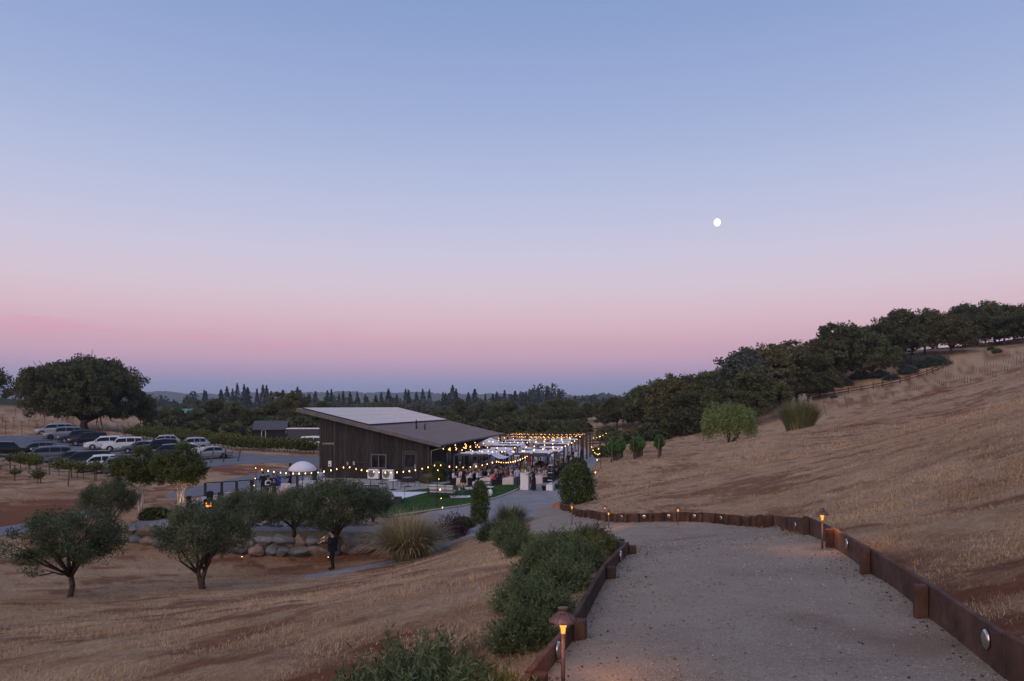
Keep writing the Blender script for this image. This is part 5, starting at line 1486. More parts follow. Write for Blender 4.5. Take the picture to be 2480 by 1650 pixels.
CAR = {} # length, width, height, belt, hood height, stations: fraction of length for hood end, roof start, roof end, tail top
CAR['suv'] = dict(L=4.75, W=1.90, H=1.76, belt=1.10, hood=1.06, a=.27, b=.41, c=.90, d=.985, tail=1.08, wr=.34, wb=.39, arch=.40)
CAR['crossover'] = dict(L=4.6, W=1.86, H=1.66, belt=1.04, hood=1.0, a=.25, b=.42, c=.83, d=.97, tail=1.04, wr=.33, wb=.365, arch=.39)
CAR['minivan'] = dict(L=5.1, W=1.98, H=1.75, belt=1.05, hood=1.0, a=.19, b=.37, c=.93, d=.99, tail=1.06, wr=.34, wb=.35, arch=.38)
CAR['sedan'] = dict(L=4.85, W=1.84, H=1.45, belt=.93, hood=.89, a=.27, b=.44, c=.70, d=.87, tail=.98, wr=.32, wb=.34, arch=.37)
CAR['hatch'] = dict(L=4.3, W=1.80, H=1.50, belt=.95, hood=.92, a=.23, b=.41, c=.80, d=.97, tail=1.0, wr=.32, wb=.34, arch=.37)
CAR['pickup'] = dict(L=5.4, W=1.92, H=1.80, belt=1.12, hood=1.08, a=.26, b=.36, c=.60, d=.66, tail=1.10, wr=.33, wb=.39, arch=.41)
CAR['truck_suv'] = dict(L=4.85, W=1.92, H=1.83, belt=1.14, hood=1.12, a=.27, b=.38, c=.93, d=.985, tail=1.12, wr=.36, wb=.40, arch=.42)

def car_meshes(kind):
    c = CAR[kind]; L, Wd, H = c['L'], c['W'], c['H']
    xa, xb, xc, xd = c['a'] * L, c['b'] * L, c['c'] * L, c['d'] * L
    def top(x):
        pts = [(0, .62), (.03 * L, c['hood'] * .82), (.09 * L, c['hood'] * .93), (xa, c['hood']), (xb, H * .965), ((xb + xc) / 2, H), (xc, H * .965), (xd, c['tail'] if kind != 'pickup' else c['belt']), (L, c['tail'] * .86 if kind != 'pickup' else c['belt'] * .97)]
        return float(np.interp(x, [p[0] for p in pts], [p[1] for p in pts]))
    def belt(x):
        return min(top(x) - .001, float(np.interp(x, [0, .03 * L, xa, xb, xc, L], [.6, c['hood'] * .8, c['belt'] - .04, c['belt'], c['belt'] + .03, c['belt']])))
    def hw(x):
        return Wd / 2 * float(np.interp(x, [0, .02 * L, .08 * L, .2 * L, .8 * L, .94 * L, L], [.66, .80, .93, 1, 1, .95, .82]))
    def roofw(x):
        t = np.clip((top(x) - belt(x)) / (H - c['belt']), 0, 1)
        return hw(x) * (1 - (.24 if kind != 'truck_suv' else .17) * t)
    xs = sorted(set([0, .015 * L, .04 * L, .09 * L, .15 * L, .2 * L, xa * .96, xa, xa + (xb - xa) * .33, xa + (xb - xa) * .67, xb, xb + (xc - xb) * .25, xb + (xc - xb) * .5, xb + (xc - xb) * .75, xc, (xc + xd) / 2, xd, L * .992, L]))
    zb = .26 if kind not in ('suv', 'pickup', 'truck_suv') else .34
    V = []; 
    for x in xs:
        w = hw(x); bt = belt(x); tp = top(x); rw = roofw(x)
        e = .0 if tp - bt < .05 else 1.0
        lift = zb + (.08 if x in (0, L) else 0)
        half = [(w * .88, lift), (w * .985, lift + .12), (w * 1.0, (lift + bt) * .52), (w * .985, bt - .06), (w * .955, bt), (rw * (.985 if e else .93), bt + (tp - bt) * .82), (rw * .90, tp - .012 * e), (rw * .55, tp + .012), (0, tp + .022)]
        V += [(x - L / 2, y, z) for y, z in half] + [(x - L / 2, -y, z) for y, z in half[-2::-1]]
    n = 17; F_ = []
    for i in range(len(xs) - 1):
        for k in range(n - 1): F_.append([i * n + k, i * n + k + 1, (i + 1) * n + k + 1, (i + 1) * n + k])
        F_.append([i * n + n - 1, i * n, (i + 1) * n, (i + 1) * n + n - 1])
    F_.append(list(range(n))[::-1]); F_.append([(len(xs) - 1) * n + k for k in range(n)])
    F_ = [f[::-1] for f in F_]
    body = mesh_np('body', np.array(V), F_, mat=PAINT['white'], smooth=True); body.set_sharp_from_angle(angle=math.radians(24))
    # side windows: front, rear, (quarter)
    out = {'body': body, 'glass': []}
    def side_pt(x, t, s, o=.014):
        w = hw(x) * .955; rw = roofw(x) * .985; bt = belt(x); tp = bt + (top(x) - bt) * .82
        return (x - L / 2, s * (w + (rw - w) * t + o), bt + (tp - bt) * t)
    spl = [xb - (xb - xa) * .50, xb + (xc - xb) * .36, xb + (xc - xb) * .72, xc + (xd - xc) * .25] if kind in ('suv', 'minivan', 'truck_suv', 'crossover') else ([xb - (xb - xa) * .5, xb + (xc - xb) * .5, xc + (xd - xc) * .35] if kind != 'pickup' else [xb - (xb - xa) * .5, xb + (xc - xb) * .52, xc])
    for s in (-1, 1):
        for i in range(len(spl) - 1):
            x0, x1 = spl[i] + .035, spl[i + 1] - .035
            q = []; m_ = 5
            for k in range(m_):
                x = x0 + (x1 - x0) * k / (m_ - 1); q.append((side_pt(x, .07, s), side_pt(x, .93, s)))
            b = MB(); vs = [p for pr in q for p in pr]
            b.add(vs, [[2 * k, 2 * k + 2, 2 * k + 3, 2 * k + 1] if s < 0 else [2 * k + 1, 2 * k + 3, 2 * k + 2, 2 * k] for k in range(m_ - 1)])
            out['glass'].append(('side_window', b.mesh('side_window', M['car_glass'], True)))
    def across(x0, x1, m1=.93, nm='windscreen'):
        b = MB(); vs = []; ny = 6; nx = 4
        for i in range(nx):
            x = x0 + (x1 - x0) * i / (nx - 1); rw = roofw(x) * .86
            for k in range(ny):
                y = -rw + 2 * rw * k / (ny - 1); vs.append((x - L / 2, y, top(x) + .022 * (1 - abs(y) / rw) + .018))
        fs = [[i * ny + k, (i + 1) * ny + k, (i + 1) * ny + k + 1, i * ny + k + 1] for i in range(nx - 1) for k in range(ny - 1)]
        b.add(vs, fs); out['glass'].append((nm, b.mesh(nm, M['car_glass'], True)))
    across(xa + (xb - xa) * .04, xb - (xb - xa) * .06)
    across(xc + (xd - xc) * .10, xd - (xd - xc) * .10, nm='rear_window')
    # lamps, grille, bumper
    def fr(y0, y1, z0, z1, x, dx, material, nm):
        b = MB().cbox((x - L / 2, y0, z0), (x + dx - L / 2, y1, z1), .02); out.setdefault('bits', []).append((nm, b.mesh(nm, material)))
    hz = c['hood'] * .70
    for s in (-1, 1):
        y0, y1 = sorted((s * Wd * .27, s * Wd * .43)); fr(y0, y1, hz, hz + .15, .015, .22, M['headlight'], 'headlight')
        y0, y1 = sorted((s * Wd * .33, s * Wd * .45)); fr(y0, y1, c['tail'] * .68, c['tail'] * .9, L - .10, .10, M['taillight'], 'taillight')
        y0, y1 = sorted((s * (hw(xa + .3) * .98), s * (hw(xa + .3) + .17))); fr(y0, y1, c['belt'] - .02, c['belt'] + .13, xa + .28, .12, M['black_plastic'], 'mirror')
    fr(-Wd * .25, Wd * .25, hz - .06, hz + .13, -.012, .09, M['black_plastic'], 'grille')
    fr(-Wd * .33, Wd * .33, zb + .05, zb + .20, -.012, .12, M['black_plastic'], 'bumper_intake')
    fr(-.17, .17, hz - .20, hz - .08, -.03, .03, M['plate'], 'licence_plate')
    out['wheels'] = [(c['wr'] and (.175 * L - L / 2 if False else -L / 2 + .19 * L), s, c['wr']) for s in (-1, 1)] + [(-L / 2 + .79 * L, s, c['wr']) for s in (-1, 1)]
    return out
_wh = {}
def wheel_mesh(r):
    if r in _wh: return _wh[r]
    t = MB().lathe([(r * .62, -.11), (r * .93, -.11), (r, -.07), (r, .07), (r * .93, .11), (r * .62, .11)], 20, cap=False).mesh('tyre', M['tyre'], True)
    b = MB().lathe([(r * .64, .06), (r * .60, .085), (r * .56, .06), (r * .2, .05), (.001, .055)], 20, cap=False)
    for k in range(5):
        a = k * 2 * math.pi / 5
        b.tube([(.03 * math.cos(a), .03 * math.sin(a), .085), (r * .58 * math.cos(a), r * .58 * math.sin(a), .08)], [.045, .03], 4)
    _wh[r] = (t, b.mesh('rim', M['rim']), MB().lathe([(r * .62, .02), (.001, .02)], 16, cap=False).mesh('hub_shadow', M['black_plastic'])); return _wh[r]
_cm = {}
def car(kind, px, py, d, yaw, color, label, rack=False, rim='rim', name=None, dirt=None):
    """yaw: direction the nose points (0 = to the left of the photo)"""
    if kind not in _cm: _cm[kind] = car_meshes(kind)
    m_ = _cm[kind]
    x, y, z = onground(px, d) if py is None else (P(px, py, d)[0], d, G(P(px, py, d)[0], d))
    e = empty(name or {'suv': 'suv_car', 'crossover': 'crossover_car', 'minivan': 'minivan', 'sedan': 'sedan_car', 'hatch': 'hatchback_car', 'pickup': 'pickup_truck', 'truck_suv': 'suv_car'}[kind], (x, y, z + .015), yaw, label, 'van' if kind == 'minivan' else ('truck' if kind == 'pickup' else 'car'), 'cars in the car park')
    # slope of the lot
    dy = (G(x, y + 1.5) - G(x, y - 1.5)) / 3
    bo = obj('body', m_['body'], e)
    bo.material_slots[0].link = 'OBJECT'; bo.material_slots[0].material = PAINT[color]
    for nm, g in m_['glass']: obj(nm, g, e)
    for nm, g in m_['bits']: obj(nm, g, e)
    Wd = CAR[kind]['W']
    for (wx, s, r) in m_['wheels']:
        t, rmm, hb = wheel_mesh(r)
        wh = obj('wheel', t, e, (wx, s * (Wd / 2 - .085), r), (math.radians(-90 * s), 0, 0))
        ro = obj('rim', rmm, wh)
        if rim == 'rim_dark':
            ro.material_slots[0].link = 'OBJECT'; ro.material_slots[0].material = M['rim_dark']
        r2 = r * 1.14
        a = MB()
        pts = [(wx + r2 * math.cos(t_), s * (Wd / 2 + .004), r + r2 * math.sin(t_)) for t_ in np.linspace(-.35, math.pi + .35, 12)]
        inn = [(wx + r * .55 * math.cos(t_), s * (Wd / 2 + .004), r + r * .55 * math.sin(t_)) for t_ in np.linspace(-.35, math.pi + .35, 12)]
        a.add(pts + inn, [[k, k + 1, 12 + k + 1, 12 + k] if s > 0 else [12 + k, 12 + k + 1, k + 1, k] for k in range(11)])
        key = (kind, 'arch', round(wx, 2), s)
        if key not in _cm: _cm[key] = a.mesh('wheel_arch', M['black_plastic'])
        obj('wheel_arch', _cm[key], e)
    if rack:
        H = CAR[kind]['H']; L = CAR[kind]['L']; b = MB()
        for s in (-1, 1): b.tube([(-L * .08, s * .58, H + .06), (L * .36, s * .58, H + .06)], .025, 6)
        for k in range(4): b.tube([(-L * .05 + k * L * .13, -.58, H + .07), (-L * .05 + k * L * .13, .58, H + .07)], .018, 6)
        b.build('roof_rack', M['black_metal'], e)
    return e
Y0 = math.radians(14)
FAR = [ # back row, noses towards the drive lane
    ('minivan', 132, 112, 'silver', 'silver minivan at the far left of the back row', False), ('truck_suv', 152, 106, 'lightgrey', 'grey off-roader with dark roof second in the back row', True), ('suv', 186, 103.5, 'navy', 'dark blue SUV partly hidden third in the back row', True), ('truck_suv', 214, 101, 'black', 'big black SUV with roof rails in the back row', True),
    ('minivan', 256, 97.5, 'white', 'white minivan in the middle of the back row', False), ('truck_suv', 297, 95, 'white', 'white off-roader with black roof rack in the back row', True), ('sedan', 340, 93, 'bluegrey', 'low dark sedan right of the white off-roader', False), ('suv', 384, 92, 'black', 'black pickup-nosed SUV in front of the silver wagon', False), ('crossover', 392, 100, 'silver', 'silver wagon seen above the black SUV', False), ('crossover', 402, 86, 'navy', 'dark blue crossover near the birch tops', False),
    ('crossover', 462, 95, 'silver', 'pale silver crossover near the right end of the back row', False), ('sedan', 462, 89.5, 'white', 'white car with red tail lights behind the silver sedan', False), ('sedan', 508, 85.5, 'greensilver', 'silver sedan at the right end of the car park', False)]
for i, (k, px, d, c, lab, rk) in enumerate(FAR):
    yaw = math.radians(31) + (math.pi if 'tail lights' in lab else 0) + random.uniform(-.03, .03)
    car(k, px, None, d, yaw, c, lab, rk, 'rim_dark' if c in ('lightgrey', 'greensilver') else 'rim')
NEAR = [('suv', 20, 86, 'black', 'black SUV cut by the left picture edge', False), ('crossover', 88, 88, 'bluegrey', 'blue-grey car with bicycle rack at the left of the front row', True), ('minivan', 112, 82, 'grey', 'dark grey minivan in the left of the front row', False), ('sedan', 172, 80, 'navy', 'low dark car between two vans in the front row', False), ('minivan', 206, 77, 'black', 'black minivan in the middle of the front row', False), ('crossover', 236, 73.5, 'white', 'white crossover in the front row beside the vines', False), ('hatch', 278, 72.5, 'teal', 'blue car half hidden behind the grey SUV', False), ('suv', 318, 70, 'bronze', 'dark SUV behind the left birch crown', True)]
for i, (k, px, d, c, lab, rk) in enumerate(NEAR):
    yaw = math.radians(31) + (math.pi if px < 60 or px > 300 else 0) + random.uniform(-.03, .03)
    car(k, px, None, d, yaw, c, lab, rk)
x_ = (772 - CX) / F * 96
car('truck_suv', 772, None, 96, math.radians(180 - 6), 'white', 'white SUV half hidden behind the barn corner', False)
# bay lines painted on the lot
M['line'] = mat('road_marking_white', (.55, .55, .58), .8, .2, 8)
b = MB()
def paint_line(p0, p1, wdt=.12):
    a = Vector((p0[0], p0[1], 0)); c = Vector((p1[0], p1[1], 0)); t = (c - a).normalized(); nrm = Vector((-t.y, t.x, 0)) * wdt / 2
    k = 8; vs = []
    for i in range(k + 1):
        q = a.lerp(c, i / k)
        for s in (-1, 1): 
            w = q + nrm * s; vs.append((w.x, w.y, G(w.x, w.y) + .03))
    b.add(vs, [[2 * i, 2 * i + 1, 2 * i + 3, 2 * i + 2][::-1] for i in range(k)])
edge = hit_many([(6, 1108), (160, 1134), (280, 1152), (330, 1152)])
for i in range(3): paint_line(edge[i], edge[i + 1])
for px in (70, 120, 170, 212, 255, 300):
    q = hit_many([(px, 1122 + (px - 70) * .12)])[0]; paint_line(q, (q[0] + 4.6, q[1] + 1.6))
tag(b.build('bay_lines', M['line']), kind='structure')
# vines in front of the car park, posts and back rows
def vr(pts, n, key, label, group, **kw):
    h_ = hit_many(pts); return vine_row(h_[0], h_[1], n, key, label, group, **kw)
LV = 'vine rows in front of the car park'
vr([(-60, 1120), (290, 1172)], 26, 'vinebush', 'leafy vine row along the front of the car park', LV, leaf_z=.8, s=.92, post_h=1.55, skip=.32, seed=21)
vr([(-80, 1150), (165, 1178)], 9, 'vinebush', 'sparse vine row nearest the red bank at left', LV, leaf_z=.5, s=.75, post_h=1.4, skip=.5, seed=22)
vr([(300, 1058), (560, 1090)], 26, 'vinebush', 'long vine row behind the parked cars', 'vine rows behind the car park', leaf_z=.55, s=1.15, post_h=1.5, seed=23)
vr([(330, 1052), (640, 1088)], 28, 'vinebush', 'second vine row behind the parked cars below the oaks', 'vine rows behind the car park', leaf_z=.55, s=1.25, post_h=1.5, seed=24)
vr([(570, 1090), (760, 1100)], 15, 'vinebush', 'vine row in front of the black shed', 'vine rows behind the car park', leaf_z=.5, s=1.3, post_h=1.5, seed=25)
# leaning posts at the lot end
for i, px in enumerate((480, 510, 540, 576)):
    q = hit_many([(px, 1124 - i * 2)])[0]
    tag(obj('fence_post', post_m, None, (q[0], q[1], G(*q)), (0, .22, 0), (.16, .16, 1.5)), '%s leaning post from the left at the right end of the car park' % ordinal(i), 'post', 'leaning posts at the lot end')
# tee posts of the empty vineyard on the left slope
tee = MB().tube([(0, 0, -.2), (0, 0, 2.1)], .04, 5); tee.box((-.42, -.025, 2.0), (.42, .025, 2.07)); tee.box((-.32, -.02, 1.45), (.32, .02, 1.5)); tee_m = tee.mesh('tee_post', M['old_wood'])
tp = [(14, 1056), (33, 1040), (53, 1056), (70, 1038), (90, 1052), (107, 1042), (127, 1052), (38, 1008), (150, 1035), (165, 1050), (202, 1050), (238, 1052), (285, 1052), (152, 1018), (310, 1050), (6, 1030)]
for i, (q, s_) in enumerate(zip(hit_many(sorted(tp)), sorted(tp))):
    tag(obj('tee_post', tee_m, None, (q[0], q[1], G(*q)), (0, 0, .15)), '%s tee-shaped vineyard post from the left on the slope behind the cars' % ordinal(i), 'post', 'tee posts on the left slope')

# ------------------------------------------------------------------ people
SKIN_T = [mat('skin_light', (.44, .26, .19), .6, spec=.3), mat('skin_tan', (.33, .18, .12), .6, spec=.3), mat('skin_dark', (.15, .075, .045), .6, spec=.3)]
def cloth(name, c): 
    return mat('cloth_' + name, c, .9, .15, 12, .15, 40)
CLOTH = {n: cloth(n, c) for n, c in dict(black=(.012, .012, .014), navy=(.022, .028, .055), white=(.68, .67, .72), paleblue=(.36, .42, .58), denim=(.045, .065, .13), red=(.42, .03, .035), royal=(.03, .09, .42), green=(.05, .10, .07), beige=(.46, .38, .29),
                                          grey=(.17, .17, .19), maroon=(.13, .02, .03), pink=(.55, .26, .28), floral=(.42, .36, .38), teal=(.04, .15, .18), charcoal=(.045, .045, .05), khaki=(.36, .30, .22)).items()}
HAIR = [mat('hair_black', (.012, .010, .009), .6), mat('hair_brown', (.06, .035, .02), .6), mat('hair_blond', (.30, .20, .10), .6), mat('hair_grey', (.32, .31, .31), .6), mat('hair_auburn', (.14, .05, .025), .6)]
SHOE = mat('shoe_leather', (.012, .011, .011), .45)

def pose_nodes(pose):
    """joints: name -> (xyz, radius (a, b), parent, tag)"""
    N = {}
    def J(n, p, r, par, tag_): N[n] = (Vector(p), r if isinstance(r, tuple) else (r, r), par, tag_)
    dz = 0.0
    if pose.startswith('seat'): dz = -.43
    lean = {'seat_lean': -.12}.get(pose, 0.0)
    up = lambda x, y, z: (x, y + lean * max(0, (z - .95)) / .5, z + dz)
    J('pelvis', up(0, 0, .95), (.155, .115), None, 'bottom')
    J('spine', up(0, 0, 1.12), (.145, .105), 'pelvis', 'top')
    J('chest', up(0, .005, 1.32), (.175, .12), 'spine', 'top')
    J('neckb', up(0, .01, 1.45), (.085, .07), 'chest', 'top')
    hd = {'trumpet': -.02, 'seat_lean': -.02}.get(pose, 0.0)
    J('neck', up(0, 0, 1.52), (.052, .052), 'neckb', 'skin')
    J('jaw', up(0, -.03 + hd, 1.585), (.058, .07), 'neck', 'skin')
    J('head', up(0, -.018 + hd, 1.66), (.074, .09), 'jaw', 'skin')
    J('crown', up(0, -.005 + hd, 1.735), (.055, .068), 'head', 'skin')
    J('nose', up(0, -.118 + hd, 1.63), (.012, .014), 'head', 'skin')
    for s, sd in ((1, 'l'), (-1, 'r')):
        J('ear' + sd, up(s * .082, .0 + hd, 1.645), (.010, .022), 'head', 'skin')
        J('sh' + sd, up(s * .185, .005, 1.41), (.066, .066), 'chest', 'top')
        if pose in ('stand', 'seat', 'stride'):
            if pose == 'seat': el, wr, pm, fd = up(s * .24, -.06, 1.17), up(s * .17, -.28, 1.12), up(s * .14, -.36, 1.115), Vector((-.25 * s, -1, -.12))
            else: el, wr, pm, fd = (s * .245, .03, 1.14), (s * .245, -.05, .90), (s * .24, -.075, .83), Vector((0, -.25, -1))
        elif pose == 'hold': el, wr, pm, fd = (s * .25, -.02, 1.16), (s * .13, -.25, 1.17), (s * .09, -.31, 1.18), Vector((-.5 * s, -.8, .1))
        elif pose == 'reach': el, wr, pm, fd = ((s * .26, -.22, 1.27), (s * .24, -.47, 1.22), (s * .23, -.56, 1.21), Vector((0, -1, 0))) if s < 0 else ((.25, .02, 1.14), (.2, -.13, .96), (.19, -.19, .91), Vector((0, -.6, -.8)))
        elif pose == 'trumpet': el, wr, pm, fd = ((.27, -.12, 1.17), (.10, -.29, 1.27), (.045, -.33, 1.31), Vector((-.7, -.6, .3))) if s > 0 else ((-.26, -.15, 1.15), (-.09, -.40, 1.20), (-.04, -.45, 1.21), Vector((.75, -.5, .2)))
        elif pose == 'seat_lean': el, wr, pm, fd = up(s * .25, -.12, 1.13), up(s * .10, -.36, 1.16), up(s * .06, -.43, 1.17), Vector((-.4 * s, -1, .1))
        else: el, wr, pm, fd = (s * .245, .03, 1.14), (s * .245, -.05, .90), (s * .24, -.075, .83), Vector((0, -.25, -1))
        J('el' + sd, el, .046, 'sh' + sd, 'top'); J('wr' + sd, wr, .029, 'el' + sd, 'top'); J('pm' + sd, pm, (.040, .019), 'wr' + sd, 'skin')
        fd = fd.normalized(); side_ = fd.cross(Vector((0, 0, 1))) if abs(fd.z) < .8 else Vector((0, 1, 0)); side_.normalize()
        curl = Vector((0, 0, -1)) if abs(fd.z) < .8 else Vector((-s * 1.0, -.3, 0))
        for k, (o, ln) in enumerate(((-.030, .062), (-.010, .074), (.010, .070), (.030, .055))):
            b0 = Vector(pm) + fd * .035 + side_ * o
            J('f%d%s1' % (k, sd), b0 + fd * ln * .5, .0095, 'pm' + sd, 'skin'); J('f%d%s2' % (k, sd), b0 + fd * ln * .85 + curl * ln * .4, .0085, 'f%d%s1' % (k, sd), 'skin')
        J('th%s1' % sd, Vector(pm) + side_ * .045 * (1 if s > 0 else -1) + fd * .005, .011, 'pm' + sd, 'skin'); J('th%s2' % sd, Vector(pm) + side_ * .058 * (1 if s > 0 else -1) + fd * .045, .0095, 'th%s1' % sd, 'skin')
        if pose.startswith('seat'):
            J('hip' + sd, up(s * .09, -.03, .92), .105, 'pelvis', 'bottom'); J('kn' + sd, (s * .13, -.45, .53), .068, 'hip' + sd, 'bottom'); J('an' + sd, (s * .12, -.40, .10), .045, 'kn' + sd, 'bottom'); J('toe' + sd, (s * .13, -.56, .035), (.042, .032), 'an' + sd, 'shoe')
        else:
            st = {'stride': .16, 'reach': .06}.get(pose, 0.02) * s
            J('hip' + sd, (s * .09, 0, .90), .108, 'pelvis', 'bottom'); J('kn' + sd, (s * .105, -.02 + st * .6, .50), .066, 'hip' + sd, 'bottom'); J('an' + sd, (s * .105, .03 + st, .09), .046, 'kn' + sd, 'bottom'); J('toe' + sd, (s * .12, -.14 + st, .035), (.042, .032), 'an' + sd, 'shoe')
    return N
_pm = {}
def person_mesh(pose):
    if pose in _pm: return _pm[pose]
    N = pose_nodes(pose); names = list(N)
    me_ = bpy.data.meshes.new('body_src')
    me_.from_pydata([N[n][0] for n in names], [(names.index(N[n][2]), names.index(n)) for n in names if N[n][2]], [])
    o = bpy.data.objects.new('body_src', me_); COL.objects.link(o)
    sk = o.modifiers.new('skin', 'SKIN'); sk.use_smooth_shade = True; sk.branch_smoothing = .3
    ss = o.modifiers.new('sub', 'SUBSURF'); ss.levels = 1; ss.render_levels = 1
    for i, n in enumerate(names):
        sv = me_.skin_vertices[0].data[i]; sv.radius = N[n][1]; sv.use_root = (n == 'pelvis')
    dg = bpy.context.evaluated_depsgraph_get(); dg.update()
    out = bpy.data.meshes.new_from_object(o.evaluated_get(dg)); out.name = 'person'
    bpy.data.objects.remove(o)
    # material by nearest bone
    segs = [(np.array(N[N[n][2]][0]), np.array(N[n][0]), N[n][3]) for n in names if N[n][2]]
    cen = np.empty(len(out.polygons) * 3, dtype=np.float32); out.polygons.foreach_get('center', cen); cen = cen.reshape(-1, 3)
    best = np.full(len(cen), 1e9); mi = np.zeros(len(cen), int); T = {'skin': 0, 'top': 1, 'bottom': 2, 'shoe': 3}
    for a, c, tg in segs:
        ab = c - a; t = np.clip(((cen - a) @ ab) / (ab @ ab + 1e-9), 0, 1); d_ = np.linalg.norm(cen - a - t[:, None] * ab, axis=1)
        u = d_ < best; best[u] = d_[u]; mi[u] = T[tg]
    out.materials.clear()
    for m_ in (SKIN_T[0], CLOTH['black'], CLOTH['black'], SHOE): out.materials.append(m_)
    out.polygons.foreach_set('material_index', mi.astype(np.int32)); out.polygons.foreach_set('use_smooth', np.ones(len(mi), bool))
    head = N['head'][0]
    _pm[pose] = (out, head, N); return _pm[pose]
def hair_mesh(kind):
    key = 'hair_' + kind
    if key in _pm: return _pm[key]
    bm = bmesh.new(); bmesh.ops.create_uvsphere(bm, u_segments=14, v_segments=10, radius=1.0)
    for v in bm.verts:
        c = v.co.copy(); fr_ = -c.y
        v.co = Vector((c.x * .092, c.y * .108 + .014, c.z * .105 + .022))
        if kind == 'long' and c.z < -.1 and c.y > -.2: v.co += Vector((c.x * .03, .03, -.20 * min(1, -c.z * 1.3)))
    dead = [v for v in bm.verts if v.co.y < -.035 and v.co.z < .045] + ([v for v in bm.verts if kind == 'short' and v.co.z < -.045])
    bmesh.ops.delete(bm, geom=list(set(dead)), context='VERTS')
    me_ = bpy.data.meshes.new('hair'); bm.to_mesh(me_); bm.free(); me_.materials.append(HAIR[0]); me_.polygons.foreach_set('use_smooth', np.ones(len(me_.polygons), bool))
    _pm[key] = me_; return me_
def face_mesh():
    if 'face' in _pm: return _pm['face']
    b = MB()
    for s in (-1, 1): b.lathe([(.001, -.006), (.011, -.003), (.011, .003), (.001, .006)], 8, 0, Matrix.Translation((s * .031, -.083, .0)) @ Matrix.Rotation(math.radians(90), 4, 'X'))
    for s in (-1, 1): b.box((s * .031 - .016, -.088, .02), (s * .031 + .016, -.078, .026))
    b.cbox((-.024, -.094, -.068), (.024, -.082, -.058), .003)
    _pm['face'] = b.mesh('face_features', mat('eyes_and_brows', (.05, .025, .02), .5)); return _pm['face']
def slot(o, i, m_):
    o.material_slots[i].link = 'OBJECT'; o.material_slots[i].material = m_
def person(pose, loc, rz, label, top='black', bottom='black', skin=0, hair='short', hc=0, scale=1.0, group=None, dress=None, dress_len=.55, face=True, hat=None, sleeves=True):
    me_, head, N = person_mesh(pose)
    o = obj('person', me_, None, loc, (0, 0, rz), scale); tag(o, label, 'person', group)
    slot(o, 0, SKIN_T[skin]); slot(o, 1, CLOTH[top]); slot(o, 2, CLOTH[bottom])
    h = obj('hair', hair_mesh(hair), o, head); slot(h, 0, HAIR[hc])
    if face: obj('face_features', face_mesh(), o, head)
    if dress:
        key = ('dress', dress_len)
        if key not in _pm:
            zt = 1.10; zb_ = 1.0 - dress_len; b = MB(); prof = [(.165, 1.20), (.16, 1.10), (.185, .98), (.21, .88), (.235, zb_ + (.88 - zb_) * .4), (.255, zb_)]
            n = 20; vs = []
            for i, (r, z) in enumerate(prof):
                for k in range(n):
                    a = 2 * math.pi * k / n; rr = r * (1 + .05 * math.sin(a * 6) * i / 5); vs.append((rr * math.cos(a), rr * .78 * math.sin(a), z))
            b.add(vs, [[i * n + k, i * n + (k + 1) % n, (i + 1) * n + (k + 1) % n, (i + 1) * n + k][::-1] for i in range(len(prof) - 1) for k in range(n)])
            _pm[key] = b.mesh('skirt', CLOTH['black'], True)
        s_ = obj('skirt', _pm[key], o); slot(s_, 0, CLOTH[dress])
    if hat:
        b = MB().lathe([(.15, .05), (.155, .056), (.098, .065), (.094, .13), (.07, .15), (.001, .152)], 18, cap=False)
        if 'hat' not in _pm: _pm['hat'] = b.mesh('hat', CLOTH['black'], True)
        ho = obj('hat', _pm['hat'], o, head + Vector((0, .0, .01))); slot(ho, 0, CLOTH[hat])
    return o

# the trumpet player on the lower slope, seen from the side
tx, ty = xy(805, 33.7)
tz = G(tx, ty) + .02
tp_ = person('trumpet', (tx, ty, tz), math.radians(-75), 'man in black suit and flat hat playing a trumpet on the lower slope', 'black', 'black', 0, 'short', 0, (1.2, 1.2, 1.04), None, hat='black')
jk = MB(); n = 20; prof = [(.215, 1.38), (.21, 1.24), (.20, 1.10), (.21, .98), (.225, .84)]; vs = []
for i, (r, z) in enumerate(prof):
    for k in range(n):
        a = 2 * math.pi * k / n; vs.append((r * math.cos(a), r * .82 * math.sin(a) + .005, z))
jk.add(vs, [[i * n + k, i * n + (k + 1) % n, (i + 1) * n + (k + 1) % n, (i + 1) * n + k][::-1] for i in range(len(prof) - 1) for k in range(n)])
jk.build('suit_jacket', CLOTH['black'], tp_, smooth=True)
M['brass'] = mat('polished_brass', (.78, .50, .22), .22, metal=1.0)
q = tp_.matrix_basis
mouth = tp_.matrix_basis @ Vector((0, -.135, 1.585))
e = empty('trumpet', mouth, math.radians(-75), 'brass trumpet held up to the mouth by the suited musician', 'trumpet', None, (1.2, 1.2, 1.04))
dr = Vector((0, -.80, -.60)).normalized(); upv = Vector((1, 0, 0)).cross(dr).normalized() * -1
if upv.z < 0: upv = -upv
def tpnt(a, u, s=0): return dr * a + upv * u + Vector((s, 0, 0))
MB().tube([tpnt(0, 0), tpnt(.03, 0), tpnt(.06, 0)], [.013, .008, .006], 8).build('mouthpiece', M['brass'], e, smooth=True)
MB().tube([tpnt(.05, 0), tpnt(.40, 0), tpnt(.44, -.03), tpnt(.44, -.07), tpnt(.40, -.10), tpnt(.14, -.10), tpnt(.10, -.07), tpnt(.10, -.04), tpnt(.14, -.005), tpnt(.40, .0)], .0085, 8).build('tubing', M['brass'], e, smooth=True)
MB().tube([tpnt(.16, -.10), tpnt(.36, -.10), tpnt(.46, -.10), tpnt(.52, -.10), tpnt(.555, -.10)], [.009, .011, .018, .034, .062], 14, cap=False).build('bell', M['brass'], e, smooth=True)
for k in range(3): MB().tube([tpnt(.20 + k * .03, .03), tpnt(.20 + k * .03, -.13)], .012, 8).build('valve', M['brass'], e, smooth=True)

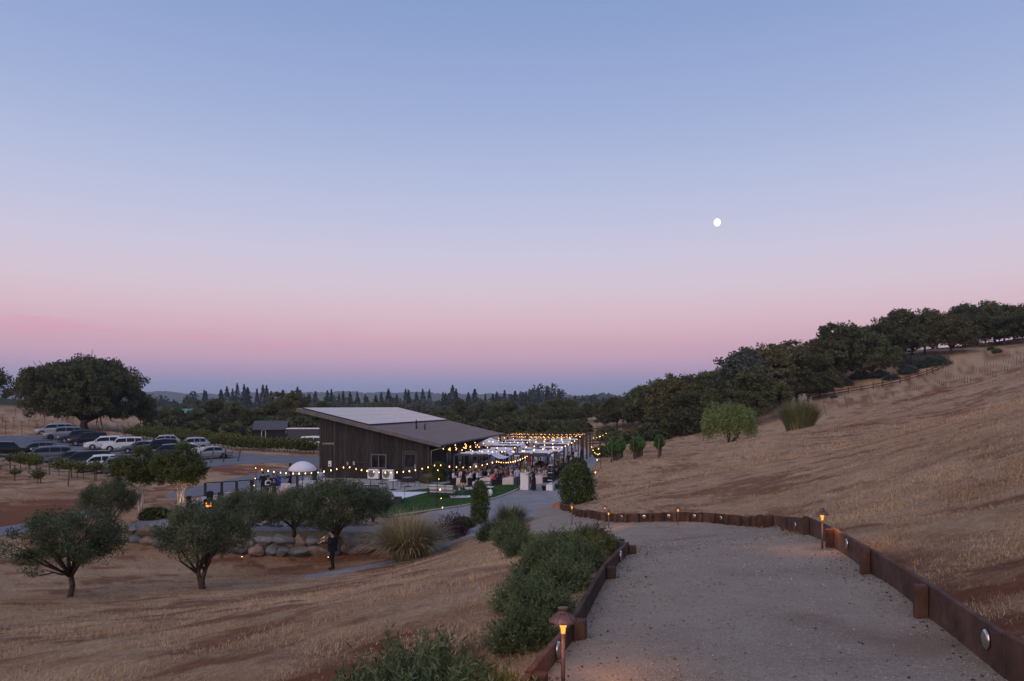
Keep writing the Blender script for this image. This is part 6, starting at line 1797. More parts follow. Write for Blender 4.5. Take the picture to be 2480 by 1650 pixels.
# ------------------------------------------------------------------ the reception: pergolas, tables, guests, lights
OG = Vector((-4.89, 62.6, 0))
def uv(u, v, z=None):
    p = OG + AC * u + AX * v
    return (p.x, p.y, (G(p.x, p.y) + .012) if z is None else z)
M['canvas'] = mat('white_canvas', (.70, .69, .75), .85, .06, 3)
M['linen'] = mat('blush_linen', (.60, .49, .46), .9, .08, 5)
M['linen_white'] = mat('white_linen', (.72, .70, .72), .9, .06, 5)
M['pergola'] = mat('dark_pergola_steel', (.055, .052, .055), .6, .15, 6)
M['wood_dark'] = mat('dark_wood', (.06, .04, .03), .7, .3, 8)
M['cushion'] = mat('striped_cushion', (.50, .48, .52), .9, .2, 6, stretch=(1, 8, 1))
M['flower'] = mat('white_flowers', (.66, .64, .66), .8, .3, 12)
PZ = 2.43
_pst = MB().cbox((-.055, -.055, -.05), (.055, .055, PZ), .008).mesh('post', M['pergola'])
def sag_strip(u0, u1, v0, v1, z, sag, nu=6, nv=8, axis='v', loc=None, gap=0):
    vs = []
    for i in range(nu + 1):
        for k in range(nv + 1):
            fu, fv = i / nu, k / nv; u = u0 + (u1 - u0) * fu; v = v0 + (v1 - v0) * fv
            t = fv if axis == 'v' else fu
            zz = z - sag * 4 * t * (1 - t)
            p = AC * u + AX * v; vs.append((p.x, p.y, zz))
    fs = [[i * (nv + 1) + k, (i + 1) * (nv + 1) + k, (i + 1) * (nv + 1) + k + 1, i * (nv + 1) + k + 1] for i in range(nu) for k in range(nv)]
    n = len(vs); vs2 = [(x, y, z_ - .012) for x, y, z_ in vs]
    return MB().add(vs, fs).add(vs2, [f[::-1] for f in fs])
row_v = [0.0, 6.4, 13.0, 19.6]
cols = [(0.0, 3.0, 'left'), (5.1, 8.1, 'right')]
sail_cache = {}
for r, v0 in enumerate(row_v):
    for (u0, u1, sd) in cols:
        dp = 3.3
        e = empty('pergola', uv(u0, v0), 0, '%s pergola of the %s row counted from the lawn' % (sd, ordinal(r)), 'pergola', 'steel pergolas with white shade strips')
        ez = e.location.z; base = Vector(e.location)
        for (a, c) in ((0, 0), (u1 - u0, 0), (0, dp), (u1 - u0, dp)):
            p = AC * a + AX * c; obj('post', _pst, e, (p.x, p.y, 0), (0, 0, BROT))
        w = u1 - u0
        for (a0, c0, a1, c1) in ((0, 0, w, 0), (0, dp, w, dp), (0, 0, 0, dp), (w, 0, w, dp), (w / 2, 0, w / 2, dp)):
            p0 = AC * a0 + AX * c0; p1 = AC * a1 + AX * c1; L_ = (p1 - p0).length
            b = MB().cbox((-.05, -.045, PZ + .003), (L_ + .05, .045, PZ + .11), .008)
            o = b.build('beam', M['pergola'], e, p0, (0, 0, math.atan2((p1 - p0).y, (p1 - p0).x)))
        for k in range(2):
            if ('c', k) not in sail_cache: sail_cache[('c', k)] = sag_strip(.15 + k * 1.48, 1.40 + k * 1.48, .05, dp / 2 - .04, PZ + .20, .16).mesh('canopy_strip', M['canvas'], True)
            for h_ in (0, 1):
                p = AX * (dp / 2 * h_); obj('canopy_strip', sail_cache[('c', k)], e, (p.x, p.y, -.01 * h_))
    # swooping sail between the two pergolas of a row
    e = empty('shade_sail', uv(3.0, v0), 0, 'sagging white shade sail between the pergolas of the %s row' % ordinal(r), 'shade sail', 'sagging sails between pergolas')
    for k in range(2):
        if ('s', k) not in sail_cache: sail_cache[('s', k)] = sag_strip(.08, 2.02, .2 + k * 1.5, 1.55 + k * 1.5, PZ + .16, .42, 10, 4, 'u').mesh('canopy_strip', M['canvas'], True)
        obj('canopy_strip', sail_cache[('s', k)], e)
    if r < 3:
        for (u0, u1, sd) in cols:
            e = empty('shade_sail', uv(u0, v0 + 3.3), 0, 'sagging white sail behind the %s pergola of the %s row' % (sd, ordinal(r)), 'shade sail', 'sagging sails between pergolas')
            if 'b' not in sail_cache: sail_cache['b'] = sag_strip(.3, 2.6, .15, 2.95, PZ + .15, .38, 6, 10, 'v').mesh('canopy_strip', M['canvas'], True)
            obj('canopy_strip', sail_cache['b'], e)

# long tables with floor-length linen
def cloth_box(w, l, h, material, name='tablecloth', flare=.06, folds=26):
    """table linen hanging to the floor with soft folds"""
    per = 2 * (w + l); n = max(40, int(per / .09)); vs = []; rings = [(h, 0), (h - .03, .012), (h * .55, flare * .55), (.015, flare)]
    for (z, o) in rings:
        for k in range(n):
            s = per * k / n
            if s < w: x, y, nx, ny = -w / 2 + s, -l / 2, 0, -1
            elif s < w + l: x, y, nx, ny = w / 2, -l / 2 + (s - w), 1, 0
            elif s < 2 * w + l: x, y, nx, ny = w / 2 - (s - w - l), l / 2, 0, 1
            else: x, y, nx, ny = -w / 2, l / 2 - (s - 2 * w - l), -1, 0
            f = o * (1 + .75 * math.sin(s * folds) * (1 if o > .02 else 0)) ; sc = 1
            vs.append((x * (1 + (o / w if abs(nx) < .5 else 0) * .9) + nx * f, y * (1 + (o / l if abs(ny) < .5 else 0) * .9) + ny * f, z))
    fs = [[i * n + k, i * n + (k + 1) % n, (i + 1) * n + (k + 1) % n, (i + 1) * n + k][::-1] for i in range(len(rings) - 1) for k in range(n)]
    fs.append(list(range(n)))
    return MB().add(vs, fs).mesh(name, material, True)
tab_u = [1.0, 3.0, 4.9, 7.2]; TL = 8.4
lt = cloth_box(.9, TL, .78, M['linen'])
lab_t = ['leftmost long banquet table', 'second long banquet table from the barn side', 'third long banquet table beside the host counter', 'rightmost long banquet table behind the card stand']
leg_m = MB().cbox((-.035, -.035, 0), (.035, .035, .74), .005).mesh('leg', M['wood_dark'])
for seg in (0, 1):
    for i, u in enumerate(tab_u):
        v0 = -1.3 + seg * 9.3 + (.5 if i == 3 else 0)
        p = uv(u, v0 + TL / 2)
        e = empty('banquet_table', p, BROT, lab_t[i] + (', front half' if seg == 0 else ', far half'), 'table', 'long banquet tables')
        MB().cbox((-.43, -TL / 2 + .02, .735), (.43, TL / 2 - .02, .765), .008).build('table_top', M['wood_dark'], e)
        for sx in (-.36, .36):
            for sy in (-TL / 2 + .1, TL / 2 - .1): obj('leg', leg_m, e, (sx, sy, 0))
        tag(obj('tablecloth', lt, None, p, (0, 0, BROT)), 'blush floor-length linen on the ' + lab_t[i] + (', front half' if seg == 0 else ', far half'), 'tablecloth', 'linens of the banquet tables')
        for k in range(3):
            q = uv(u, v0 + 1.2 + k * 2.6)
            c = empty('centrepiece', (q[0], q[1], q[2] + .785), 0, '%s flower vase on the %s%s' % (ordinal(k), lab_t[i], ', front half' if seg == 0 else ', far half'), 'vase', 'table centrepieces')
            if 'vase' not in sail_cache:
                sail_cache['vase'] = MB().lathe([(.05, 0), (.07, .06), (.05, .16), (.04, .2)], 10).mesh('vase', M['white_paint'], True)
                rr = np.random.default_rng(8); V, Fc = leaf_quads(unit(160, rr) * .16 * rr.uniform(.4, 1, 160)[:, None] + np.array([0, 0, .34]), .08, rr, .8)
                sail_cache['bouquet'] = foliage_mesh('bouquet', V, Fc, rr.uniform(0, 1, 160), M['plume'])
                sail_cache['candle'] = MB().lathe([(.03, 0), (.03, .10), (.012, .12), (.001, .13)], 8).mesh('candle', M['bulb_dim'], True)
            obj('vase', sail_cache['vase'], c); obj('bouquet', sail_cache['bouquet'], c)

# chairs
ch = {}
ch['seat'] = MB().cbox((-.22, -.22, .42), (.22, .22, .47), .015).mesh('seat', CLOTH['black'])
bk = MB(); vs = []
for i in range(7):
    t = i / 6; x = -.22 + .44 * t; d_ = .03 * math.sin(math.pi * t); vs += [(x, .20 + d_, .47), (x, .25 + d_, .96 - .06 * abs(2 * t - 1) ** 2), (x, .225 + d_, .47), (x, .275 + d_, .96 - .06 * abs(2 * t - 1) ** 2)]
bk.add(vs, [[4 * i, 4 * i + 4, 4 * i + 5, 4 * i + 1] for i in range(6)] + [[4 * i + 2, 4 * i + 3, 4 * i + 7, 4 * i + 6] for i in range(6)] + [[4 * i + 1, 4 * i + 5, 4 * i + 7, 4 * i + 3] for i in range(6)])
ch['back'] = bk.mesh('backrest', CLOTH['black'], True)
ch['leg'] = MB().tube([(0, 0, 0), (0, 0, .43)], .016, 6).mesh('leg', M['black_metal'])
ch['cover'] = cloth_box(.46, .44, .43, CLOTH['black'], 'seat_cover', .03, 20)
def chair(loc, rz, label, group, covered=False, name='banquet_chair'):
    e = empty(name, loc, rz, label, 'chair', group)
    obj('seat', ch['seat'], e); obj('backrest', ch['back'], e)
    if covered: obj('seat_cover', ch['cover'], e)
    else:
        for sx in (-.19, .19):
            for sy in (-.19, .2): obj('leg', ch['leg'], e, (sx, sy, 0))
    return e
rg = np.random.default_rng(17)
tops = ['black', 'navy', 'white', 'charcoal', 'maroon', 'floral', 'red', 'teal', 'grey', 'pink', 'black', 'green', 'beige', 'white', 'royal', 'paleblue', 'black', 'floral']
tnames = {'black': 'black', 'navy': 'navy', 'white': 'white', 'charcoal': 'dark grey', 'maroon': 'maroon', 'floral': 'pale patterned', 'red': 'red', 'teal': 'teal', 'grey': 'grey', 'pink': 'pink', 'green': 'dark green', 'beige': 'beige', 'royal': 'bright blue', 'paleblue': 'pale blue'}
ti = 0
for i, u in enumerate(tab_u):
    for s in (-1, 1):
        for k in range(13):
            if rg.uniform() < .06 and k > 1: continue
            v = -.95 + k * .86 + (.5 if i == 3 else 0); uu = u + s * .80
            loc = uv(uu, v); rz = BROT + math.radians(90 * -s) + rg.uniform(-.15, .15)
            # facing the table: body faces -Y; for s=+1 (right of table) face -u
            rz = BROT + (math.radians(-90) if s > 0 else math.radians(90)) + rg.uniform(-.2, .2)
            where = '%s seat on the %s side of the %s' % (ordinal(k), 'barn' if s < 0 else 'hill', lab_t[i].replace(' long banquet', '').split(' beside')[0].split(' behind')[0].split(' from')[0])
            chair(loc, rz, 'black chair, ' + where, 'banquet chairs', k < 2)
            c = tops[ti % len(tops)]; ti += 1 + int(rg.integers(3)); fem = rg.uniform() < .5
            if i == 0 and s > 0 and k == 0: c, fem = 'white', False
            if i == 0 and s < 0 and k == 0: c, fem = 'white', False
            if i == 1 and s > 0 and k == 0: c, fem = 'red', True
            if i == 3 and s < 0 and k == 0: c, fem = 'paleblue', False
            person(['seat', 'seat_lean'][int(rg.integers(2))], (loc[0], loc[1], loc[2]), rz, 'guest in %s top, %s' % (tnames[c], where), c, 'denim' if rg.uniform() < .2 else ('black' if not fem else c), int(rg.choice([0, 0, 1, 1, 2])), 'long' if fem else 'short', int(rg.integers(5)), rg.uniform(.94, 1.03), 'seated guests', face=False)
# standing guests under the pergolas
stand = [(.6, 1.2, 'black', 'short', 'hold'), (1.9, 4.5, 'black', 'short', 'stand'), (2.1, 9.5, 'charcoal', 'long', 'hold'), (4.0, 6.0, 'royal', 'long', 'stand'), (5.9, 3.2, 'floral', 'long', 'hold'), (6.1, 8.2, 'black', 'short', 'stand'), (8.3, 5.4, 'maroon', 'long', 'stand'), (8.6, 9.8, 'black', 'short', 'stride'), (9.0, 12.5, 'white', 'short', 'stand'), (8.4, 14.5, 'charcoal', 'long', 'hold'), (3.9, 11.0, 'green', 'short', 'stand'), (7.0, 13.0, 'beige', 'long', 'stand'), (2.0, 12.5, 'navy', 'short', 'hold'), (4.0, 14.0, 'red', 'long', 'stand'), (6.0, 11.5, 'paleblue', 'short', 'stand'), (8.7, 2.6, 'charcoal', 'short', 'stand'), (9.1, 7.2, 'floral', 'long', 'hold'), (.2, 6.5, 'white', 'short', 'stand'), (5.8, 14.5, 'black', 'short', 'hold'), (9.2, 16.0, 'navy', 'long', 'stand'), (3.0, 15.5, 'grey', 'short', 'stand'), (-.4, 3.4, 'black', 'short', 'stand')]
for i, (u, v, c, h_, ps) in enumerate(stand):
    person(ps, uv(u, v), rg.uniform(0, 6.28), '%s standing guest from the barn side under the pergolas, in %s' % (ordinal(i), tnames[c]), c, 'black', int(rg.integers(3)), h_, int(rg.integers(5)), 1.0, 'standing guests', dress=c if h_ == 'long' else None, face=False)

# host counter with flowers, people beside it
p = uv(6.05, -8.0)
def at(px, d): 
    x, y = xy(px, d); return (x, y, G(x, y) + .035)
cp = at(1270, 55.6)
e = empty('host_counter', cp, BROT, 'white panelled host counter at the lawn corner', 'counter')
MB().cbox((-.31, -.02, 0), (.31, .0, 1.24), .004).build('front_panel', M['white_paint'], e)
MB().cbox((-.31, .001, 0), (-.28, .62, 1.24), .004).build('side_panel', M['white_paint'], e)
MB().cbox((.28, .001, 0), (.31, .62, 1.24), .004).build('side_panel', mat('grey_shelf_panel', (.3, .29, .29), .6, .2), e)
MB().cbox((-.34, -.05, 1.241), (.34, .66, 1.275), .006).build('counter_top', M['white_paint'], e)
MB().cbox((-.275, .02, .6), (.275, .6, .63), .004).build('shelf', M['white_paint'], e)
for (x0, x1, z0, z1) in ((-.27, .27, 1.14, 1.155), (-.27, .27, .07, .085), (-.27, -.255, .085, 1.14), (.255, .27, .085, 1.14)): MB().box((x0, -.03, z0), (x1, -.0205, z1)).build('moulding', M['white_paint'], e)
q = Vector(cp) + AC * .02 + AX * .3
e = empty('bouquet', (q.x, q.y, q.z + 1.276), 0, 'tall green and white bouquet in a vase on the host counter', 'bouquet')
MB().lathe([(.07, 0), (.09, .1), (.06, .25), (.07, .3)], 12).build('vase', M['white_paint'], e, smooth=True)
rr = np.random.default_rng(3); cen = unit(420, rr) * rr.uniform(.4, 1, 420)[:, None] * np.array([.26, .22, .30]) + np.array([0, 0, .52]); V, Fc = leaf_quads(cen[:280], .13, rr, .4); obj('greenery', foliage_mesh('greenery', V, Fc, rr.uniform(0, 1, 280), M['leaf_laurel']), e)
V, Fc = leaf_quads(cen[280:] + np.array([0, 0, .06]), .12, rr, .9); obj('blooms', foliage_mesh('blooms', V, Fc, rr.uniform(.5, 1, 140), M['plume']), e)
q = Vector(cp) - AC * .17 + AX * .2
MB_b = MB().cbox((-.1, -.07, 0), (.1, .07, .3), .01); tag(MB_b.build('paper_bag', mat('brown_paper', (.40, .26, .14), .8, .2, 8), None, (q.x, q.y, q.z + 1.276), (0, 0, BROT)), 'brown paper bag standing on the host counter', 'bag')
person('stand', at(1253, 56.2), math.radians(200), 'man in pale blue shirt and jeans left of the host counter', 'paleblue', 'denim', 1, 'short', 1, 1.0)
w_ = person('reach', at(1292, 55.2), math.radians(-75), 'woman in long black dress with white apron tie right of the host counter', 'black', 'black', 0, 'long', 1, .97, None, dress='black', dress_len=.92)
MB().cbox((-.03, .175, .55), (.03, .215, .98), .01).build('apron_tie', CLOTH['white'], w_)
# tiered card stand in a white trough, black tubs
tp0 = at(1331, 54.6)
e = empty('card_stand', tp0, BROT, 'black tiered wire stand in a white trough beside the host counter', 'display stand')
MB().cbox((-.24, -.15, 0), (.24, 1.5, .42), .01).build('trough', M['white_paint'], e)
for k in range(5):
    for s in (-1, 1):
        yy = .05 + k * .32; MB().tube([(s * .2, yy, .4), (s * .2, yy, 1.55 + .17 * k)], .012, 6).build('upright', M['black_metal'], e)
for k in range(5):
    zz = .75 + k * .27; b = MB(); pts = [(-.2, .02 + .1 * k, zz), (-.05, -.06 + .1 * k, zz - .05), (.12, -.03 + .1 * k, zz - .04), (.2, .4 + .12 * k, zz + .06), (.2, 1.0 + .05 * k, zz + .16)]
    b.tube(pts, .012, 6); b.build('tier_rail', M['black_metal'], e)
    b = MB(); b.cbox((-.19, .02 + .12 * k, zz - .03), (.19, .45 + .12 * k, zz - .01), .004); b.build('shelf', M['black_metal'] if k % 2 else M['white_paint'], e)
for (px, d_, lab) in ((1318, 54.9, 'black plastic tub left of the white trough'), (1350, 55.4, 'black plastic tub right of the white trough')):
    e = empty('tub', at(px, d_), BROT, lab, 'tub', 'black tubs by the card stand')
    MB().lathe([(.15, 0), (.19, .30), (.20, .30), (.20, .33), (.17, .33), (.14, .03), (.001, .03)], 16, cap=False).build('bucket', M['black_plastic'], e, smooth=True)
    MB().tube([(-.195, 0, .31), (-.14, 0, .42), (0, 0, .47), (.14, 0, .42), (.195, 0, .31)], .008, 6).build('handle', M['black_metal'], e, smooth=True)

# woman on the lawn with a parasol
lw_ = at(1123, 57.0)
w_ = person('hold', lw_, math.radians(150), 'woman in short black dress standing on the lawn', 'black', 'black', 0, 'long', 4, 1.0, None, dress='black', dress_len=.45)
slot(w_, 2, SKIN_T[0])
e = empty('parasol', (lw_[0] - .12, lw_[1] - .1, lw_[2] + 1.15), 0, 'cream paper parasol held tilted by the woman on the lawn', 'parasol', None, .7); e.rotation_euler = (math.radians(35), math.radians(-62), 0)
MB().tube([(0, 0, -.3), (0, 0, .42)], .010, 6).build('handle', M['wood_dark'], e)
MB().lathe([(.30, .26), (.22, .32), (.11, .36), (.001, .38)], 16, cap=False).build('canopy', M['linen'], e, smooth=True)

# lounge set on the lawn
def sofa(loc, rz, label, w=1.9, cush='cushion', group='lawn lounge seats', n=3):
    e = empty('lounge_sofa' if n > 1 else 'armchair', loc, rz, label, 'sofa' if n > 1 else 'armchair', group)
    fr_ = MB()
    for z in (.16, .30): fr_.tube([(-w / 2, -.4, z), (w / 2, -.4, z), (w / 2, .4, z), (-w / 2, .4, z), (-w / 2, -.4, z)], .014, 5)
    for z in (.55, .78): fr_.tube([(-w / 2, .4, z), (w / 2, .4, z)], .014, 5)
    fr_.build('frame', M['black_metal'], e)
    for sx in (-w / 2, w / 2):
        for sy in (-.4, .4): MB().tube([(sx, sy, 0), (sx, sy, .80 if sy > 0 else .5)], .018, 6).build('leg', M['black_metal'], e)
    for k in range(n):
        x0 = -w / 2 + .04 + k * (w - .08) / n; x1 = x0 + (w - .08) / n - .02
        MB().cbox((x0, -.38, .31), (x1, .3, .46), .04).build('seat_cushion', M[cush], e)
        MB().cbox((x0, .22, .465), (x1, .38, .86), .05).build('back_cushion', M[cush], e)
    return e
sofa(at(1072, 52.6), math.radians(165), 'striped lounge sofa on the lawn seen from behind')
sofa(at(1142, 54.2), math.radians(-60), 'striped armchair half hidden by the column bush', .8, 'cushion', 'lawn lounge seats', 1)
M['floral_cushion'] = mat('floral_cushion', (.10, .10, .12), .9, 0, 9, col2=(.72, .70, .72))
sofa(at(1170, 55.8), math.radians(175), 'black and white floral loveseat on the lawn', 1.25, 'floral_cushion', 'lawn lounge seats', 2)
e = empty('stool', at(1187, 52.8), 0, 'white round ceramic stool on the lawn', 'stool'); MB().lathe([(.12, 0), (.17, .1), (.19, .22), (.17, .34), (.12, .44), (.001, .44)], 16, cap=False).build('stool_body', M['white_paint'], e, smooth=True)
e = empty('side_table', at(1187.5, 53.9), 0, 'small white side table behind the ceramic stool', 'table'); MB().lathe([(.25, .5), (.25, .53), (.001, .53)], 18, cap=False).build('table_top', M['white_paint'], e); MB().tube([(0, 0, 0), (0, 0, .5)], .03, 8).build('leg', M['white_paint'], e); MB().lathe([(.16, 0), (.16, .02), (.02, .03)], 14).build('base', M['white_paint'], e)
rug = at(1116, 52.6); b = MB(); b.cbox((-.75, -.55, 0), (.75, .55, .014), .004); tag(b.build('lawn_rug', M['linen_white'], None, rug, (0, 0, math.radians(12))), 'pale rug under the coffee table on the lawn', 'rug')
e = empty('coffee_table', (rug[0], rug[1], rug[2] + .015), 0, 'black coffee table on the pale rug', 'table'); MB().cbox((-.4, -.25, .38), (.4, .25, .41), .005).build('table_top', M['black_metal'], e)
for sx in (-.36, .36):
    for sy in (-.21, .21): MB().tube([(sx, sy, 0), (sx, sy, .38)], .014, 6).build('leg', M['black_metal'], e)
e = empty('flower_vase', (rug[0] - .1, rug[1], rug[2] + .426), 0, 'white flowers in a vase on the lawn coffee table', 'vase'); obj('vase', sail_cache['vase'], e); obj('bouquet', sail_cache['bouquet'], e)
# dance floor and kerb
df = hit_many([(900, 1196), (940, 1193), (1038, 1193), (975, 1209), (935, 1211)]); b = MB()
vs = [(x, y, G(x, y) + .05) for x, y in df]; vs += [(x, y, z - .06) for x, y, z in vs]; n = len(df)
fs = [list(range(n)), list(range(2 * n - 1, n - 1, -1))] + [[i, n + i, n + (i + 1) % n, (i + 1) % n] for i in range(n)]
ar = sum(vs[i][0] * vs[(i + 1) % n][1] - vs[(i + 1) % n][0] * vs[i][1] for i in range(n))
if ar < 0: fs = [f[::-1] for f in fs]
tag(b.add(vs, fs).build('dance_floor', M['white_paint']), 'white dance floor panel let into the lawn', 'dance floor')
b = MB(); kl = smooth_line(hit_many([(955, 1251), (1045, 1238), (1140, 1223), (1200, 1208), (1240, 1193), (1258, 1184), (1262, 1177)]), 8)
vs = []
for i, (x, y) in enumerate(kl):
    t = np.array(kl[min(i + 1, len(kl) - 1)]) - np.array(kl[max(i - 1, 0)]); t = t / np.linalg.norm(t); nn = np.array([-t[1], t[0]]) * .07
    z = G(x, y)
    vs += [(x - nn[0], y - nn[1], z - .1), (x - nn[0], y - nn[1], z + .1), (x + nn[0], y + nn[1], z + .1), (x + nn[0], y + nn[1], z - .1)]
fs = [[4 * i + k, 4 * i + k + 1, 4 * i + 5 + k, 4 * i + 4 + k][::-1] for i in range(len(kl) - 1) for k in range(3)]
tag(b.add(vs, fs).build('lawn_kerb', mat('pale_kerb', (.42, .36, .29), .9, .2, 6)), kind='structure')

# cafe tables and chairs on the patio
def cafe_set(px, d_, lab, nchair=2):
    e = empty('cafe_table', at(px, d_), 0, 'round cafe table ' + lab, 'table', 'cafe tables on the patio')
    MB().lathe([(.38, .72), (.38, .745), (.001, .745)], 20, cap=False).build('table_top', M['white_paint'] if 'white' in lab else M['grey_metal'], e); MB().tube([(0, 0, .02), (0, 0, .72)], .03, 8).build('pedestal', M['black_metal'], e)
    MB().lathe([(.26, 0), (.26, .02), (.04, .04)], 16).build('base', M['black_metal'], e)
    for k in range(nchair):
        a = [math.pi * .95, .15, 1.8][k]; c = at(px, d_); loc = (c[0] + .75 * math.cos(a), c[1] + .75 * math.sin(a), c[2])
        e2 = empty('cafe_chair', loc, a - math.pi / 2, 'black cafe chair %s of the table %s' % (['left', 'right', 'back'][k], lab), 'chair', 'cafe chairs on the patio')
        MB().cbox((-.2, -.2, .43), (.2, .2, .455), .006).build('seat', M['black_metal'], e2)
        b_ = MB()
        for z in (.62, .74, .86): b_.tube([(-.19, .2, z), (.19, .2, z)], .014, 5)
        b_.build('backrest', M['black_metal'], e2)
        for sx in (-.18, .18):
            for sy in (-.18, .19): MB().tube([(sx, sy, 0), (sx, sy, .9 if sy > 0 else .44)], .014, 6).build('leg', M['black_metal'], e2)
cafe_set(898, 58.0, 'before the left heat pump', 2)
cafe_set(952, 57.5, 'with white top before the right heat pump', 2)
cafe_set(988, 60.0, 'nearest the barn door', 2)
# keyboard on its stand, speaker, stands, screen
e = empty('keyboard', at(897, 52.6), math.radians(8), 'electric keyboard on a crossed stand by the olive trees', 'keyboard')
MB().cbox((-.62, -.17, .80), (.62, .17, .90), .01).build('case', M['black_plastic'], e); MB().cbox((-.57, -.165, .901), (.57, -.02, .915), .003).build('white_keys', M['white_paint'], e)
b = MB()
for k in range(24): b.box((-.55 + k * .047, -.10, .916), (-.535 + k * .047, -.02, .925))
tag(b.build('black_keys', M['black_plastic'], e), kind='stuff')
for s in (-1, 1):
    MB().tube([(s * .4, -.16, .02), (-s * .4, .16, .80)], .018, 6).build('stand_leg', M['black_metal'], e)
e = empty('monitor_speaker', at(963, 49.6), 0, 'black floor monitor speaker on the dance floor edge', 'speaker'); b = MB(); b.add([(-.26, -.2, 0), (.26, -.2, 0), (.26, .22, 0), (-.26, .22, 0), (-.26, -.12, .40), (.26, -.12, .40), (.26, .16, .42), (-.26, .16, .42)], [[3, 2, 1, 0], [4, 5, 6, 7], [0, 1, 5, 4], [1, 2, 6, 5], [2, 3, 7, 6], [3, 0, 4, 7]]); b.build('cabinet', M['black_plastic'], e)
MB().lathe([(.12, 0), (.12, .01), (.02, -.01)], 18, 0, Matrix.Translation((0, -.17, .2)) @ Matrix.Rotation(math.radians(80), 4, 'X')).build('cone_grille', M['black_metal'], e)
def tripod(px, d_, h, lab, top):
    e = empty('microphone_stand' if top == 'mic' else 'music_stand', at(px, d_), 0, lab, 'stand', 'stands beside the dance floor')
    MB().tube([(0, 0, .2), (0, 0, h)], .014, 6).build('pole', M['black_metal'], e)
    for k in range(3):
        a = k * 2.094 + .3; MB().tube([(0, 0, .35), (.3 * math.cos(a), .3 * math.sin(a), .0)], .014, 5).build('leg', M['black_metal'], e)
    if top == 'mic': MB().tube([(0, 0, h), (-.3, -.1, h + .25)], [.012, .02], 6).build('boom', M['black_metal'], e)
    else: MB().cbox((-.24, -.03, h - .02), (.24, .2, h), .004).build('tray', M['black_metal'], e)
tripod(980, 49.8, 1.05, 'black music stand with flat tray right of the floor monitor', 'tray'); tripod(941, 49.6, 1.2, 'microphone boom stand left of the floor monitor', 'mic')
e = empty('folding_screen', at(988, 64.0), BROT, 'plain black folding screen leaning by the barn door', 'screen'); MB().cbox((-.65, -.02, .02), (0, .02, 1.05), .005).build('panel', M['black_wall'], e); MB().cbox((.005, -.02, .02), (.65, .02, 1.05), .005, 0, Matrix.Rotation(.15, 4, 'Z')).build('panel', M['black_wall'], e)
# plants and boulders at the barn corner
for (px, d_, k, s, lab) in ((1062, 66.0, 'laurel', .62, 'green bush in the barn corner behind the downspout'), (1030, 64.5, 'scrub_warm', .42, 'low plant at the foot of the barn corner')):
    place_bush('shrub', k, at(px, d_), lab, 'shrub', None, s)
e = empty('grass_tussock', at(1036, 63.5), 0, 'dry grass tussock at the barn corner', 'grass tussock', None, 1.1); obj('blades', PROTO['smallgrass'], e)
for i, (px, d_) in enumerate(((1079, 66.5), (1090, 67.5), (1100, 68.5), (1109, 69.5))):
    e = empty('boulder', at(px, d_), i * 1.1, '%s pale boulder from the left along the barn wall' % ordinal(i), 'boulder', 'boulders along the barn wall'); obj('rock', rock_mesh(70 + i, (.8, .6, .85), M['rock_warm']), e)

# ------------------------------------------------------------------ the bar terrace at left
e = empty('market_umbrella', at(733, 54.0), 0, 'white market umbrella shading the bar tables left of the barn', 'umbrella')
MB().tube([(0, 0, 0), (0, 0, 2.55)], .025, 8).build('pole', M['black_metal'], e)
MB().lathe([(.98, 1.86), (.985, 2.02), (.78, 2.24), (.5, 2.42), (.2, 2.52), (.001, 2.54)], 24, cap=False).build('canopy', M['canvas'], e, smooth=True)
for k in range(8): a = k * math.pi / 4; MB().tube([(0, 0, 2.50), (.95 * math.cos(a), .95 * math.sin(a), 2.0)], .012, 5).build('rib', M['black_metal'], e)
MB().lathe([(.3, 0), (.3, .06), (.05, .1)], 18).build('base', M['black_metal'], e)
hb = cloth_box(.62, .62, 1.05, M['linen'], 'tablecloth', .10, 20); hbw = cloth_box(1.2, .7, .95, M['linen_white'], 'tablecloth', .05, 16)
def highboy(px, d_, lab, me_, w):
    loc = at(px, d_); e = empty('cocktail_table', loc, .3, 'cocktail table ' + lab, 'table', 'cocktail tables at the bar')
    MB().cbox((-w / 2 + .03, -.28, 1.0 if w < 1 else .90), (w / 2 - .03, .28, 1.03 if w < 1 else .93), .01).build('table_top', M['wood_dark'], e); MB().tube([(0, 0, 0), (0, 0, .92)], .04, 8).build('pedestal', M['black_metal'], e)
    tag(obj('tablecloth', me_, None, loc, (0, 0, .3)), 'floor-length linen on the cocktail table ' + lab, 'tablecloth', 'linens at the bar')
highboy(692, 52.5, 'nearest the man at the bar', hb, .62); highboy(665, 50.2, 'in front of the two waiters', hb, .62); highboy(745, 55.5, 'under the white umbrella', hbw, 1.2); highboy(782, 56.5, 'right of the umbrella', hb, .62)
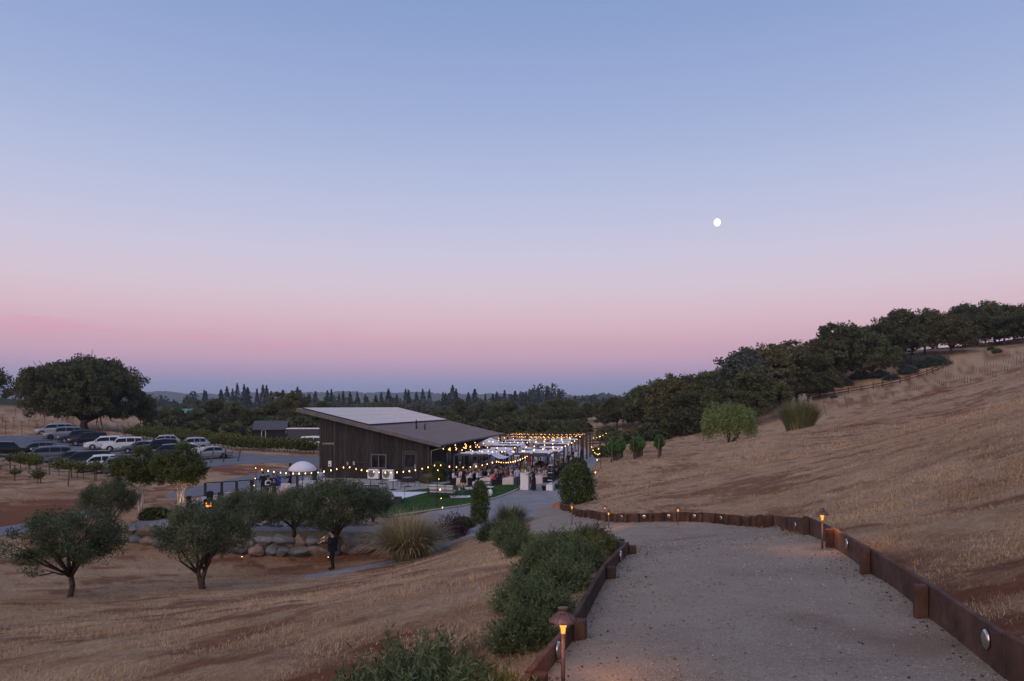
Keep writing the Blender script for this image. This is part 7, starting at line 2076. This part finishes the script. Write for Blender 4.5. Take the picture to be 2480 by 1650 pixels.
for (px, d_, ps, rz, lab, kw) in [
    (637, 55.0, 'stand', 190, 'tall man in black suit with his back turned at the bar railing', dict(top='black', bottom='black', hair='short', hc=0)),
    (673, 54.2, 'reach', 60, 'woman in blue dress reaching across at the bar', dict(top='royal', bottom='royal', hair='long', hc=0, dress='royal', dress_len=.6)),
    (702, 54.8, 'reach', -80, 'man in black shirt handing a glass at the bar', dict(top='black', bottom='black', hair='short', hc=0, skin=1)),
    (649, 51.0, 'hold', 60, 'waiter in white shirt, dark vest and cap beside the pink cocktail table', dict(top='white', bottom='black', hair='short', hc=1, hat='black')),
    (664, 49.2, 'stride', 20, 'waiter in dark vest and fedora stepping between the cocktail tables', dict(top='navy', bottom='black', hair='short', hc=4, hat='charcoal')),
    (777, 57.5, 'stand', 10, 'person in pale shirt behind the table right of the umbrella', dict(top='paleblue', bottom='denim', hair='short', hc=1)),
    (662, 53.2, 'hold', 0, 'person in black drinking behind the two waiters', dict(top='black', bottom='black', hair='short', hc=0, skin=1))]:
    p_ = person(ps, at(px, d_), math.radians(rz), lab, group=None, scale=.98, **kw)
    if 'waiter in white' in lab:
        b = MB(); n = 16; vs = []
        for (r, z) in ((.178, 1.40), (.182, 1.28), (.16, 1.12), (.168, 1.0)):
            for k in range(n): a = 2 * math.pi * k / n; vs.append((r * math.cos(a), r * .76 * math.sin(a), z))
        b.add(vs, [[i * n + k, i * n + (k + 1) % n, (i + 1) * n + (k + 1) % n, (i + 1) * n + k][::-1] for i in range(3) for k in range(n)]); b.build('vest', CLOTH['navy'], p_, smooth=True)
# bottles on the bar table
for i, px in enumerate((739, 742, 745, 749)):
    l = at(px, 55.5); tag(MB().lathe([(.035, 0), (.035, .18), (.013, .24), (.013, .30), (.001, .30)], 10, cap=False).build('bottle', M['white_paint'], None, (l[0], l[1], l[2] + .955), smooth=True), '%s pale bottle from the left on the umbrella table' % ordinal(i), 'bottle', 'bottles on the bar table')
# black railing
e = empty('railing', at(497, 54.5), 0, 'black steel railing along the back of the bar terrace', 'railing'); rb = Vector(e.location)
rp = [at(px, d_) for px, d_ in ((497, 54.5), (537, 55.0), (573, 55.6), (610, 56.3), (640, 57), (676, 58), (720, 59.5), (770, 61))]
for i, q in enumerate(rp):
    q = Vector(q); wdt = .09 if i != 3 else .14
    MB().cbox((-wdt, -.05, 0), (wdt, .05, 1.0), .006).build('post', M['black_metal'], e, q - rb)
    if i + 1 < len(rp):
        v = Vector(rp[i + 1]) - q
        for hz, t in ((.99, .035), (.08, .02)):
            o = MB().cbox((.1, -.03, -t), (v.length - .1, .03, t), .004).build('rail', M['black_metal'], e, q - rb + Vector((0, 0, hz))); o.rotation_mode = 'QUATERNION'; o.rotation_quaternion = v.to_track_quat('X', 'Z')
tag(MB().cbox((-.10, -.10, 0), (.10, .10, 1.7), .01).build('gate_post', M['black_metal'], None, at(703, 63.0)), 'black gate post standing behind the white umbrella', 'post')
e = empty('yellow_shrub', at(764, 60.5), 0, 'narrow yellow-green shrub between umbrella and barn', 'shrub', None, (.55, .55, .62)); obj('stem', PROTO['column'][0], e); fo = obj('foliage', PROTO['column'][1], e); fo.material_slots[0].link = 'OBJECT'; fo.material_slots[0].material = M['leaf_shrub_yellow']
# fire pit with flames and chairs
fpz = at(507, 46.5)
e = empty('fire_pit', fpz, 0, 'stone fire bowl with open flames beside the lit birch', 'fire pit', None, .62)
MB().lathe([(.35, 0), (.48, .25), (.5, .42), (.42, .42), (.34, .3), (.001, .28)], 20, cap=False).build('bowl', M['rock'], e, smooth=True)
M['flame'] = mat('flame', (1, .4, .1), .5, emit=(1.0, .28, .04), estr=3.2)
for k in range(7):
    rr_ = np.random.default_rng(k); x0, y0 = rr_.uniform(-.28, .28, 2); h_ = rr_.uniform(.3, .62)
    MB().lathe([(.03, 0), (.085, h_ * .25), (.06, h_ * .55), (.02, h_ * .85), (.001, h_)], 8, 0, Matrix.Rotation(rr_.uniform(-.4, .4), 4, 'Y')).build('flame', M['flame'], e, (x0, y0, .3), smooth=True)
fl = bpy.data.lights.new('fire_light', 'POINT'); fl.energy = 14; fl.color = (1, .42, .13); fl.shadow_soft_size = .3
fo = bpy.data.objects.new('fire_light', fl); COL.objects.link(fo); fo.parent = e; fo.location = (0, 0, .95)
for (px, d_, rz, lab) in ((505, 49.0, 0, 'black lounge chair behind the fire bowl'), (566, 50.5, -.8, 'black lounge chair with high back right of the fire bowl'), (465, 46.5, 1.3, 'black lounge chair by the birch stems'), (528, 48.0, -.3, 'black chair close to the right of the fire bowl')):
    chair(at(px, d_), rz, lab, 'chairs round the fire', True, 'lounge_chair')
# uplights
M['spot_lens'] = mat('spotlight_lens', (.9, .6, .2), .4, emit=(1.0, .6, .18), estr=7)
def uplight(px, d_, lab, power, target=(0, 0, 1.5), col=(1, .62, .3)):
    l = at(px, d_); e = empty('garden_spotlight', l, 0, lab, 'spotlight', 'garden spotlights', .6)
    MB().tube([(0, 0, -.05), (0, 0, .12)], .03, 8).build('stake', M['black_metal'], e); MB().lathe([(.035, 0), (.05, .10), (.05, .12)], 12, 0, Matrix.Translation((0, 0, .1))).build('housing', M['black_metal'], e)
    MB().lathe([(.045, 0), (.04, .012), (.001, .018)], 12, 0, Matrix.Translation((0, 0, .222))).build('lens', M['spot_lens'], e)
    sd = bpy.data.lights.new('spot', 'SPOT'); sd.energy = power; sd.color = col; sd.spot_size = math.radians(75); sd.shadow_soft_size = .05
    so = bpy.data.objects.new('spot', sd); COL.objects.link(so); so.parent = e; so.location = (0, 0, .30); so.rotation_mode = 'QUATERNION'; so.rotation_quaternion = Vector(target).to_track_quat('-Z', 'Y')
uplight(441, 44.0, 'spotlight at the foot of the right birch', 60, (-.02, .6, 1.4))
uplight(586, 36.3, 'spotlight in front of the lower stone wall', 4, (0, .5, 1)); uplight(795, 36.2, 'spotlight behind the legs of the trumpet player', 4, (0, .5, 1))

# ------------------------------------------------------------------ string lights
bulb_m = MB().lathe([(.012, .05), (.016, .03), (.029, -.01), (.027, -.034), (.001, -.048)], 8, cap=False).mesh('bulb', M['bulb'], True)
bulb_s = MB().lathe([(.010, .03), (.022, 0), (.001, -.024)], 6, cap=False).mesh('bulb', M['bulb_dim'], True)
def string_light(p0, p1, n, sag, label, small=False, group='strings of warm bulbs', scale=1.0):
    a = Vector(p0); c = Vector(p1); e = empty('string_light', a, 0, label, 'string light', group); pts = []
    for i in range(max(n, 8) + 1):
        t = i / max(n, 8); q = a.lerp(c, t); q.z -= sag * 4 * t * (1 - t); pts.append(q - a)
    MB().tube(pts, .007, 3).build('cable', M['black_metal'], e)
    for i in range(n):
        t = (i + .5) / n + random.uniform(-.12, .12) / n; q = a.lerp(c, t); q.z -= sag * 4 * t * (1 - t)
        obj('bulb', bulb_s if small else bulb_m, e, q - a + Vector((0, 0, -.06)), None, scale * random.uniform(.7, 1.2))
def pole(px, d_, h, lab, r=.02):
    l = at(px, d_); tag(MB().tube([(0, 0, -.1), (0, 0, h)], r, 8).build('light_pole', M['black_metal'], None, l), lab, 'pole', 'thin poles carrying string lights'); return (l[0], l[1], l[2] + h)
pA = pole(620, 50.0, 2.1, 'thin light pole at the left end of the bar'); pB = pole(1059, 46.6, 2.85, 'thin light pole at the lawn edge'); pC = pole(1280, 57.5, 2.5, 'thin light pole behind the host counter'); pD = pole(1115, 53.0, 1.7, 'short thin pole beside the lawn rug')
pE = pole(1455, 64.0, 3.3, 'thin light pole on the slope right of the drive'); pF = pole(1508, 80.0, 5.2, 'tall thin pole at the end of the first vine row')
S = string_light
S(P(612, 1130, 51), P(840, 1128, 49), 15, .45, 'string of bulbs over the bar terrace'); S(P(840, 1128, 49), pB, 15, .45, 'string of bulbs crossing in front of the barn gable')
S(pA, (at(606, 45.5)[0], 45.5, at(606, 45.5)[2] + .3), 4, .1, 'short string dropping from the bar pole to the ground'); S(pB, (at(1073, 44.5)[0], 44.5, at(1073, 44.5)[2] + .2), 5, .1, 'short string dropping from the lawn pole to the drive')
S(pB, P(1200, 1116, 58.5), 9, .30, 'string from the lawn pole to the first pergola'); S(P(1200, 1116, 58.5), pC, 14, .28, 'string swagged under the first shade sail')
S(P(1062, 1085, 66), P(1190, 1065, 80), 8, .35, 'string along the low eave of the barn'); S(P(1075, 1088, 67), P(1215, 1058, 88), 9, .25, 'second string along the barn eave')
for k in range(5):
    px = 1102 + k * 24; d_ = 70 + k * 4
    S(P(px, 1074 - k * 2.5, d_), P(px + 3, 1090 - k * 3, d_), 3, 0, '%s short hanging bulb drop from the near end of the barn eave' % ordinal(k))
for r in range(4):
    v = 2.0 + r * 6.2; a = uv(-.3, v); c = uv(8.6, v + .4)
    S((a[0], a[1], a[2] + PZ + .55), (c[0], c[1], c[2] + PZ + .55), 10, .35, '%s string from the lawn across the pergola roofs' % ordinal(r))
    if r % 2 == 0:
        a = uv(-.3, v + 3.2); c = uv(8.6, v - .6); S((a[0], a[1], a[2] + PZ + .45), (c[0], c[1], c[2] + PZ + .45), 10, .3, '%s slanting string between the pergola rows' % ordinal(r))
a = uv(8.3, 0); c = uv(8.5, 22); S((a[0], a[1], a[2] + PZ + .3), (c[0], c[1], c[2] + PZ + .5), 9, .3, 'string along the hill side of the pergolas')
# the dense light canopy at the far end
fe = empty('light_canopy', uv(-1, 23.2), 0, 'open wooden frame carrying the dense fairy light canopy', 'pergola'); fb = Vector(fe.location); FW, FD, FH = 9.6, 9.0, 2.95
for (a_, c_) in ((0, 0), (FW, 0), (0, FD), (FW, FD), (FW, FD / 2), (0, FD / 2), (FW * .33, 0), (FW * .66, FD)):
    p = AC * a_ + AX * c_; MB().cbox((-.1, -.1, -.1), (.1, .1, FH), .01).build('post', M['wood_dark'], fe, (p.x, p.y, 0), (0, 0, BROT))
for (a0, c0, a1, c1) in ((0, 0, FW, 0), (0, FD, FW, FD), (0, 0, 0, FD), (FW, 0, FW, FD)):
    p0 = AC * a0 + AX * c0; v = AC * a1 + AX * c1 - p0; MB().cbox((-.1, -.06, FH + .003), (v.length + .1, .06, FH + .16), .01).build('beam', M['wood_dark'], fe, p0, (0, 0, math.atan2(v.y, v.x)))
for k in range(11):
    p0 = fb + AC * .05 + AX * (FD * k / 10) + Vector((0, 0, FH + .1)); p1 = p0 + AC * (FW - .1)
    S(p0, p1, 18, .12 + .1 * (k % 3), '%s fairy light strand from the near edge of the light canopy' % ordinal(k), True, 'fairy light strands')
S(P(1432, 1060, 92), P(1472, 1046, 96), 5, .2, 'string running from the light canopy to the wooden archway'); S(P(1455, 1095, 64.5), P(1432, 1078, 88), 6, .5, 'string from the slope pole back to the light canopy'); S(pE, (at(1440, 56)[0], 56, at(1440, 56)[2] + .4), 4, .1, 'string dropping from the slope pole to the drive edge')
ge = empty('wooden_archway', at(1430, 96), 0, 'wooden archway standing behind the light canopy', 'archway'); MB().cbox((-.09, -.09, 0), (.09, .09, 3.4), .01).build('post', M['wood_dark'], ge, (2.0, 0, 0)); MB().cbox((-.09, -.09, 0), (.09, .09, 3.4), .01).build('post', M['wood_dark'], ge, (-1.2, 0, 0)); MB().cbox((-1.4, -.06, 3.403), (2.2, .06, 3.55), .01).build('beam', M['wood_dark'], ge)
# white pop-up canopy behind the pergolas near the barn eave
e = empty('canopy_tent', uv(-2.2, 17.0), BROT, 'white pop-up canopy beside the far barn wall', 'canopy'); 
for sx in (0, 2.4):
    for sy in (0, 2.4): MB().tube([(sx, sy, 0), (sx, sy, 2.5)], .03, 6).build('leg', M['white_paint'], e)
b = MB(); b.add([(0, 0, 2.5), (2.4, 0, 2.5), (2.4, 2.4, 2.5), (0, 2.4, 2.5), (1.2, 1.2, 3.1), (0, 0, 2.25), (2.4, 0, 2.25), (2.4, 2.4, 2.25), (0, 2.4, 2.25)], [[0, 1, 4], [1, 2, 4], [2, 3, 4], [3, 0, 4], [5, 6, 1, 0], [6, 7, 2, 1], [7, 8, 3, 2], [8, 5, 0, 3]]); b.build('canopy', M['canvas'], e)

# ------------------------------------------------------------------ moon
dm = 9000.0; mx_, mz_ = (1737 - CX) / F, -(539 - HZ) / F
M['moon'] = mat('moon_surface', (.8, .8, .78), 1.0, .08, .0008, emit=(1.0, .97, .92), estr=1.6)
_t = M['moon'].node_tree; _n = _t.nodes.new('ShaderNodeTexNoise'); _n.inputs['Scale'].default_value = 1.6; _n.inputs['Detail'].default_value = 4; _c = _t.nodes.new('ShaderNodeTexCoord'); _t.links.new(_c.outputs['Object'], _n.inputs['Vector'])
_r = _t.nodes.new('ShaderNodeValToRGB'); _r.color_ramp.elements[0].position = .38; _r.color_ramp.elements[0].color = (.88, .87, .86, 1); _r.color_ramp.elements[1].position = .58; _r.color_ramp.elements[1].color = (1, .97, .92, 1); _t.links.new(_n.outputs['Fac'], _r.inputs[0]); _t.links.new(_r.outputs[0], _t.nodes['Principled BSDF'].inputs['Emission Color'])
bm = bmesh.new(); bmesh.ops.create_uvsphere(bm, u_segments=40, v_segments=24, radius=1.0); mm = bpy.data.meshes.new('moon'); bm.to_mesh(mm); bm.free(); mm.materials.append(M['moon'])
tag(obj('moon', mm, None, (mx_ * dm, dm, mz_ * dm), None, (8.0 / F * dm, 8.0 / F * dm, 9.2 / F * dm)), 'bright gibbous moon high in the evening sky', 'moon')

# ------------------------------------------------------------------ dry grass
rng = np.random.default_rng(123)
def dry_grass(name, label, regions, material):
    """regions: azimuth range, distance range, tufts, blades per tuft, height range, blade half-width"""
    VV, var = [], []
    for (th0, th1, r0, r1, k, per, h0, h1, hw) in regions:
        th = np.radians(rng.uniform(th0, th1, k)); r = np.exp(rng.uniform(np.log(r0), np.log(r1), k)); pt = np.c_[np.sin(th) * r, np.cos(th) * r]
        keep = np.ones(len(pt), bool)
        for pl in SHEETS + [track_poly, terrace_poly]: keep &= ~inside(pl, pt[:, 0], pt[:, 1])
        keep &= rng.uniform(0, 1, len(pt)) > .93 * bare_np(pt[:, 0], pt[:, 1])
        for (px, py, rx, ry, a) in SOIL:
            h = SOIL_AT[(px, py)]; q = ((pt[:, 0] - h[0]) / rx) ** 2 + ((pt[:, 1] - h[1]) / ry) ** 2; keep &= rng.uniform(0, 1, len(pt)) > a * np.exp(-q)
        pt = pt[keep]; m = len(pt); R = np.hypot(pt[:, 0], pt[:, 1]); z = ground_np(pt[:, 0], pt[:, 1]); tn = tone_np(pt[:, 0], pt[:, 1])
        base = np.repeat(np.c_[pt, z - .01], per, axis=0); base[:, :2] += rng.normal(0, 1, (m * per, 2)) * hw * 5
        sc = np.repeat(rng.uniform(h0, h1, m) * (.7 + .6 * tn), per) * rng.uniform(.6, 1.2, m * per)
        a = rng.uniform(0, 2 * np.pi, m * per); ti = .25 + 1.15 * rng.uniform(0, 1, m * per)
        d = np.c_[np.cos(a) * np.sin(ti), np.sin(a) * np.sin(ti), np.cos(ti)]
        w = np.c_[-np.sin(a), np.cos(a), np.zeros(m * per)] * hw
        VV.append(np.stack([base - w, base + w, base + d * sc[:, None]], axis=1).reshape(-1, 3))
        var.append(np.clip(np.repeat(tn * .6 + rng.uniform(-.1, .3, m), per) + rng.uniform(-.1, .2, m * per), 0, 1))
    V = np.vstack(VV); Fc = np.arange(len(V)).reshape(-1, 3)
    return tag(obj(name, foliage_mesh(name, V, Fc, np.concatenate(var), material)), label, 'grass', None, 'stuff')
SOIL_AT = {(q[0], q[1]): h for q, h in zip(SOIL, hit_many([(q[0], q[1]) for q in SOIL]))}
dry_grass('dry_grass', 'dry straw-coloured grass covering the slopes beside the path', [
    (-40, 4, 5, 16, 42000, 4, .035, .085, .0035), (10, 44, 4.5, 16, 42000, 4, .035, .085, .0035),
    (-42, 3, 14, 42, 50000, 3, .05, .11, .008), (6, 44, 14, 48, 60000, 3, .05, .11, .008),
    (0, 42, 44, 150, 46000, 2, .12, .24, .025), (-42, -12, 40, 70, 9000, 2, .08, .18, .02), (-42, -22, 105, 240, 9000, 2, .2, .4, .05)], M['straw'])
# dead leaves and twigs drifted against the timber edging
cen = []
for ln, sd in ((left_line, 1), (right_line, -1)):
    for i in range(len(ln) - 1):
        a = np.array(ln[i]); c = np.array(ln[i + 1]); t = (c - a) / np.linalg.norm(c - a); nn = np.array([t[1], -t[0]]) * sd
        k = int(26 * np.linalg.norm(c - a)); q = a + (c - a) * rng.uniform(0, 1, (k, 1)) + nn * (.04 + rng.exponential(.14, (k, 1))); cen.append(q)
cen.append(np.c_[rng.uniform(.6, 4.2, 260), rng.uniform(4.2, 16, 260)]); cen = np.vstack(cen); cen = cen[inside(path_poly, cen[:, 0], cen[:, 1])]
n = len(cen); dd_ = rng.normal(size=(n, 3)); dd_[:, 2] *= .12; dd_ /= np.linalg.norm(dd_, axis=1)[:, None]
V, Fc = leaf_quads(np.c_[cen, ground_np(cen[:, 0], cen[:, 1]) + .026], .026, rng, .45, 0, dd_, .6)
tag(obj('leaf_litter', foliage_mesh('leaf_litter', V, Fc, rng.uniform(0, 1, n), leaf_mat('dead_leaf', (.03, .02, .014), (.12, .075, .045), obj_var=0))), 'dead leaves and twigs scattered on the gravel path', 'leaf litter', None, 'stuff')
# loose stones on the path, thicker along its edges
q = np.vstack([np.c_[rng.uniform(-.5, 6.5, 9000), np.exp(rng.uniform(np.log(4), np.log(24), 9000))], cen[:900] + rng.normal(0, .05, (len(cen[:900]), 2))]); q = q[inside(path_poly, q[:, 0], q[:, 1])]; n = len(q)
oc = np.array([(1, 0, 0), (0, 1, 0), (-1, 0, 0), (0, -1, 0), (0, 0, .75), (0, 0, -.6)], float); of = np.array([(0, 1, 4), (1, 2, 4), (2, 3, 4), (3, 0, 4), (1, 0, 5), (2, 1, 5), (3, 2, 5), (0, 3, 5)])
sz = rng.uniform(.004, .013, n) * np.clip(q[:, 1] / 7, .8, 1.8); sh = rng.uniform(.7, 1.3, (n, 6, 3))
V = oc[None] * sh * sz[:, None, None] + np.c_[q, ground_np(q[:, 0], q[:, 1]) + .022][:, None, :]
Fc = (of[None] + (np.arange(n) * 6)[:, None, None]).reshape(-1, 3)
tag(obj('path_pebbles', foliage_mesh('path_pebbles', V.reshape(-1, 3), Fc, np.repeat(rng.uniform(0, 1, n), 8), leaf_mat('path_pebble', (.12, .095, .075), (.46, .39, .32), rough=.9, obj_var=0, trans=0))), 'loose small stones on the gravel path', 'pebbles', None, 'stuff')
M['turf_blade'] = leaf_mat('lawn_blade', (.022, .06, .016), (.075, .15, .042), scale=.6, obj_var=0)
xs_ = rng.uniform(min(p[0] for p in lawn_poly), max(p[0] for p in lawn_poly), 26000); ys_ = rng.uniform(min(p[1] for p in lawn_poly), max(p[1] for p in lawn_poly), 26000)
k_ = inside(lawn_poly, xs_, ys_) & ~inside(df, xs_, ys_) & (np.hypot(xs_ - rug[0], ys_ - rug[1]) > .95); xs_, ys_ = xs_[k_], ys_[k_]; zs_ = ground_np(xs_, ys_) + .028; n = len(xs_); a = rng.uniform(0, 6.28, n); hh = rng.uniform(.03, .07, n)
bs = np.c_[xs_, ys_, zs_]; w = np.c_[np.cos(a), np.sin(a), np.zeros(n)] * .025
V = np.stack([bs - w, bs + w, bs + np.c_[rng.normal(0, .03, (n, 2)), hh]], axis=1).reshape(-1, 3)
tag(obj('lawn_grass', foliage_mesh('lawn_grass', V, np.arange(n * 3).reshape(-1, 3), rng.uniform(0, 1, n), M['turf_blade'])), 'short green turf of the lawn beside the barn', 'grass', None, 'stuff')

# ------------------------------------------------------------------ evening haze over the valley
hz = MB().box((-5200, -900, -420), (5200, 5000, 130)).mesh('haze', [])
hm = bpy.data.materials.new('evening_haze'); hm.use_nodes = True; t = hm.node_tree
t.nodes.remove(t.nodes['Principled BSDF'])
pv = t.nodes.new('ShaderNodeVolumePrincipled'); pv.inputs['Color'].default_value = (.80, .86, 1.0, 1); pv.inputs['Density'].default_value = .00014; pv.inputs['Anisotropy'].default_value = .1
t.links.new(pv.outputs[0], t.nodes['Material Output'].inputs['Volume'])
hz.materials.clear(); hz.materials.append(hm)
tag(obj('haze', hz), 'thin blue evening haze over the valley', 'haze', None, 'stuff')
